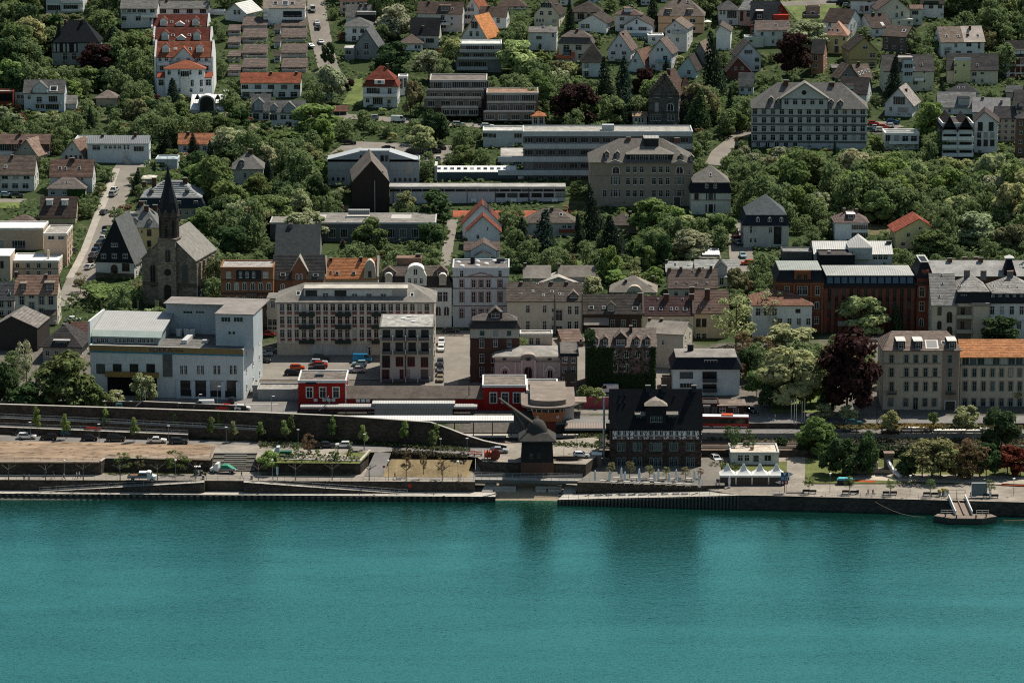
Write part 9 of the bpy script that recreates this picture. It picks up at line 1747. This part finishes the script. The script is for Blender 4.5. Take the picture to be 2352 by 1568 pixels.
TT=bx((-.75,.75,-.4,.4,.7,.76)).mesh('table_top');TT.materials.append(PT((.38,.37,.34)));TG=bx((-.65,-.58,-.35,.35,0,.7),(.58,.65,-.35,.35,0,.7)).mesh('legs');TG.materials.append(GY);BT=bx((-.7,.7,-.16,.16,.42,.47),(-.6,-.54,-.14,.14,0,.42),(.54,.6,-.14,.14,0,.42)).mesh('bench');BT.materials.append(PT((.30,.27,.23)))
TB=[(1416,1102),(1457,1103),(1479,1103),(1498,1105),(1520,1104),(1543,1106),(1583,1105),(1386,1110),(1410,1111),(1440,1112),(1462,1113),(1485,1113.5),(1510,1114.5),(1535,1115.5),(1560,1116.5),(1580,1117.5)]
for i,(u,v)in enumerate(TB):
 p=at_z(u,v,4.02);k='back row under the small trees' if i<7 else 'front row along the terrace edge';r=empty('beer_table',p);tag(r,f'pale table in the {k}, {ORD[i if i < 7 else i - 7]} from the footbridge','table','beer garden tables');inst('table_top',TT,r);inst('legs',TG,r)
 for s in(-.75,.75):o=inst('beer_bench',BT,None,(p.x,p.y+s,p.z));tag(o,f'narrow wooden bench {"behind" if s > 0 else "in front of"} the {ORD[i if i < 7 else i - 7]} table of the {"back" if i < 7 else "front"} row','bench','beer garden benches')
for i,(u,v,z_,lab)in enumerate([(1851,1132,3.2,'beside the first promenade tree, tent side'),(1867,1133,3.2,'beside the first promenade tree, jetty side'),(1942,1133.5,3.2,'beside the second promenade tree, tent side'),(1960,1134.5,3.2,'beside the second promenade tree, jetty side'),(2035,1136,3.2,'beside the third promenade tree, tent side'),(2052,1136,3.2,'beside the third promenade tree, jetty side'),(2128,1138,3.2,'beside the fourth promenade tree, tent side'),(2146,1139,3.2,'beside the fourth promenade tree, jetty side'),(2236,1138,3.2,'beside the jetty information board'),(2266,1142,3.2,'beside the last promenade tree, jetty side'),(2285,1143,3.2,'beside the last promenade tree, maple side')]):p=at_z(u,v,z_);thing('seat_box',f'dark slatted seat with backrest {lab}','bench',p,180,[('seat',bx((-.8,.8,-.25,.25,.38,.45)),BK),('backrest',bx((-.8,.8,.2,.26,.5,.95)),BK),('legs',bx((-.7,-.6,-.25,.25,0,.38),(.6,.7,-.25,.25,0,.38)),BK)],'promenade seats')
for i,(u,v,z_,lab)in enumerate([(467,1099.5,3.66,'on the promenade below the broad steps'),(578,1100,3.66,'on the promenade near the pale stele'),(1970,1133,3.2,'beside the second tree of the western promenade')]):p=at_z(u,v,z_);thing('litter_bin',f'small dark litter bin {lab}','bin',p,0,[('bin',bx((-.25,.25,-.25,.25,0,.85)),BK),('lid',bx((-.3,.3,-.3,.3,.853,.95)),GY)],'litter bins')
p=at_z(2000,1135,3.2);thing('bench','bench by the water edge carrying two seated persons','bench',p,180,[('seat',bx((-1.2,1.2,-.25,.25,.38,.45)),PT((.3,.25,.2))),('legs',bx((-1,-.9,-.25,.25,0,.38),(.9,1,-.25,.25,0,.38)),BK)])
for i,(u,v)in enumerate(((2158,1140),(2166,1137),(2174,1138))):p=at_z(u,v,3.2);r=thing('planter',['tall planter with yellow flowers, the lone one in front','tall planter with yellow flowers, the middle one','tall planter with yellow flowers next to the white pennant'][i],'planter',p,0,[('pot',(lambda m:(m.lt([(.25,0),(.42,1.1)],8),m)[1])(MB()),PT((.2,.2,.19))),('flowers',(lambda m:(m.lt([(.3,1.1),(.6,1.35),(.4,1.65),(.05,1.8)],9),m)[1])(MB()),mat('lawn',(.4,.34,.12)))],'planters by the jetty')
for u,v,lab in((2169,1142,'small white beach pennant beside the flower planters'),(2272,1143,'small white beach pennant beyond the jetty board')):p=at_z(u,v,3.2);m=MB();m.ps([(0,.3),(.75,.4),(.55,1.1),(0,2.1)],'y',-.02,.02);thing('pennant',lab,'flag',p,0,[('cloth',m,WH),('pole',bm(((0,0,0),(0,0,2.15),.03)),GY)])
p=at_z(2249,1142,3.2);thing('information_board','large grey information board at the landward end of the jetty','board',p,0,[('panel',bx((-1.7,1.7,0,.3,.35,3.3)),PT((.13,.165,.18))),('frame',bx((-1.8,1.8,-.03,.33,3.303,3.45),(-1.8,-1.703,-.03,.33,0,3.3),(1.703,1.8,-.03,.33,0,3.3)),WH)])
p=at_z(1802,1131,3.2);k=pxm(p.y,3);hz=lambda v:zat(p.x,p.y,v)-p.z;S1=MB();S1 .box(-.9,.75,-.08,-.02,hz(1094),hz(1083.5));S2=bx((-1.25,1.05,-.08,-.02,hz(1102.5),hz(1094.6)));S3=bx((-.95,.75,-.08,-.02,hz(1111.5),hz(1103)));AR=MB();AR.ps([(.78,hz(1094)),(1.2,hz(1093)),(2.0,hz(1088.5)),(1.2,hz(1084)),(.78,hz(1083.5))],'y',-.075,-.03);AR.ps([(-.98,hz(1111)),(-.98,hz(1103.5)),(-2.2,hz(1107.3))],'y',-.075,-.03)
r=thing('river_signpost','post with blue river traffic signs, red-framed sign and white arrows','sign',p,0,[('post',bm(((0,0,0),(0,0,hz(1083)),.09)),PT((.2,.09,.06))),('blue_sign',S1,PT((.01,.09,.17))),('distance_sign',S2,PT((.01,.10,.20))),('red_framed_sign',S3,PT((.25,.02,.02))),('arrow',AR,WH)]);m=MB();m.ps([(-.55,hz(1085.2)),(-.05,hz(1092)),(.4,hz(1085.2))][::-1],'y',-.095,-.085);m.bd('triangle',WH,r);m=bx((-.65,.45,-.095,-.085,hz(1109.8),hz(1104.8)));m.bd('sign_field',WH,r);m=bm(((-.4,-.11,hz(1105.2)),(.2,-.11,hz(1109.4)),.09),((-.1,-.11,hz(1105)),(-.1,-.11,hz(1109.5)),.16));m.bd('symbol',BK,r);text('40-14',.72,(-.1,-.1,hz(1098.6)),(.7,.72,.72),r)
p=at_z(637,1102,3.66);thing('stele','slim pale blue information stele on the promenade','sign',p,0,[('panel',bx((-.25,.25,-.06,.06,1.3,3.0)),PT((.42,.55,.6))),('post',bx((-.08,.08,-.04,.04,0,1.3)),GY)]);p=at_z(880,1093,3.7);thing('notice_sign','red notice sign on a post at the foot of the ramp road','sign',p,0,[('panel',bx((-.1,.5,-.03,.03,2.0,2.5)),PT((.4,.03,.02))),('post',bm(((0,0,0),(0,0,2.5),.04)),GY)]);p=at_z(941,1122,2.4);o=bx((-.4,.4,-.06,.0,0,.8)).bd('notice_plate',PT((.42,.03,.02)),None,(p.x,yw(p.x)-.02,2.3));tag(o,'red square notice plate on the promenade wall','sign')
p=at_z(1973,762,11.2);p=P(1972,764);r=thing('hotel_sign','tall narrow white sign pillar with dark letters among the copper beech tops','sign',p,0,[('pillar',bx((-.42,.42,-.15,.15,0,zat(p.x,p.y,738)-p.z)),PT((.5,.55,.54))),('cap',bx((-.48,.48,-.2,.2,zat(p.x,p.y,738)-p.z+.003,zat(p.x,p.y,737)-p.z+.15)),WH)])
for i,ch in enumerate('HOTEL'):text(ch,.6,(0,-.18,2.55-i*.55),(.03,.05,.05),r)
bo=next(q for q in ALLB if q.rt['label'].startswith('large dark red brick office'));pp=bo.fo(668,728);text('Sparkasse',.75,(pp.x,-.55,pp.z),(.4,.015,.015),bo.rt);pp=bo.fo(551,728);m=bx((-.3,.3,-.08,0,-.35,.35));m.bd('logo_plate',PT((.42,.015,.015)),bo.rt,(pp.x,-.15,pp.z))
for u,v,z_,lab in[(519,224,None,'open white parasol on the terrace beside the red-tiled terraces'),(1625,64,None,'open cream parasol in the garden of the peach-coloured house')]:p=P(u,v);m=MB();m.lt([(1.6,2.3),(.1,2.9)],8);thing('garden_parasol',lab,'parasol',p,0,[('canopy',m,WH),('pole',bm(((0,0,0),(0,0,2.6),.05)),GY)])
p=at_z(2000,1086,3.5);r=thing('playground_ship','wooden playground ship with tower and long silver tube slide','playground',p,0,[('hull',bx((-5.5,4.6,-.9,1.6,.2,1.0),(4.6,10,-.4,1.1,.2,.7)),PT((.26,.22,.17))),('cabin',bx((-3.8,1.6,-.4,1.2,1.003,2.4)),PT((.42,.38,.3))),('cabin_roof',bx((-4.1,1.8,-.6,1.4,2.403,2.55)),PT((.16,.13,.11))),('tower',bx((3.2,5.2,-.2,1.6,0,4.4)),PT((.12,.09,.075))),('tower_roof',bx((3.0,5.5,-.4,1.8,4.403,4.9)),PT((.2,.14,.1))),('slide',bm(((4.0,-.3,3.1),(4.2,-1.6,2.5),.5,0,8),((4.2,-1.6,2.5),(4.9,-3.4,1.4),.5,0,8),((4.9,-3.4,1.4),(6.3,-5.4,.5),.5,0,8)),mat('metal',(.5,.52,.52),.3)),('window',bx((-3.2,-2.2,-.45,-.38,1.4,2.0),(-1.2,-.3,-.45,-.38,1.4,2.0),(.4,1.1,-.45,-.38,1.4,2.0)),BK)])
p=at_z(2105,1082,3.5);thing('climbing_frame','low wooden climbing posts with ropes beside the olive tree','playground',p,0,[('posts',bm(*[((x,y,0),(x+.1,y,1.7),.1)for x in(-3.5,-2,-.5,1,2.5,4)for y in(0,1.4)]),PT((.35,.3,.23))),('ropes',bm(*[((x,y,1.5),(x+1.5,y,1.5),.04)for x in(-3.5,-2,-.5,1,2.5)for y in(0,1.4)]),PT((.4,.35,.28)))]);p=at_z(1941,1109,3.5);thing('market_stall','low turquoise covered stall on the park edge','stall',p,0,[('cover',(lambda m:(m.ps([(-1.9,.9),(1.9,.9),(1.5,1.3),(-1.5,1.3)],'y',-.7,.7),m)[1])(MB()),PT((.08,.42,.48))),('frame',bx((-1.8,1.8,-.6,.6,0,.9)),BK)])
zd=1.25;p=at_z(2218,1200,0);rt=empty('landing_stage',p,radians(-2));tag(rt,'black landing pontoon with pointed ends, mooring railings and bollards','pontoon',short='the landing pontoon');W=7.2;m=MB();m.ps([(-W,1.0),(-W*.5,-1.3),(W*.5,-1.3),(W,1.0),(W*.86,2.9),(-W*.86,2.9)],'z',-1,zd);m.bd('hull',PT((.022,.02,.02)),rt);m=MB();m.ps([(-W*.97,1.0),(-W*.49,-1.15),(W*.49,-1.15),(W*.97,1.0),(W*.84,2.8),(-W*.84,2.8)],'z',zd+.003,zd+.09);m.bd('deck',mat('paving',(.20,.16,.13)),rt)
for s in(-1,1):
 m=MB();a,c=s*2.6,s*5.4
 for h in(.55,1.05):m.bm_((a,2.5,zd+h),(c,2.5,zd+h),.045)
 for x in(a,(a+c)/2,c):m.bm_((x,2.5,zd),(x,2.5,zd+1.05),.045)
 m.bd('railing',PT((.5,.5,.49)),rt)
 for x in(s*4.6,s*2.2):m=MB();m.lt([(.16,0),(.16,.5),(.26,.52),(.26,.65)],8,(x,.2 if abs(x)>3 else-.9,zd+.09));m.bd('bollard',BK,rt)
m=bx(*[(-3.9,-3.0,-1.15,-1.05,-.1+i*.3,0+i*.3)for i in range(4)]);m.bd('ladder',PT((.45,.45,.44)),rt)
a,c=Vector((p.x-.2,p.y+1.5,zd+.12)),at_z(2212,1144,3.25);c.x=a.x-.7;rt=empty('gangway',a);tag(rt,'wide sloping gangway between white side walls leading to the pontoon','gangway',short='the gangway');d=c-a;m=MB()
def slab(mb,x0,x1,z0,z1):
 V=[(x0,0,z0),(x1,0,z0),(x1+d.x,d.y,d.z+z0),(x0+d.x,d.y,d.z+z0)];mb.solid(V+[(q[0],q[1],q[2]+z1-z0)for q in V],[(3,2,1,0),(0,1,5,4),(1,2,6,5),(2,3,7,6),(3,0,4,7),(4,5,6,7)])
slab(m,-1.7,1.7,-.1,0);m.bd('deck',mat('paving',(.24,.185,.145)),rt)
for x,nm in((-2.0,'side_wall'),(1.75,'side_wall')):m=MB();slab(m,x,x+.22,-.3,1.0);m.bd(nm,PT((.66,.66,.64)),rt)
m=MB();slab(m,-.1,.1,.003,.35);m.bd('centre_rail',PT((.16,.12,.1)),rt);m=MB()
for x in(-1.9,0,1.9):m.bm_((d.x+x,d.y+.3,d.z),(d.x+x,d.y+.3,d.z+1.9),.07)
for h in(1.1,1.9):m.bm_((d.x-1.9,d.y+.3,d.z+h),(d.x+1.9,d.y+.3,d.z+h),.06)
m.bd('gate',PT((.3,.26,.23)),rt)
m=MB();q0,q1=at_z(2010,1152,2.6),at_z(2125,1187,.1)
for i in range(8):f=lambda t:q0 .lerp(q1,t)+Vector((0,0,-.9*sin(pi*t)));m.bm_(f(i/8),f((i+1)/8),.05)
o=m.bd('mooring_line',PT((.2,.17,.13)));tag(o,'thin slack mooring line from the quay wall to the water','rope');p=at_z(2335,1196,0);m=MB();m.bm_((-3,0,.05),(4.5,.6,.1),.16);m.bm_((1,.2,.05),(3,1.2,.6),.06);o=m.bd('driftwood_log',mat('brick',(.13,.10,.07)),None,p);tag(o,'pale drifting tree trunk behind the pontoon','log')
LM=[]
for o,s in THINGS:
 if s:bb=[q for q in RECTS if 0];LM.append((s,o.location.copy()))
LMP=[]
for b in ALLB:
 s=[q for o,q in THINGS if o==b.rt and q]
 if s:c=Vector((b.c.x-b.dy*b.d/2,b.c.y+b.dx*b.d/2,b.c.z));LMP.append((s[0],c,b.w/2,b.d/2))
for o,s in THINGS:
 if s and not any(q[0]==s for q in LMP):LMP.append((s,o.location.copy(),3,3))
USED={}
def place(x,y,base,most=16):
 L=sorted(LMP,key=lambda q:max(0,abs(q[1].x-x)-q[2])+max(0,abs(q[1].y-y)-q[3])*.8)[:7];out=[]
 for s,c,hw,hd in L:
  dx,dy=abs(c.x-x)-hw,c.y-y;rel='uphill of' if-dy>hd+2 and dx<-dy else 'below' if dy>hd+2 and dx<dy else 'beside'
  out.append(f'{base} {rel} {s}')
 for t in out:
  if t not in USED and len(t.split())<=most:USED[t]=1;return t
 for t in out:
  k=USED.get(t,1)
  if k<9 and len(t.split())<=most-3:USED[t]=k+1;return f'{t}, {ORD[k]} out from it'
 return out[0]
SHAPE={'broad':'tree','sparse':'loose-crowned tree','column':'slim street tree','conifer':'conifer','umbrella':'flat-topped tree','shrub':'shrub'}
seen=set(o.name for o,_ in THINGS);n=0;cl=0;pr=0;SL=[t for t in TREES if t[5]=='column']
SL.sort(key=lambda t:t[0].location.x)
for i,t in enumerate(SL):tag(t[0],f'slim young street tree below the high wall, {ORD[i]} counting from the bare field end','tree','young street trees')
for r,nm,tint,h,w,kind in sorted(TREES,key=lambda t:-t[3]*t[4]):
 if kind=='column':continue
 x,y=r.location.x,r.location.y
 if nm=='promenade_tree':pr+=1;tag(r,'','tree','small trees on the western promenade');continue
 if nm=='clipped_bush':cl+=1;tag(r,'','bush','clipped garden bushes');continue
 sz='tall' if h>10.5 else 'small' if h<5 else 'medium'
 base=f'{TINTS[tint][1]} {SHAPE[kind]}' if kind=='shrub' else f'{sz} {TINTS[tint][1]} {SHAPE[kind]}'
 tag(r,place(x,y,base),'shrub' if kind=='shrub' else 'tree',None)
for i,r in enumerate(sorted([t[0]for t in TREES if t[1]=='promenade_tree'],key=lambda o:o.location.x)):r['label']=f'small round tree on the western promenade, {ORD[i]} counting from the tents'
for i,r in enumerate(sorted([t[0]for t in TREES if t[1]=='clipped_bush'],key=lambda o:o.location.x)):r['label']=f'round clipped bush in the gravel garden, {ORD[i]} counting from the broad steps'
CU={}
KN={'hatch':'small car','estate':'estate car','suv':'tall car','sedan':'saloon car','van':'van'}
for r,c,k,wh,u,v in CARS:
 t=f'{c} {KN[k]} {wh}';CU.setdefault(t,[]).append((r,u,v,wh))
for t,L in CU.items():
 for i,(r,u,v,wh)in enumerate(L):tag(r,t if len(L)==1 else f'{t}, {ORD[i]} of its kind','van' if 'van' in t.split()else 'car','cars '+wh)
